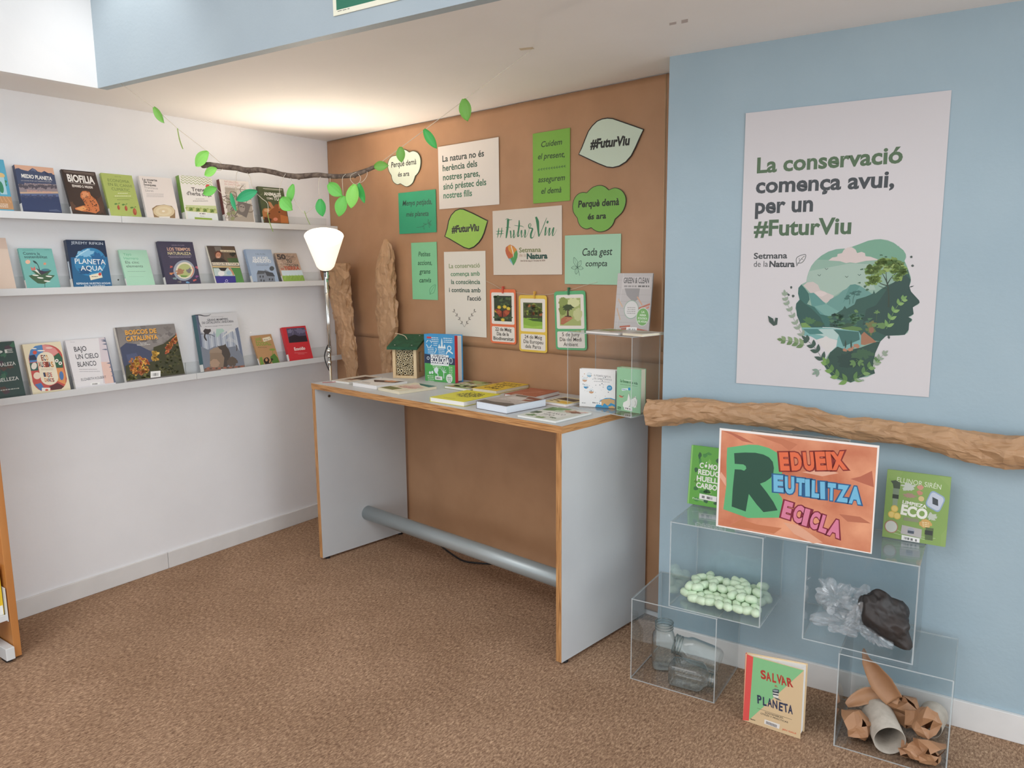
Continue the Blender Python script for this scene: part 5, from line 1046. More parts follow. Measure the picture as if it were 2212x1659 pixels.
flat_book((1.973, -.848, .192, .229, -.124), .0085, 'thin flat book with green leaves and a white title panel, nearest table corner', '#DDE2DA', d, page=M_PAPER)

# ------------------------------------------------------------------ ecology book standing on the table
def d(a):
    a.full('#3C95CE'); a.rect(0, 48, 100, 62, '#22304E'); a.poly([(0, 42), (100, 48), (100, 64), (0, 62)], '#22304E'); a.rect(0, 62, 100, 100, '#4CAB50')
    a.rect(20, 42, 80, 46.5, '#EEF2F4'); a.text('EL LIBRO DE LA', (30, 46), (72, 46), 3.2, '#22304E', .03); a.text('ECOLOGÍA', (21, 59.2), (80, 60), 11, '#F4F6F6', .05); a.rect(20, 61, 80, 65, '#EEF2F4')
    a.rect(9, 5, 24, 9, '#D2413F'); a.greek(24, 48, 6, 2.2, '#DDEBF4', 3); a.greek(64, 94, 6, 2.2, '#DDEBF4', 3); a.greek(30, 44, 14, 2, '#DDEBF4', 3, 2); a.greek(10, 32, 28, 2, '#DDEBF4', 4); a.greek(46, 68, 30, 2, '#DDEBF4', 6)
    W_ = '#E6F0F6'
    a.leaf(59, 26, 59, 6, 5, W_); a.poly([(46, 27), (50, 19), (54, 26), (59, 18), (64, 26), (68, 19), (71, 27)], W_); a.rect(46, 26, 71, 28.5, W_)
    for k in range(4): t = k*1.57+.3; a.stroke([(16+9*math.cos(t+q*.35), 20+7*math.sin(t+q*.35)) for q in range(4)], 1.8, W_)
    a.ell(83, 27, 7, 5.5, W_); a.ell(83, 27, 4.5, 3.4, '#3C95CE'); a.stroke([(72, 40), (80, 33), (94, 38)], 3, W_); a.stroke([(34, 40), (40, 32), (38, 28)], 2, W_); a.ell(12, 51, 4.5, 3.6, W_); a.ell(12, 51, 3, 2.4, '#22304E'); a.ell(87, 53, 7, 6.5, '#B9C6CE'); a.ell(87, 53, 5, 4.6, '#4A5A70')
    a.blob(38, 76, 7, 7, W_, 3, .3); a.stroke([(40, 80), (44, 86), (40, 90)], 2.5, W_); a.ell(17, 82, 3.5, 3, W_); a.ell(25, 81, 3.5, 3.4, W_); a.greek(26, 56, 66, 2, '#DDF0DA', 2); a.line([(63, 92), (63, 76)], 2, W_)
    for dx, dy in ((-8, -8), (-4, -12), (3, -12), (8, -7), (9, -2)): a.line([(63, 80), (63+dx, 80+dy)], 1.2, W_)
    a.greek(8, 30, 88, 2, '#DDF0DA', 4); a.greek(80, 92, 66, 2, '#DDF0DA', 7); a.ell(81, 91, 10.5, 9.5, '#E9EFE6'); a.greek(75, 87, 88, 2, '#5A6A56', 3); a.bars(34, 88, 58, 96)
dk_M = frame((1.008, -.307, TZ+.0005), (math.cos(.032), math.sin(.032), 0))
a = Art(.197, .243); d(a)
t = make_book('blue and green hardcover standing on the table, titled ECOLOGÍA', dk_M, .197, .243, .036, '#3C95CE', a, back='#3C95CE', hard=.004, fan=.068)
box('red_endpaper', (.16, .0018, .002), (.1995, .022, .241), pm('#C8323C', .45), t, Matrix())

# ------------------------------------------------------------------ insect house
HA = .385; hM = frame((.797, -.328, TZ), (math.cos(HA), math.sin(HA), 0))
ho = thing('insect_house', 'small wooden insect house full of bamboo tubes under a green roof', 'insect house', hM)
M_PINE = noisy('pine_wood', '#D9B98C', '#E8CFA6', 14, .55, .1, 40, stretch=(1, 1, .15))
M_PINEH = noisy('bamboo_cut', '#D8C49A', '#E6D8B6', 60, .7, .1)
w, dp, h = .135, .125, .158
for nm, lo, hi in (('side_board', (0, 0, 0), (.017, dp, h)), ('side_board', (w-.017, 0, 0), (w, .04, h)), ('side_board', (w-.017, .085, 0), (w, dp, h)), ('bottom_board', (.017, 0, 0), (w-.017, dp, .014)), ('back_board', (.017, dp-.012, .014), (w-.017, dp, h)), ('side_rail', (w-.017, .04, 0), (w, .085, .03)), ('side_rail', (w-.017, .04, h-.02), (w, .085, h))):
    box(nm, lo, hi, M_PINE, ho, Matrix(), .0012)
box('divider', (.018, .05, .014), (w-.018, .056, h), pm('#4A3526', .8), ho, Matrix())
# sloping green roof, low at the front
v = [(-.018, -.032, h-.002), (w+.018, -.032, h-.002), (w+.018, dp+.012, h+.052), (-.018, dp+.012, h+.052)]; v += [(x, y+.003, z+.014) for x, y, z in v]
mobj('roof', v, [(3, 2, 1, 0), (4, 5, 6, 7), (0, 1, 5, 4), (1, 2, 6, 5), (2, 3, 7, 6), (3, 0, 4, 7)], noisy('green_roof_felt', '#1F4A33', '#265A3E', 40, .8, .2), ho, Matrix())['label'] = 'dark green sloping roof'
v = [(0, 0, h), (0, dp, h), (0, dp, h+.046), (.014, 0, h), (.014, dp, h), (.014, dp, h+.046)]
for dx in (0, w-.014): mobj('gable', [(x+dx, y, z) for x, y, z in v], [(0, 1, 2), (5, 4, 3), (0, 3, 4, 1), (1, 4, 5, 2), (2, 5, 3, 0)], M_PINE, ho, Matrix())
for x, y in ((.02, -.01), (w-.02, -.01), (.02, dp-.01), (w-.02, dp-.01)):
    z = h+.0125+.054*(y+.032)/(dp+.044)
    lathe('nail_head', [(0, .003), (.003, .0025), (.0035, 0)], pm('#C9C4B8', .4, .5), ho, Matrix.Translation((x, y, z)), 8)
tube('hanging_cord', smooth_curve([(-.005, dp*.5, h+.075), (.02, dp*.5, h+.072), (.05, dp*.5, h+.062), (.065, dp*.45, h+.045)], 5), .0022, pm('#CBB79A', .8), ho, 6, mw=Matrix())
rnd = random.Random(12); cir = []
tries = 0
while len(cir) < 74 and tries < 9000:
    tries += 1; r = rnd.uniform(.0060, .0090) if len(cir) < 34 else rnd.uniform(.0036, .0058)
    x, z = rnd.uniform(.0175+r, w-.0175-r), rnd.uniform(.0145+r, h-.004-r)
    if all((x-c[0])**2+(z-c[1])**2 > (r+c[2]+.0001)**2 for c in cir): cir.append((x, z, r))
def ring_mesh():
    seg = 10; v, f, fm = [], [], []
    for rr_, y in ((1, .045), (1, 0), (.58, 0), (.58, .03)):
        for k in range(seg): t = 6.2832*k/seg; v.append((rr_*math.cos(t), y, rr_*math.sin(t)))
    for i in range(3):
        for k in range(seg): f.append((i*seg+k, i*seg+(k+1) % seg, (i+1)*seg+(k+1) % seg, (i+1)*seg+k)); fm.append(0 if i < 2 else 1)
    f.append(tuple(range(3*seg, 4*seg))); fm.append(1)
    me = bpy.data.meshes.new('bamboo_tube'); me.from_pydata(v, [], f); me.materials.append(M_PINEH); me.materials.append(pm('#2A1C12', .9)); me.polygons.foreach_set('material_index', fm); return me
RM = ring_mesh()
for x, z, r in cir:
    o = bpy.data.objects.new('bamboo_tube', RM); COL.objects.link(o); o.parent = ho; o.matrix_local = Matrix.Translation((x, .003+rnd.random()*.004, z)) @ Matrix.Diagonal((r, 1, r, 1))
for k in range(5):   # tubes seen through the side window
    for j in range(2):
        o = bpy.data.objects.new('bamboo_tube', RM); COL.objects.link(o); o.parent = ho
        o.matrix_local = Matrix.Translation((w-.012-.003, .053+j*.02, .045+k*.022)) @ Matrix.Rotation(math.radians(90), 4, 'Z') @ Matrix.Diagonal((.0085, .2, .0085, 1))

# ------------------------------------------------------------------ clear boxes
def acrylic(label, x, y, z, w, d_, h, ph, t=.004, name='acrylic_box', group='clear display cubes stacked by the blue wall'):
    M_ = frame((x, y, z), (math.cos(ph), math.sin(ph), 0)); o = thing(name, label, 'display box', M_, group)
    def pan(nm, lo, hi, thin):
        bm = bmesh.new(); bm_box(bm, lo, hi)
        for f in bm.faces: n = f.normal; f.material_index = 0 if abs(n[thin]) > .9 else 1
        bm_obj(nm, bm, [M_ACR, M_ACRE], o, Matrix())
    pan('bottom_panel', (0, 0, 0), (w, d_, t), 2); pan('top_panel', (0, 0, h-t), (w, d_, h), 2)
    pan('side_panel', (0, 0, t), (t, d_, h-t), 0); pan('side_panel', (w-t, 0, t), (w, d_, h-t), 0); pan('back_panel', (t, d_-t, t), (w-t, d_, h-t), 1)
    return o
HB_ = .3195
acrylic('clear box on the carpet holding glass jars, next to the table', 2.472, -.836, .0005, .321, .300, HB_-.0005, .055)
acrylic('clear box holding pale green foam pieces, on top of the jar box', 2.613, -.823, .3205, .325, .290, HB_-.001, .046)
acrylic('clear box on the carpet holding torn brown paper, at the right', 3.195, -.834, .0005, .318, .300, HB_-.0005, .058)
acrylic('clear box holding plastic film and a black bag, on top of the torn paper box', 3.074, -.805, .3205, .325, .290, HB_-.001, .055)
acrylic('topmost clear box, behind the crumpled orange REDUEIX sign', 2.836, -.800, .6405, .322, .18, HB_, .05)
acrylic('clear box standing on the right end of the table with two books inside', 2.014, -.541, TZ+.0005, .354, .168, .316, -.25, group='clear box on the table')

# books in and on the table box
def d(a):
    a.full('#ECEAE8')
    for x, y, c in ((27, 15, '#8FB3C8'), (14, 28, '#C99A78'), (18, 46, '#2F86B8'), (33, 58, '#C9956A')): a.ell(x, y, 7.5, 6.8, '#D9DEE0'); a.poly([(x-7.2, y+1), (x+7.2, y+1), (x+5, y+5), (x, y+6.6), (x-5, y+5)], c)
    a.ell(84, 47, 7.5, 7.2, '#2F8FC0'); a.greek(80, 88, 45, 1.4, '#D6EAF2', 2)
    a.text('EL PEQUEÑO MANUAL', (40, 18), (88, 20), 4.2, '#77777A'); a.text('DEL CAMBIO CLIMÁTICO', (40, 26), (90, 28), 4.2, '#77777A'); a.greek(40, 84, 31, 1.8, '#9A9A9C')
    rnd = random.Random(6)
    for i in range(42): x, y = 5+rnd.random()*85, 10+rnd.random()*72; r = rnd.random()*1.2+.4; a.ell(x, y, r, r, rnd.choice(['#7A8A94', '#A8A8A8', '#C9A58A', '#5F6A74']), 8, keep=True)
    a.z += a.step
    a.poly([(44, 100), (50, 90), (60, 80), (74, 74), (88, 73), (100, 76), (100, 100)], '#2F8FC0'); a.poly([(56, 86), (66, 78), (84, 75), (99, 78), (99, 90), (88, 86), (80, 94), (70, 88), (64, 96), (60, 90)], '#CDA46E'); a.poly([(80, 97), (92, 93), (99, 96), (99, 100), (84, 100)], '#CDA46E')
    a.bars(32, 84, 62, 92, 1); a.greek(6, 18, 90, 1.8, '#77777A')
a = Art(.153, .158); d(a)
make_book('square white book with blue globe corner, inside the clear box on the table', frame((2.070, -.533, TZ+.0052), (math.cos(.20), math.sin(.20), 0)), .153, .158, .024, '#ECEAE8', a, hard=.002)
def d(a):
    a.full('#93C69C'); a.greek(30, 66, 27, 1.6, '#D6EAD6'); a.text('La bossa o la vida', (14, 33), (86, 35), 5.2, '#1F5A30', .03); a.greek(14, 86, 38, 1.6, '#5F8A64')
    a.poly([(20, 48), (46, 46), (47, 50), (21, 53)], '#DCEBF2'); a.ell(52, 47, 5, 3.4, '#2F8FC0'); a.greek(22, 42, 49, 2, '#5A7A9A')
    a.leaf(8, 66, 28, 68, 5, '#D8876A'); a.stroke([(10, 64), (20, 67), (30, 64)], 1.2, '#3A3A38'); W_ = '#EDEFEA'
    a.poly([(50, 56), (58, 70), (60, 84), (50, 92), (34, 94), (26, 88), (28, 80), (44, 74)], W_); a.blob(74, 76, 12, 13, W_, 3, .2); a.blob(62, 80, 10, 9, W_, 5, .2); a.stroke([(50, 56), (55, 68), (58, 82), (48, 90), (30, 92)], 1, '#5A6A5A'); a.stroke([(66, 68), (78, 64), (86, 74), (82, 86)], 1, '#5A6A5A'); a.stroke([(76, 72), (80, 78), (76, 84)], 1, '#5A6A5A')
    a.bars(32, 88, 66, 96, 1); a.rect(4, 91, 18, 97, '#1F5A30'); a.text('ARA', (5, 95.5), (17, 96), 3, '#93C69C', .03)
a = Art(.116, .176); d(a)
make_book('pale green book with a white plastic bag drawing, inside the clear box on the table', frame((2.243, -.532, TZ+.0052), (math.cos(-.153), math.sin(-.153), 0)), .116, .176, .033, '#93C69C', a, page=M_PAGEC)
TB = TZ+.0005+.316
def d(a): a.full('#C9C4BE'); a.blob(40, 40, 30, 24, '#8A9A5A', 2, .4); a.blob(70, 66, 24, 18, '#B8A090', 4, .4); a.rect(10, 78, 60, 92, '#E4E0DA')
flat_book((2.124, -.577, .163, .160, -.185), .008, 'flat book with a pale photo cover lying on top of the clear box', '#D6D0CA', d, zb=TB+.0006, page=M_PAPER)
def d(a): a.full('#CFC6BC'); a.blob(50, 50, 34, 30, '#A8988A', 2, .4)
flat_book((2.300, -.600, .10, .13, -.25), .010, 'small flat book at the right end of the clear box top', '#D9CFC4', d, zb=TB+.0006, page=M_PAGEC)
def d(a):
    a.full('#B9B2B0')
    for i in range(9): a.line([(0, i*12), (100, i*12+1)], .5, '#A59E9C')
    a.line([(16, 0), (8, 100)], .8, '#D0CAC8'); a.poly([(14, 6), (96, 6), (94, 27), (13, 27)], '#C4BEBC'); a.poly([(22, 26), (66, 26), (64, 44), (50, 50), (30, 38)], '#918C8B')
    a.text('GREEN & CLEAN', (18, 17), (90, 17), 8.5, '#4A4644', .02); a.greek(20, 56, 21, 3.6, '#8A8583'); a.greek(60, 92, 21, 3.4, '#5A5654')
    for x, y, X, Y, c in ((6, 44, 20, 58, '#C9A88E'), (4, 60, 16, 80, '#C2A184'), (60, 40, 76, 54, '#C99A80'), (66, 60, 98, 52, '#B8694F'), (70, 66, 96, 57, '#C98068'), (16, 92, 46, 90, '#B5604A'), (20, 96, 52, 93, '#A8624C'), (66, 95, 96, 98, '#B5604A')): a.line([(x, y), (X, Y)], 3, c)
    a.ell(46, 62, 21, 16, '#8FA896', 24); a.ell(46, 62, 19.4, 14.6, '#D4D1CE', 24); a.greek(34, 58, 58, 1.8, '#9A9694', 4); a.ell(80, 74, 19, 16, '#C9CFC4', 24); a.ell(80, 74, 17, 14.4, '#6FA858', 24)
    for i, t_ in enumerate(('LA', 'AGENDA', 'ECOLÓGICA', 'DEL HOGAR')): a.text(t_, (80-(4, 9, 13, 13)[i], 67+i*5.4), (80+(4, 9, 13, 13)[i], 67.5+i*5.4), 3, '#E6F0DC', .02)
    a.bars(36, 92, 66, 99)
a = Art(.150, .240); d(a)
thg = .17
make_book('tall grey-pink book with a green round seal, leaning on top of the clear box', frame((2.185, -.455, TB+.0010), (math.cos(.10), math.sin(.10), 0), (-math.sin(.10)*math.sin(thg), math.cos(.10)*math.sin(thg), math.cos(thg))), .150, .240, .010, '#B9B2B0', a)

# ------------------------------------------------------------------ sign and books on the cubes
def crump(): return noisy('orange_crumpled_paper_print', '#B86446', '#E6A27E', 7, .5, 0, detail=5, lo=.3, hi=.72)
VR = (1550, 930, 6.381)
def d(a):
    a.poly([(60, 125), (1965, 340), (1875, 1615), (8, 1303)], crump())
    for P, c in (([(70, 130), (190, 180), (320, 260), (470, 290), (300, 200), (180, 150)], '#B5634A'), ([(480, 185), (800, 300), (900, 380), (1000, 300), (820, 230)], '#C0714F'), ([(1640, 720), (1760, 690), (1900, 620), (1920, 820), (1750, 760)], '#B5634A'), ([(820, 1260), (1000, 1290), (1300, 1500), (1180, 1520), (950, 1400)], '#E2A588'), ([(300, 1230), (150, 1310), (380, 1340), (700, 1400), (800, 1330), (500, 1290)], '#C6764F'), ([(1050, 640), (1330, 600), (1500, 650), (1300, 690)], '#E3A98E'), ([(50, 640), (110, 720), (110, 820), (30, 700)], '#E3A98E'), ([(1500, 1150), (1750, 1180), (1880, 1260), (1600, 1240)], '#B86A4E')): a.poly(P, c)
    a.poly([(130, 340), (400, 302), (520, 308), (650, 345), (745, 400), (778, 440), (800, 560), (812, 700), (690, 870), (760, 900), (805, 960), (850, 1200), (380, 1210), (75, 1105), (118, 800), (120, 520)], '#5BB276')
    G = '#1F4A3A'
    a.poly([(216, 408), (350, 400), (480, 403), (580, 425), (650, 460), (695, 515), (708, 590), (700, 660), (665, 715), (600, 760), (535, 785), (620, 895), (700, 1010), (750, 1112), (575, 1136), (490, 1040), (395, 912), (355, 1130), (180, 1070), (195, 850), (222, 608), (300, 612), (340, 625), (366, 600), (360, 568), (330, 548), (222, 540)], G)
    L1 = [('E', 787, 606, 903, 606), ('D', 922, 605, 1062, 603), ('U', 1078, 604, 1213, 602), ('E', 1230, 600, 1352, 598), ('I', 1362, 598, 1418, 597), ('X', 1428, 600, 1592, 590)]
    L2 = [('E', 702, 866, 824, 876), ('U', 838, 886, 962, 896), ('T', 975, 903, 1085, 915), ('I', 1092, 920, 1146, 924), ('L', 1162, 932, 1262, 943), ('I', 1276, 950, 1330, 954), ('T', 1352, 962, 1462, 975), ('Z', 1475, 980, 1606, 996), ('A', 1618, 1000, 1765, 1018)]
    L3 = [('E', 792, 1178, 902, 1212), ('C', 922, 1222, 1042, 1260), ('I', 1048, 1272, 1104, 1289), ('C', 1122, 1298, 1236, 1336), ('L', 1244, 1344, 1342, 1378), ('A', 1352, 1386, 1502, 1436)]
    for LL, h_, c, oc in ((L1, 178, '#E2673E', '#7E1F1C'), (L2, 165, '#6DB9DD', '#1D5687'), (L3, 165, '#D97B9B', '#7A1830')):
        for ch, x0, y0, x1, y1 in LL:
            k_ = 8/(x1-x0); a.text(ch, (x0+8, y0+(y1-y0)*k_), (x1-8, y1-(y1-y0)*k_), h_, oc, .115, .0, keep=True)
        a.z += a.step
        for ch, x0, y0, x1, y1 in LL:
            k_ = 14/(x1-x0); a.text(ch, (x0+14, y0+(y1-y0)*k_), (x1-14, y1-(y1-y0)*k_), h_, c, .06, .0, keep=True)
        a.z += a.step
sg = poster('crumpled-orange print sign with a big green R reading REDUEIX, REUTILITZA, RECICLA', [(1556, 945), (1862, 979.5), (1846, 1185.5), (1547, 1136)], VR, '#EFEAE6', d, wall='blue')
sg.matrix_world = frame((2.776, -.8155, .651), (math.cos(.055), math.sin(.055), -.012), (0, 0, 1)); 
def d(a):
    a.full('#5CA83C'); rnd = random.Random(3)
    for i in range(60):
        x, y = 10+rnd.random()*88, 4+rnd.random()*90
        if 18 < x < 95 and 28 < y < 68: continue
        a.blob(x, y, 3+rnd.random()*4, 2.5+rnd.random()*3.5, rnd.choice(['#2F6E34', '#3F8A3A', '#78BC52', '#2A5A34']), i, .4, 10, keep=True)
    a.z += a.step; a.rect(0, 0, 3, 100, '#8AC86A')
    for i, (t_, x0, x1) in enumerate((('CÓMO', 20, 56), ('REDUCIR TU', 18, 94), ('HUELLA DE', 16, 92), ('CARBONO', 16, 80))): a.text(t_, (x0, 36+i*11.4), (x1, 37+i*11.4), 7.6, '#F0F4EA', .035)
    a.bars(24, 80, 60, 89, 1); a.text('Paloma', (10, 91), (34, 92), 2.6, '#DCEBD2')
a = Art(.184, .222); d(a)
def leaner(label, fit, zb, th, cover, a, **k):
    x, y, w, h, tg, ph = fit; cp2, sp2 = math.cos(ph), math.sin(ph)
    return make_book(label, frame((x, y, zb), (cp2, sp2, 0), (-sp2*math.sin(tg), cp2*math.sin(tg), math.cos(tg))), w, h, th, cover, a, **k)
leaner('green book with footprints, half hidden behind the orange sign, on the foam box', (2.584, -.602, .184, .222, .14, .03), .6420, .014, '#5CA83C', a)
def d(a):
    a.full('#8AA95C'); a.blob(50, 50, 60, 60, '#84A456', 3, .2)
    a.text('ELLINOR SIRÉN', (16, 16), (86, 19), 6.5, '#D9E2C8')
    a.stroke([(10, 90), (30, 93), (80, 94)], .6, '#C6D8AE'); a.stroke([(20, 86), (44, 91), (84, 90)], .5, '#C6D8AE')  # pale glints of the glossy cover, painted as thin strokes
    a.poly([(6, 16), (14, 14), (22, 17), (22, 26), (12, 27), (10, 20)], '#44503F'); a.rect(11, 26, 21, 42, '#7C8E76'); a.rect(11, 35, 21, 41, '#333B33'); a.rect(12, 41, 20, 52, '#8EA086')
    a.blob(36, 21, 9, 5.5, '#C4CCC0', 2, .5); a.blob(54, 20, 5, 3.6, '#CB8F7A', 3, .3); a.blob(54, 28, 4.4, 3.4, '#C78672', 4, .3); a.blob(37, 34, 10, 3.4, '#A88878', 5, .5); a.ell(57, 36, 4.6, 3.8, '#D8BE86')
    P = rr(66, 24, 92, 50, 6, jt=lambda x, y: (79+(x-79)*.9-(y-37)*.35, 37+(y-37)*.9+(x-79)*.35)); a.poly(P, '#8FA6C4'); a.poly([(79+(x-79)*.86, 37+(y-37)*.86) for x, y in P], '#C3CCDA'); a.poly([(74, 31), (83, 34), (84, 43), (75, 41)], '#3A4248')
    a.text('LIMPIEZA', (28, 46.5), (66, 49), 4.4, '#F0F2E6', .03); a.text('ECO', (27, 62), (67, 64.5), 12.5, '#F0F2E6', .05)
    for x, y in ((16, 56), (12, 65), (21, 66)): a.ell(x, y, 6, 5.2, '#DDBE58'); a.ell(x, y, 4.4, 3.8, '#EACF78')
    a.blob(76, 60, 6.5, 5, '#BFC8B8', 7, .5); a.rect(32, 66, 56, 71, '#8C9072'); a.blob(67, 71, 9, 6.5, '#D2A55C', 8, .2); a.greek(61, 73, 69, 1.4, '#F0E2B8', 3)
    a.ell(13, 83, 11, 9.6, '#B07A64'); a.ell(13, 83, 9.6, 8.4, '#CDD0C8'); a.poly([(30, 78), (62, 80), (62, 93), (29, 91)], '#B9B4B2'); a.ell(45, 85, 6, 4.6, '#A6AAB4'); a.rect(40, 84.6, 50, 88.6, '#4A5260'); a.rect(68, 76, 80, 94, '#55683F'); a.rect(67, 80, 79, 86.5, '#2F3530')
    a.bars(31, 92.5, 60, 100, 1.2)
a = Art(.182, .224); d(a)
leaner('glossy green book with cleaning items, titled LIMPIEZA ECO, on the black bag box', (3.259, -.585, .182, .224, .10, .03), .6420, .014, '#8AA95C', a)
# book on the carpet
VS = (1580, 1380, 6.91)
def d(a):
    a.poly([(170, 205), (1085, 485), (1032, 1497), (165, 1235)], '#DCC096'); a.poly([(285, 250), (1080, 490), (262, 1230)], '#83C489'); a.poly([(196, 205), (302, 262), (262, 1240), (165, 1232)], '#E2504C')
    for i, ch in enumerate('SALVAR'): a.text(ch, ((440, 520, 612, 680, 752, 845)[i], (600, 632, 655, 672, 700, 725)[i]), ((508, 585, 662, 748, 818, 915)[i], (612, 645, 668, 690, 708, 735)[i]), 112, '#B5342C', .04)
    a.text('EL', (650, 732), (692, 740), 24, '#B5342C', .02)
    a.poly([(612, 775), (650, 760), (712, 778), (700, 900), (620, 880)], '#2F3A44'); a.ell(660, 790, 42, 16, '#8A969A', rot=.15); a.poly([(617, 815), (709, 835), (707, 850), (617, 830)], '#E4E4DC'); a.poly([(618, 850), (706, 868), (700, 905), (628, 885)], '#E4E4DC'); a.poly([(628, 885), (700, 905), (755, 945), (680, 925)], '#5A5F60')
    for i, ch in enumerate('PLANETA'): a.text(ch, ((392, 475, 545, 622, 715, 788, 855)[i], (975, 1005, 1020, 1045, 1080, 1100, 1120)[i]), ((450, 525, 608, 688, 765, 850, 915)[i], (988, 1018, 1036, 1062, 1095, 1112, 1136)[i]), 104, '#2C3350', .035)
    a.line([(385, 1052), (908, 1218)], 4, '#6A6050'); a.text('SOSTENIBLES,', (505, 1128), (782, 1208), 20, '#5A5248', .01); a.text('ÚTILES Y PRÁCTICAS', (440, 1140), (850, 1270), 20, '#5A5248', .01)
    a.poly([(500, 1215), (732, 1290), (722, 1355), (497, 1280)], '#ECE8E2'); P, F = [], []
    for i in range(20): x = 525+i*8.2; b = len(P); y = 1240+i*2.9; P += [(x, y), (x+5, y+2), (x+3, y+42), (x-2, y+40)]; F.append((b, b+1, b+2, b+3))
    a.add(P, F, '#3A3A4A'); a.text('JEN GALE', (765, 1365), (970, 1428), 18, '#E0704E', .02); a.text('Blume', (290, 1222), (360, 1240), 16, '#4A4438', .02)
sq = [(1606, 1410), (1736.5, 1450), (1729, 1596.5), (1605, 1558.5)]
a = Art(.189, .242, Q(sq, *VS)); d(a)
make_book('green and tan hardcover with red spine standing open on the carpet, titled SALVAR', frame((2.910, -.861, .0012), (math.cos(.007), math.sin(.007), 0)), .189, .242, .012, '#DCC096', a, spine='#D9504C', fan=.05, hard=.003)

# green emergency sign high on the soffit
P = [hit(722, 36, SP, LN), hit(855, 0, SP, LN)]
gs = thing('wall_sign', 'green sign with cream border on the blue soffit, cut by the top of the photo', 'sign', frame(P[0]-LN*.004, LD))
box('sign_plate', (0, 0, 0), (.42, .0035, .21), pm('#E9E8D4', .4), gs, Matrix(), .0005)
a = Art(.42, .21); a.rect(3.6, 6, 96.4, 92.5, '#0F6B4E'); a.greek(4.5, 18, 94, 1.6, '#7A7A6E'); a.build(gs)

# ------------------------------------------------------------------ large poster on the blue wall
def hp(P): return [(x*.49989+331.8, y*.49989+758.4) for x, y in P]
HEAD = hp([(665, 160), (720, 150), (760, 125), (830, 98), (900, 84), (960, 82), (1030, 92), (1090, 118), (1120, 138), (1128, 160), (1145, 150), (1150, 172), (1190, 195), (1215, 235), (1218, 270), (1200, 305), (1225, 360), (1245, 420), (1262, 470), (1262, 520), (1245, 565), (1248, 598), (1275, 635), (1310, 672), (1345, 712), (1348, 735), (1330, 755), (1295, 770), (1278, 782), (1270, 805), (1285, 830), (1285, 850), (1262, 872), (1232, 880), (1262, 892), (1270, 908), (1262, 928), (1238, 940), (1230, 962), (1232, 1010), (1222, 1040), (1190, 1062), (1130, 1070), (1050, 1070), (1000, 1072), (965, 1090), (940, 1130), (910, 1190), (885, 1250), (872, 1310), (862, 1380), (880, 1455), (800, 1492), (720, 1500), (680, 1535), (630, 1548), (570, 1530), (500, 1522), (445, 1490), (395, 1440), (360, 1370), (385, 1290), (420, 1240), (480, 1215), (500, 1150), (515, 1065), (300, 1070), (160, 1070), (140, 1010), (128, 960), (120, 900), (90, 850), (78, 790), (85, 740), (120, 700), (105, 640), (110, 580), (140, 545), (190, 520), (200, 470), (215, 420), (245, 355), (285, 305), (350, 250), (420, 210), (500, 185), (580, 178), (600, 182), (640, 165)])
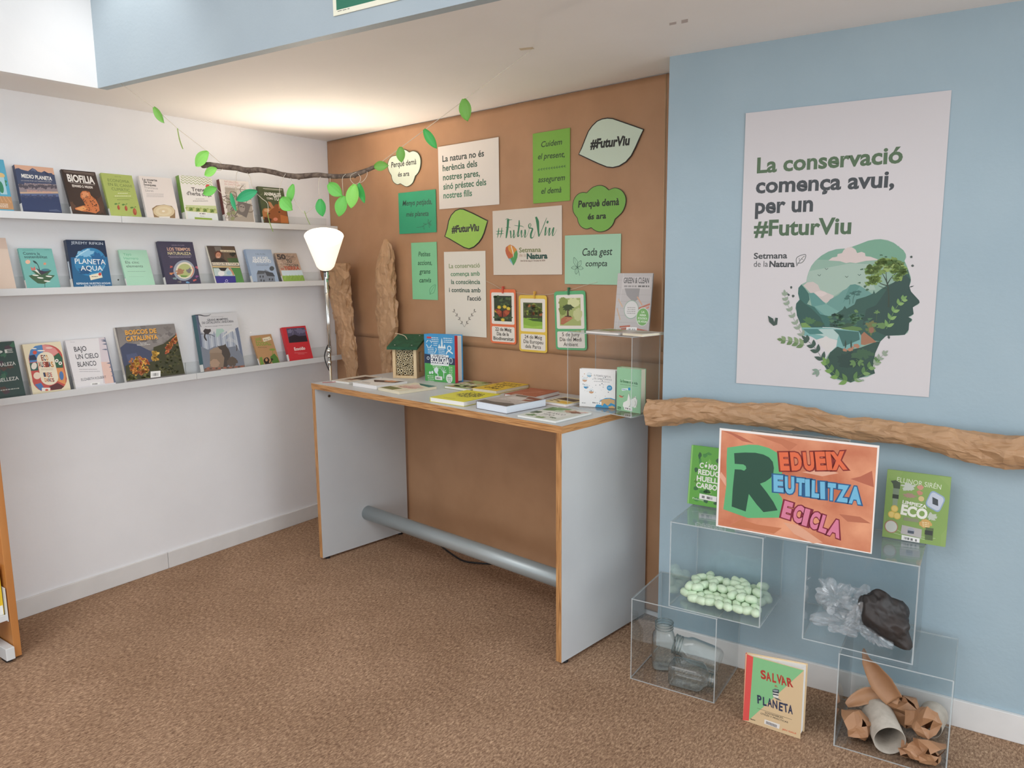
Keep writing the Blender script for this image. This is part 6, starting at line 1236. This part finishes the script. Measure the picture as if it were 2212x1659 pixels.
def d(a):
    D_, K_ = '#41523F', '#30353A'
    for t_, p0, p1, c in (('La conservació', (185, 460), (925, 405), '#46603F'), ('comença avui,', (178, 563), (880, 530), K_), ('per un', (173, 668), (462, 655), K_), ('#FuturViu', (165, 782), (655, 770), '#405C3E')): a.text(t_, p0, p1, 72, c, .03)
    a.text('Setmana', (162, 900), (330, 897), 27, '#34383A', .025); a.text('de la', (160, 941), (232, 940), 27, '#34383A'); a.text('Natura', (241, 941), (367, 941), 27, '#34383A', .04)
    a.stroke([(380, 935), (378, 900), (395, 885), (425, 878), (422, 900), (405, 920), (382, 922)], 3, '#3C4440'); a.stroke([(378, 938), (400, 905), (420, 885)], 2.5, '#3C4440'); a.line([(395, 912), (392, 895)], 2, '#3C4440'); a.line([(404, 901), (414, 904)], 2, '#3C4440')
    # head: sky, clouds, hills, lake, forest
    a.poly(HEAD, '#86A695')
    a.poly(hp([(665, 160), (760, 125), (830, 98), (960, 82), (1090, 118), (1190, 195), (1215, 250), (1200, 305), (1235, 400), (1000, 300), (820, 270), (780, 220), (715, 225), (690, 175)]), '#6C9C83')
    a.poly(hp([(300, 292), (350, 250), (420, 210), (500, 185), (590, 180), (570, 230), (500, 260), (430, 295)]), '#6F9D88')
    a.poly(hp([(220, 410), (640, 330), (860, 340), (830, 450), (900, 600), (540, 620), (390, 720), (220, 600), (190, 520)]), '#9CB3A5')
    a.poly(hp([(420, 300), (460, 270), (510, 262), (515, 235), (560, 225), (580, 190), (620, 168), (660, 165), (700, 190), (715, 225), (760, 212), (795, 225), (800, 258), (850, 262), (900, 280), (940, 295), (800, 305), (700, 328), (640, 320), (600, 328), (540, 308)]), '#CDBEBA')
    a.poly(hp([(160, 555), (200, 525), (260, 518), (310, 550), (330, 600), (400, 630), (470, 660), (460, 700), (390, 735), (320, 700), (230, 630)]), '#C3B8B2'); a.poly(hp([(275, 625), (320, 612), (380, 620), (402, 642), (350, 670), (310, 665)]), '#D0C2BE')
    a.poly(hp([(380, 760), (430, 700), (520, 650), (560, 610), (600, 590), (640, 550), (690, 543), (740, 560), (790, 590), (860, 640), (930, 640), (900, 760), (540, 830), (450, 860)]), '#5F8F86'); a.poly(hp([(640, 550), (690, 543), (740, 560), (700, 620), (640, 640), (590, 700), (560, 740), (600, 640)]), '#4F837A')
    a.poly(hp([(215, 635), (265, 630), (300, 660), (390, 748), (500, 810), (540, 870), (380, 900), (250, 800)]), '#558A84'); a.poly(hp([(270, 770), (390, 745), (500, 810), (540, 830), (400, 880)]), '#6B9C92')
    a.poly(hp([(105, 640), (110, 580), (140, 545), (180, 590), (215, 640), (222, 700), (195, 745), (270, 775), (330, 850), (420, 870), (560, 860), (560, 985), (140, 985), (120, 900), (78, 790), (85, 740), (120, 700)]), '#2D5F57'); a.poly(hp([(85, 745), (130, 700), (170, 740), (240, 790), (330, 880), (380, 980), (140, 985), (90, 860)]), '#234C45')
    a.poly(hp([(420, 890), (560, 800), (580, 765), (600, 795), (680, 750), (700, 700), (730, 690), (800, 670), (870, 640), (880, 605), (895, 640), (960, 590), (1010, 560), (1100, 520), (1180, 460), (1232, 390), (1262, 500), (1245, 565), (1262, 620), (1345, 712), (1348, 735), (1278, 782), (1285, 850), (1232, 880), (1270, 908), (1238, 940), (1232, 1010), (1190, 1062), (1000, 1072), (940, 1130), (500, 1060), (430, 985)]), '#2A4F44')
    a.poly(hp([(800, 800), (900, 760), (1040, 560), (1200, 440), (1262, 500), (1245, 565), (1262, 620), (1345, 712), (1348, 735), (1278, 782), (1285, 850), (1232, 880), (1270, 908), (1238, 940), (1232, 1010), (1190, 1062), (1000, 1072), (860, 1010), (760, 960)]), '#22403A')
    rnd = random.Random(14)
    for i in range(46): a.blob(*hp([(430+rnd.random()*430, 850+rnd.random()*120-0)])[0], 14, 7, rnd.choice(['#35604F', '#1F3F35', '#3F6A4A', '#4A7350']), i, .6, 10, keep=True)
    a.z += a.step
    # lake
    a.poly(hp([(140, 985), (350, 985), (540, 995), (720, 1025), (760, 1100), (740, 1180), (470, 1240), (425, 1240), (385, 1120), (290, 1110), (230, 1075), (165, 1070)]), '#6FA3A0'); a.poly(hp([(230, 1045), (330, 1000), (480, 1000), (515, 1060), (500, 1110), (440, 1110), (330, 1065)]), '#A9C2BD'); a.poly(hp([(150, 1000), (300, 1000), (360, 1050), (220, 1055)]), '#3F7772'); a.poly(hp([(460, 1005), (720, 1030), (730, 1110), (560, 1180), (515, 1060)]), '#35635C')
    a.poly(hp([(285, 1110), (350, 1090), (385, 1072), (420, 1095), (500, 1115), (488, 1180), (440, 1225), (410, 1245), (340, 1180)]), '#CFCBC8'); a.line(hp([(350, 985), (460, 988), (620, 1010)]), 3, '#D4DEDA')
    a.poly(hp([(140, 985), (130, 940), (180, 935), (240, 985)]), '#6A8F4A'); a.blob(*hp([(220, 920)])[0], 26, 18, '#3F6A3E', 4, .5); a.blob(*hp([(300, 950)])[0], 26, 14, '#2E5436', 5, .5)
    a.poly(hp([(520, 990), (620, 965), (740, 985), (760, 1010), (700, 1022), (560, 1004)]), '#56793F'); a.poly(hp([(515, 995), (600, 940), (700, 950), (640, 975)]), '#2C4A34')
    # ground and figure
    a.poly(hp([(425, 1240), (500, 1180), (600, 1220), (740, 1190), (900, 1130), (940, 1130), (885, 1250), (862, 1380), (880, 1455), (720, 1500), (630, 1548), (445, 1490), (360, 1370)]), '#26453A'); a.blob(*hp([(620, 1320)])[0], 60, 40, '#1F3A32', 6, .4); a.blob(*hp([(760, 1260)])[0], 44, 26, '#35583C', 8, .5)
    a.poly(hp([(740, 1160), (745, 1060), (775, 1030), (810, 1060), (860, 1100), (900, 1135), (830, 1150), (780, 1165)]), '#9A6A4E'); a.blob(*hp([(845, 1010)])[0], 22, 26, '#5A6A3A', 9, .5); a.ell(*hp([(850, 1010)])[0], 13, 17, '#8A5F48'); a.blob(*hp([(845, 955)])[0], 26, 16, '#6A6A3C', 3, .5)
    for x, y, r in ((575, 1215, 12), (630, 1210, 14), (700, 1175, 16), (650, 1190, 9)): a.blob(*hp([(x, y)])[0], r, r*.7, '#A8755A', x, .5, 12)
    for x in (582, 640): a.leaf(*hp([(x, 1200)])[0], *hp([(x+2, 1110)])[0], 9, '#2A3F33')
    # tree
    T_ = '#2B3A2C'
    for P, w_ in (([(1030, 780), (1032, 640), (1020, 540), (990, 470), (950, 400)], [10, 8, 7, 4, 2]), ([(1022, 560), (960, 540), (900, 500), (860, 480)], [6, 4, 3, 2]), ([(1022, 540), (1060, 480), (1120, 420), (1170, 380)], [6, 4, 3, 2]), ([(1028, 600), (980, 580), (930, 560)], [4, 3, 2]), ([(1015, 520), (1010, 430), (1030, 360)], [5, 3, 2])): a.stroke(hp(P), w_, T_)
    for i in range(64):
        q = rnd.random()*6.28; r = rnd.random()**.5; x, y = 1010+195*r*math.cos(q), 400+120*r*math.sin(q)
        if y > 470 and 930 < x < 1110: continue
        a.blob(*hp([(x, y)])[0], 15+rnd.random()*9, 9+rnd.random()*6, rnd.choice(['#6E8A3E', '#7F9A48', '#5C7838', '#688C4A', '#8AA256']), i, .6, 12, keep=True)
    for i in range(16): a.blob(*hp([(820+rnd.random()*120, 470+rnd.random()*70)])[0], 15, 9, rnd.choice(['#6E8A3E', '#7F9A48', '#5C7838']), i+70, .6, 12, keep=True)
    a.z += a.step
    for P in ([(630, 750), (632, 700), (610, 660)], [(665, 740), (668, 690), (690, 640)]): a.stroke(hp(P), 2.5, '#2F5A50')
    for x, y in ((620, 665), (600, 690), (690, 625), (730, 620), (710, 650), (660, 640)): a.blob(*hp([(x, y)])[0], 13, 6, '#35625A', x, .6, 10, keep=True)
    for x, y in ((325, 452), (735, 450), (400, 388), (605, 468)): a.line([(p[0], p[1]) for p in hp([(x-16, y-8), (x, y+6), (x+16, y-8)])], 2.4, '#2E4A40')
    for x, y in ((760, 392), (735, 530), (790, 565), (815, 600), (960, 245), (1010, 265)): a.blob(*hp([(x, y)])[0], 8, 5, '#3A5C42', x, .6, 9)
    for x, y, r in ((910, 830, 15), (700, 820, 10), (955, 970, 24), (880, 960, 12)): a.blob(*hp([(x, y)])[0], r, r*.7, '#5C8048', x, .5, 14)
    a.line(hp([(900, 920), (908, 850)]), 2.5, '#3F5C38'); a.leaf(*hp([(1245, 575)])[0], *hp([(1295, 560)])[0], 5, '#22302C')
    for x, y in ((1270, 268), (1282, 355), (35, 575), (5, 650), (55, 665), (1026, 1085)): a.blob(*hp([(x, y)])[0], 6, 7, '#3C4A44', x, .5, 9)
    def sprig(P, n, L_, w_, c, c2=None, a0=.7):
        P = hp(P); Q_ = smooth_curve([(x, y, 0) for x, y in P], 6); a.line([(p.x, p.y) for p in Q_], 2, c)
        for i in range(n):
            k = int((i+.6)/n*(len(Q_)-1)); p = Q_[k]; q = Q_[min(k+1, len(Q_)-1)]; th = math.atan2(q.y-p.y, q.x-p.x) if k < len(Q_)-1 else math.atan2(p.y-Q_[k-1].y, p.x-Q_[k-1].x)
            for s in (-1, 1): t2 = th+s*a0; l_ = L_*(1-.35*i/n); a.leaf(p.x, p.y, p.x+l_*math.cos(t2), p.y+l_*math.sin(t2), w_, c2 if (c2 and s > 0) else c)
        p, q = Q_[-2], Q_[-1]; th = math.atan2(q.y-p.y, q.x-p.x); a.leaf(q.x, q.y, q.x+L_*.7*math.cos(th), q.y+L_*.7*math.sin(th), w_*.8, c)
    sprig([(1005, 1000), (1040, 920), (1080, 830), (1140, 740), (1180, 700)], 5, 40, 17, '#6B9450', '#7FA35C')
    sprig([(165, 1090), (110, 1000), (60, 900), (20, 800), (-20, 710), (-30, 640)], 8, 32, 14, '#8A9A86')
    sprig([(360, 1340), (310, 1250), (250, 1170), (185, 1110)], 4, 46, 20, '#2F4A3E'); sprig([(165, 1165), (60, 1130), (-60, 1110)], 4, 40, 20, '#5F7D4C', '#7C9468')
    sprig([(620, 1540), (520, 1500), (430, 1420), (380, 1340)], 4, 46, 22, '#6B9448', '#527A3E'); sprig([(640, 1530), (740, 1470), (830, 1390), (900, 1330)], 4, 44, 20, '#4F7840', '#6F9456'); sprig([(870, 1390), (920, 1310), (985, 1250)], 3, 32, 14, '#8D9C88')
    sprig([(330, 1410), (280, 1440)], 1, 34, 16, '#7D9484'); sprig([(700, 1330), (660, 1350)], 1, 30, 16, '#5A7F48'); sprig([(690, 1310), (740, 1350)], 1, 28, 16, '#5A7F48')
    a.leaf(*hp([(740, 1525)])[0], *hp([(690, 1510)])[0], 12, '#8FA08E'); a.leaf(*hp([(770, 1525)])[0], *hp([(735, 1522)])[0], 10, '#8FA08E')
    a.poly([(230, 1190), (256, 1205), (262, 1225), (268, 1200), (280, 1202), (276, 1235), (258, 1242), (236, 1222)], '#2F443C')
ps = poster('large white poster on the blue wall with a landscape inside a woman\'s head profile, La conservació comença avui', [(1614.5, 245), (2061.5, 193), (2001, 858.5), (1587, 826.5)], VP, '#CDC9CB', d, wall='blue', off=.003)
ps['label'] = 'large white poster on the blue wall with a landscape inside a head profile'

# ------------------------------------------------------------------ glass jars
def jar(label, M_, h=.175, r=.045, rn=.033, sq=.55):
    t = thing('glass_jar', label, 'jar', M_, 'empty glass jars in the clear box'); seg = 40
    def sec(rr_, k, th):
        c, s_ = abs(math.cos(th)), abs(math.sin(th)); e = 2+6*k*sq; return rr_/((c**e+s_**e)**(1/e))
    prof = [(.3*r, .004, 1), (.86*r, .002, 1), (.97*r, .008, 1), (r, .016, 1), (r, h*.35, 1), (r, h*.62, 1), (.97*r, h*.68, .9), (.86*r, h*.74, .6), (rn*1.02, h*.80, .2), (rn, h*.83, 0), (rn, h*.88, 0), (rn, h*.985, 0)]
    v, f = [], []
    for rr_, z, k in prof:
        for i in range(seg): th = 2*math.pi*i/seg; q = sec(rr_, k, th); v.append((q*math.cos(th), q*math.sin(th), z))
    for i in range(len(prof)-1):
        for k in range(seg): f.append((i*seg+k, i*seg+(k+1) % seg, (i+1)*seg+(k+1) % seg, (i+1)*seg+k))
    f.append(tuple(range(seg))[::-1])
    o = mobj('jar_body', v, f, M_GLASS, t, Matrix(), smooth=True)
    for z, w_ in ((h*.87, .0016), (h*.93, .0016), (h*.99, .0024)):
        v, f = [], []; n1, n2 = 36, 6
        for i in range(n1):
            for j in range(n2): A_, B_ = 2*math.pi*i/n1, 2*math.pi*j/n2; v.append(((rn+w_*math.cos(B_))*math.cos(A_), (rn+w_*math.cos(B_))*math.sin(A_), z+w_*math.sin(B_)))
        for i in range(n1):
            for j in range(n2): f.append((i*n2+j, i*n2+(j+1) % n2, ((i+1) % n1)*n2+(j+1) % n2, ((i+1) % n1)*n2+j))
        mobj('jar_rim' if z > h*.95 else 'screw_thread', v, f, M_GLASSR, t, Matrix(), smooth=True)
    return t
def axis_m(p, q, roll=0):
    p, q = Vector(p), Vector(q); return Matrix.Translation(p) @ (q-p).to_track_quat('Z', 'Y').to_matrix().to_4x4() @ Matrix.Rotation(roll, 4, 'Z')
jar('glass jar standing upright at the left of the jar box', Matrix.Translation((2.540, -.690, .0055)) @ Matrix.Rotation(.5, 4, 'Z'), .182, .044, .034)
jar('glass jar tilted above the others, open mouth facing left', axis_m((2.752, -.655, .075), (2.60, -.715, .125), .3), .178, .044, .036)
jar('glass jar lying flat in front, mouth towards the right', axis_m((2.606, -.775, .0505), (2.78, -.752, .048), .02), .168, .044, .026)

# ------------------------------------------------------------------ foam pieces
def crumple_mesh(name, size, seed, sub=4, amp=.35, fr=1.6, mat=None, smooth=False, fold=.5):
    bm = bmesh.new(); bmesh.ops.create_icosphere(bm, subdivisions=sub, radius=1)
    for v in bm.verts:
        p = v.co.copy(); c = noise.voronoi(p*fr+Vector((seed*3.7, seed, 0)))[0]; c2 = noise.voronoi(p*fr*2.3+Vector((seed, 0, seed*2)))[0]
        k = 1+amp*(noise.noise(p*1.3+Vector((seed, seed, 0)))*1.4-fold*min(1, (c[1]-c[0])*2)+.3-.35*fold*min(1, (c2[1]-c2[0])*2))
        v.co = Vector((p.x*size[0], p.y*size[1], p.z*size[2]))*k
    me = bpy.data.meshes.new(name); bm.to_mesh(me); bm.free(); me.materials.append(mat)
    if smooth: me.polygons.foreach_set('use_smooth', [True]*len(me.polygons))
    return me
M_FOAM = noisy('green_foam', '#C6DDBE', '#D6E8CC', 60, .8, .35, 120, dist=.002)
FM = []
for s in range(3):
    bm = bmesh.new(); bmesh.ops.create_icosphere(bm, subdivisions=2, radius=1)
    for v in bm.verts:
        p = v.co; waist = 1-.16*math.exp(-(p.x*2.2)**2); k = 1+.12*noise.noise(p*1.5+Vector((s*5., 0, 0)))
        v.co = Vector((p.x*.0235, p.y*.0185*waist, p.z*.0175*waist))*k
    me = bpy.data.meshes.new('foam_piece'); bm.to_mesh(me); bm.free(); me.materials.append(M_FOAM); me.polygons.foreach_set('use_smooth', [True]*len(me.polygons)); FM.append(me)
bM = frame((2.613, -.823, .3205), (math.cos(.046), math.sin(.046), 0)); rnd = random.Random(21); k = 0
for lay in range(2):
    for j in range(8):
        for i in range(9):
            x = .024+i*.0325+(j % 2)*.012+rnd.uniform(-.004, .004)+lay*.016; y = .028+j*.0325+rnd.uniform(-.004, .004)+lay*.014
            if x > .298 or y > .262 or y < .028+max(0, (.16-x))*.30 or (lay and (rnd.random() < .35 or x > .27 or j < 2)): continue
            o = bpy.data.objects.new('foam_piece', FM[k % 3]); COL.objects.link(o); k += 1
            o.matrix_world = bM @ Matrix.Translation((x, y, .0045+.0185+lay*.026)) @ Matrix.Rotation(rnd.random()*6.28, 4, 'Z') @ Matrix.Rotation(rnd.uniform(-.15, .15), 4, 'Y')
            tag(o, 'pale green foam packing piece in the loose pile inside the upper left clear box', 'packing foam', 'green foam packing pieces')

# ------------------------------------------------------------------ plastic film and black bag
dM = frame((3.074, -.805, .3205), (math.cos(.055), math.sin(.055), 0))
wr = thing('plastic_film', 'crumpled clear plastic film in the middle right clear box', 'plastic film', dM)
for nm, c, sz, sd, rt in (('film_fold', (.075, .14, .107), (.062, .05, .058), 3.1, .3), ('film_fold', (.16, .17, .10), (.05, .05, .075), 7.2, 1.1), ('film_fold', (.105, .10, .043), (.085, .055, .028), 5.5, -.1), ('film_fold', (.20, .085, .038), (.05, .05, .028), 9.4, .6), ('film_fold', (.15, .09, .075), (.03, .035, .06), 2.2, .4)):
    o = bpy.data.objects.new(nm, crumple_mesh('film_fold', tuple(q*.9 for q in sz), sd, 4, .62, 1.5, M_WRAP, False, .9)); COL.objects.link(o); o.parent = wr
    o.matrix_local = Matrix.Translation(c) @ Matrix.Rotation(rt, 4, 'Y')
M_BAG = noisy('black_plastic_bag', '#211C1B', '#3A3331', 14, .5, .4, 34, detail=6, dist=.004)
o = bpy.data.objects.new('plastic_bag', crumple_mesh('plastic_bag', (.094, .055, .060), 4.4, 5, .26, 1.2, M_BAG, True, .6)); COL.objects.link(o)
o.matrix_world = dM @ Matrix.Translation((.232, .105, .090)) @ Matrix.Rotation(.80, 4, 'Y')
tag(o, 'crumpled black plastic bag leaning at the right inside the plastic film box', 'plastic bag')

# ------------------------------------------------------------------ torn paper and cardboard tubes
eM = frame((3.195, -.834, .0005), (math.cos(.058), math.sin(.058), 0))
def wad_mesh(sz, seed):
    bm = bmesh.new(); bmesh.ops.create_icosphere(bm, subdivisions=2, radius=1); rnd = random.Random(int(seed*10))
    for v in bm.verts:
        p = v.co.copy(); k = .62+.62*rnd.random()**1.3; j = Vector((rnd.uniform(-.2, .2), rnd.uniform(-.2, .2), rnd.uniform(-.2, .2)))
        v.co = Vector((p.x*sz[0], p.y*sz[1], p.z*sz[2]))*k*1.12+Vector((j.x*sz[0], j.y*sz[1], j.z*sz[2]))
        v.co.z = max(v.co.z, -sz[2]*.95)
    bmesh.ops.delete(bm, geom=[f for f in bm.faces if rnd.random() < .10], context='FACES_ONLY')
    bmesh.ops.subdivide_edges(bm, edges=bm.edges[:], cuts=1, use_grid_fill=True)
    for v in bm.verts: p = v.co*45; v.co += Vector((noise.noise(p), noise.noise(p+Vector((7, 0, 0))), noise.noise(p+Vector((0, 7, 0)))))*.004
    me = bpy.data.meshes.new('torn_paper'); bm.to_mesh(me); bm.free(); me.materials.append(M_KRAFT3); return me
def ploc(c, sz, sd, label, rot=(0, 0, 0), amp=.5, fr=1.3):
    o = bpy.data.objects.new('torn_paper', wad_mesh(sz, sd)); COL.objects.link(o)
    o.matrix_world = eM @ Matrix.Translation(c) @ Matrix.Rotation(rot[2], 4, 'Z') @ Matrix.Rotation(rot[1], 4, 'Y') @ Matrix.Rotation(rot[0], 4, 'X')
    tag(o, label, 'crumpled paper', 'torn brown paper pieces in the clear box')
ploc((.062, .072, .052), (.050, .045, .045), 2.7, 'rosette-like crumpled brown paper ball left of the cardboard tube')
ploc((.175, .20, .085), (.070, .040, .050), 6.1, 'crumpled brown paper behind the cardboard tube mouth', (.3, .2, .2))
ploc((.245, .12, .095), (.045, .04, .05), 8.8, 'peaked brown paper fold in the middle right of the torn paper box', (0, .4, .5))
ploc((.262, .055, .040), (.045, .040, .036), 3.9, 'brown paper piece in the front right corner of the box', (.2, 0, .8))
ploc((.225, .045, .027), (.036, .03, .022), 11.3, 'flat rounded brown paper piece just right of the tube mouth', (0, .2, .1))
def strip(label, pts, ws, cup=.55, col=M_KRAFT3):
    P = smooth_curve([eM @ Vector(p) for p in pts], 6); v, f = [], []; nJ = 6; n = len(P)
    for i, p in enumerate(P):
        T_ = (P[min(i+1, n-1)]-P[max(i-1, 0)]).normalized(); sd = T_.cross(Vector((-.2, -1, .3))).normalized(); nn = sd.cross(T_)
        k = i/6; j = min(int(k), len(ws)-1); w_ = ws[j]+(ws[min(j+1, len(ws)-1)]-ws[j])*(k-j)
        for q in range(nJ+1): t_ = q/nJ*2-1; v.append(p+sd*(t_*w_)-nn*(w_*cup*(1-t_*t_))+nn*.004*noise.noise(Vector((i*.6, q*.9, 1))))
    for i in range(n-1):
        for q in range(nJ): a_ = i*(nJ+1)+q; f.append((a_, a_+1, a_+nJ+2, a_+nJ+1))
    o = mobj('torn_paper', v, f, col, smooth=True); m = o.modifiers.new('s', 'SOLIDIFY'); m.thickness = .0008
    tag(o, label, 'crumpled paper', 'torn brown paper pieces in the clear box')
strip('horn-shaped curled brown paper rising to a point above the tubes', [(.052, .17, .272), (.062, .17, .235), (.085, .165, .205), (.115, .155, .170), (.155, .15, .125)], [.002, .014, .028, .038, .030])
strip('long folded brown paper strip curving along the left wall of the box', [(.018, .12, .085), (.04, .14, .098), (.075, .155, .118), (.12, .165, .125), (.165, .16, .12)], [.008, .020, .026, .024, .016])
M_CARD = noisy('grey_cardboard', '#A79E92', '#B8AFA3', 30, .8, .15, 90)
def ctube(label, p, q, r):
    t = axis_m(eM @ Vector(p), eM @ Vector(q)); L_ = (Vector(p)-Vector(q)).length
    o = lathe('cardboard_tube', [(r, 0), (r, L_), (r-.0022, L_), (r-.0022, 0), (r, 0)], M_CARD, None, t, 40, False)
    o.data.polygons.foreach_set('use_smooth', [True]*len(o.data.polygons)); tag(o, label, 'cardboard tube', 'grey cardboard tubes in the clear box')
ctube('grey cardboard tube lying with its open mouth towards the front', (.105, .17, .062), (.158, .035, .052), .048)
ctube('grey cardboard tube half hidden behind the folded paper strip', (.05, .27, .048), (.10, .20, .052), .038)
ctube('short grey cardboard tube at the back right of the torn paper box', (.266, .284, .0475), (.253, .195, .0475), .042)

# ------------------------------------------------------------------ bookcase end at the left edge
bc = thing('bookcase', 'beech wood bookcase end with white metal shelf and foot, cut by the left edge', 'bookcase', Matrix.Translation((.04, -2.093, 0)))
M_BEECH = noisy('beech_veneer', '#B9793F', '#C4864A', 3, .4, .05, 60, stretch=(6, 6, .6))
box('end_panel', (0, 0, .008), (.342, .027, 1.62), M_BEECH, bc, Matrix(), .0015)
box('foot_bar', (.02, -.036, .012), (.362, -.004, .062), M_METALW, bc, Matrix(), .002)
box('foot_pad', (.30, -.032, .0), (.345, -.010, .0125), M_BLACK, bc, Matrix())
box('metal_shelf', (.02, -.62, .165), (.330, -.004, .172), M_METALW, bc, Matrix(), .001); box('shelf_lip', (.326, -.62, .165), (.332, -.004, .190), M_METALW, bc, Matrix(), .001)
box('shelf_bracket', (.04, -.0065, .160), (.335, -.0035, .30), M_METALW, bc, Matrix(), .001)
box('back_panel', (.0, -.62, .17), (.012, 0, 1.60), M_BEECH, bc, Matrix())
for i, (c, hh, lab) in enumerate((('#E3BE2C', .215, 'yellow spined book on the white metal shelf, next to the wooden panel'), ('#D9B428', .20, 'second yellow spined book on the white metal shelf'), ('#C9CDD2', .24, 'grey spined book on the white metal shelf, furthest from the panel'))):
    y0 = -2.093-.0085-.027*(i+1); t = thing('book', lab, 'book', Matrix.Translation((.19, y0, .1725)), 'books in the wooden bookcase')
    box('cover', (0, 0, 0), (.165, .002, hh), pm(c, .4), t, Matrix()); box('cover', (0, .023, 0), (.165, .025, hh), pm(c, .4), t, Matrix()); box('spine', (.165, 0, 0), (.167, .025, hh), pm(c, .4), t, Matrix()); box('page_block', (.003, .002, .002), (.165, .023, hh-.003), M_PAGE, t, Matrix())
    box('spine_sticker', (.1668, .002, .012), (.1674, .023, .055), pm('#EDEBE6', .5), t, Matrix())
    A_ = Art(.025, hh); A_.text('VIDA', (70, 60), (66, 24), 26, '#3A3324', .02); o = mobj('spine_print', [(.1673, x, z) for x, y, z in A_.v], A_.f, A_.mats, t, Matrix(), A_.fm)

# keep the soft contents inside their boxes: flatten whatever would press through the panels
def confine(o, frm, x1, y1, z1):
    bpy.context.view_layer.update(); A_ = frm.inverted() @ o.matrix_world; B_ = A_.inverted()
    for v in o.data.vertices:
        p = A_ @ v.co; p.x = min(max(p.x, .007), x1-.007); p.y = min(max(p.y, .006), y1-.008); p.z = min(max(p.z, .006), z1-.008); v.co = B_ @ p
for o in list(bpy.data.objects):
    if o.type != 'MESH': continue
    if o.name.startswith(('film_fold', 'plastic_bag')): confine(o, dM, .325, .29, .3185)
    elif o.name.startswith('torn_paper') and not o.modifiers: confine(o, eM, .318, .30, .319)
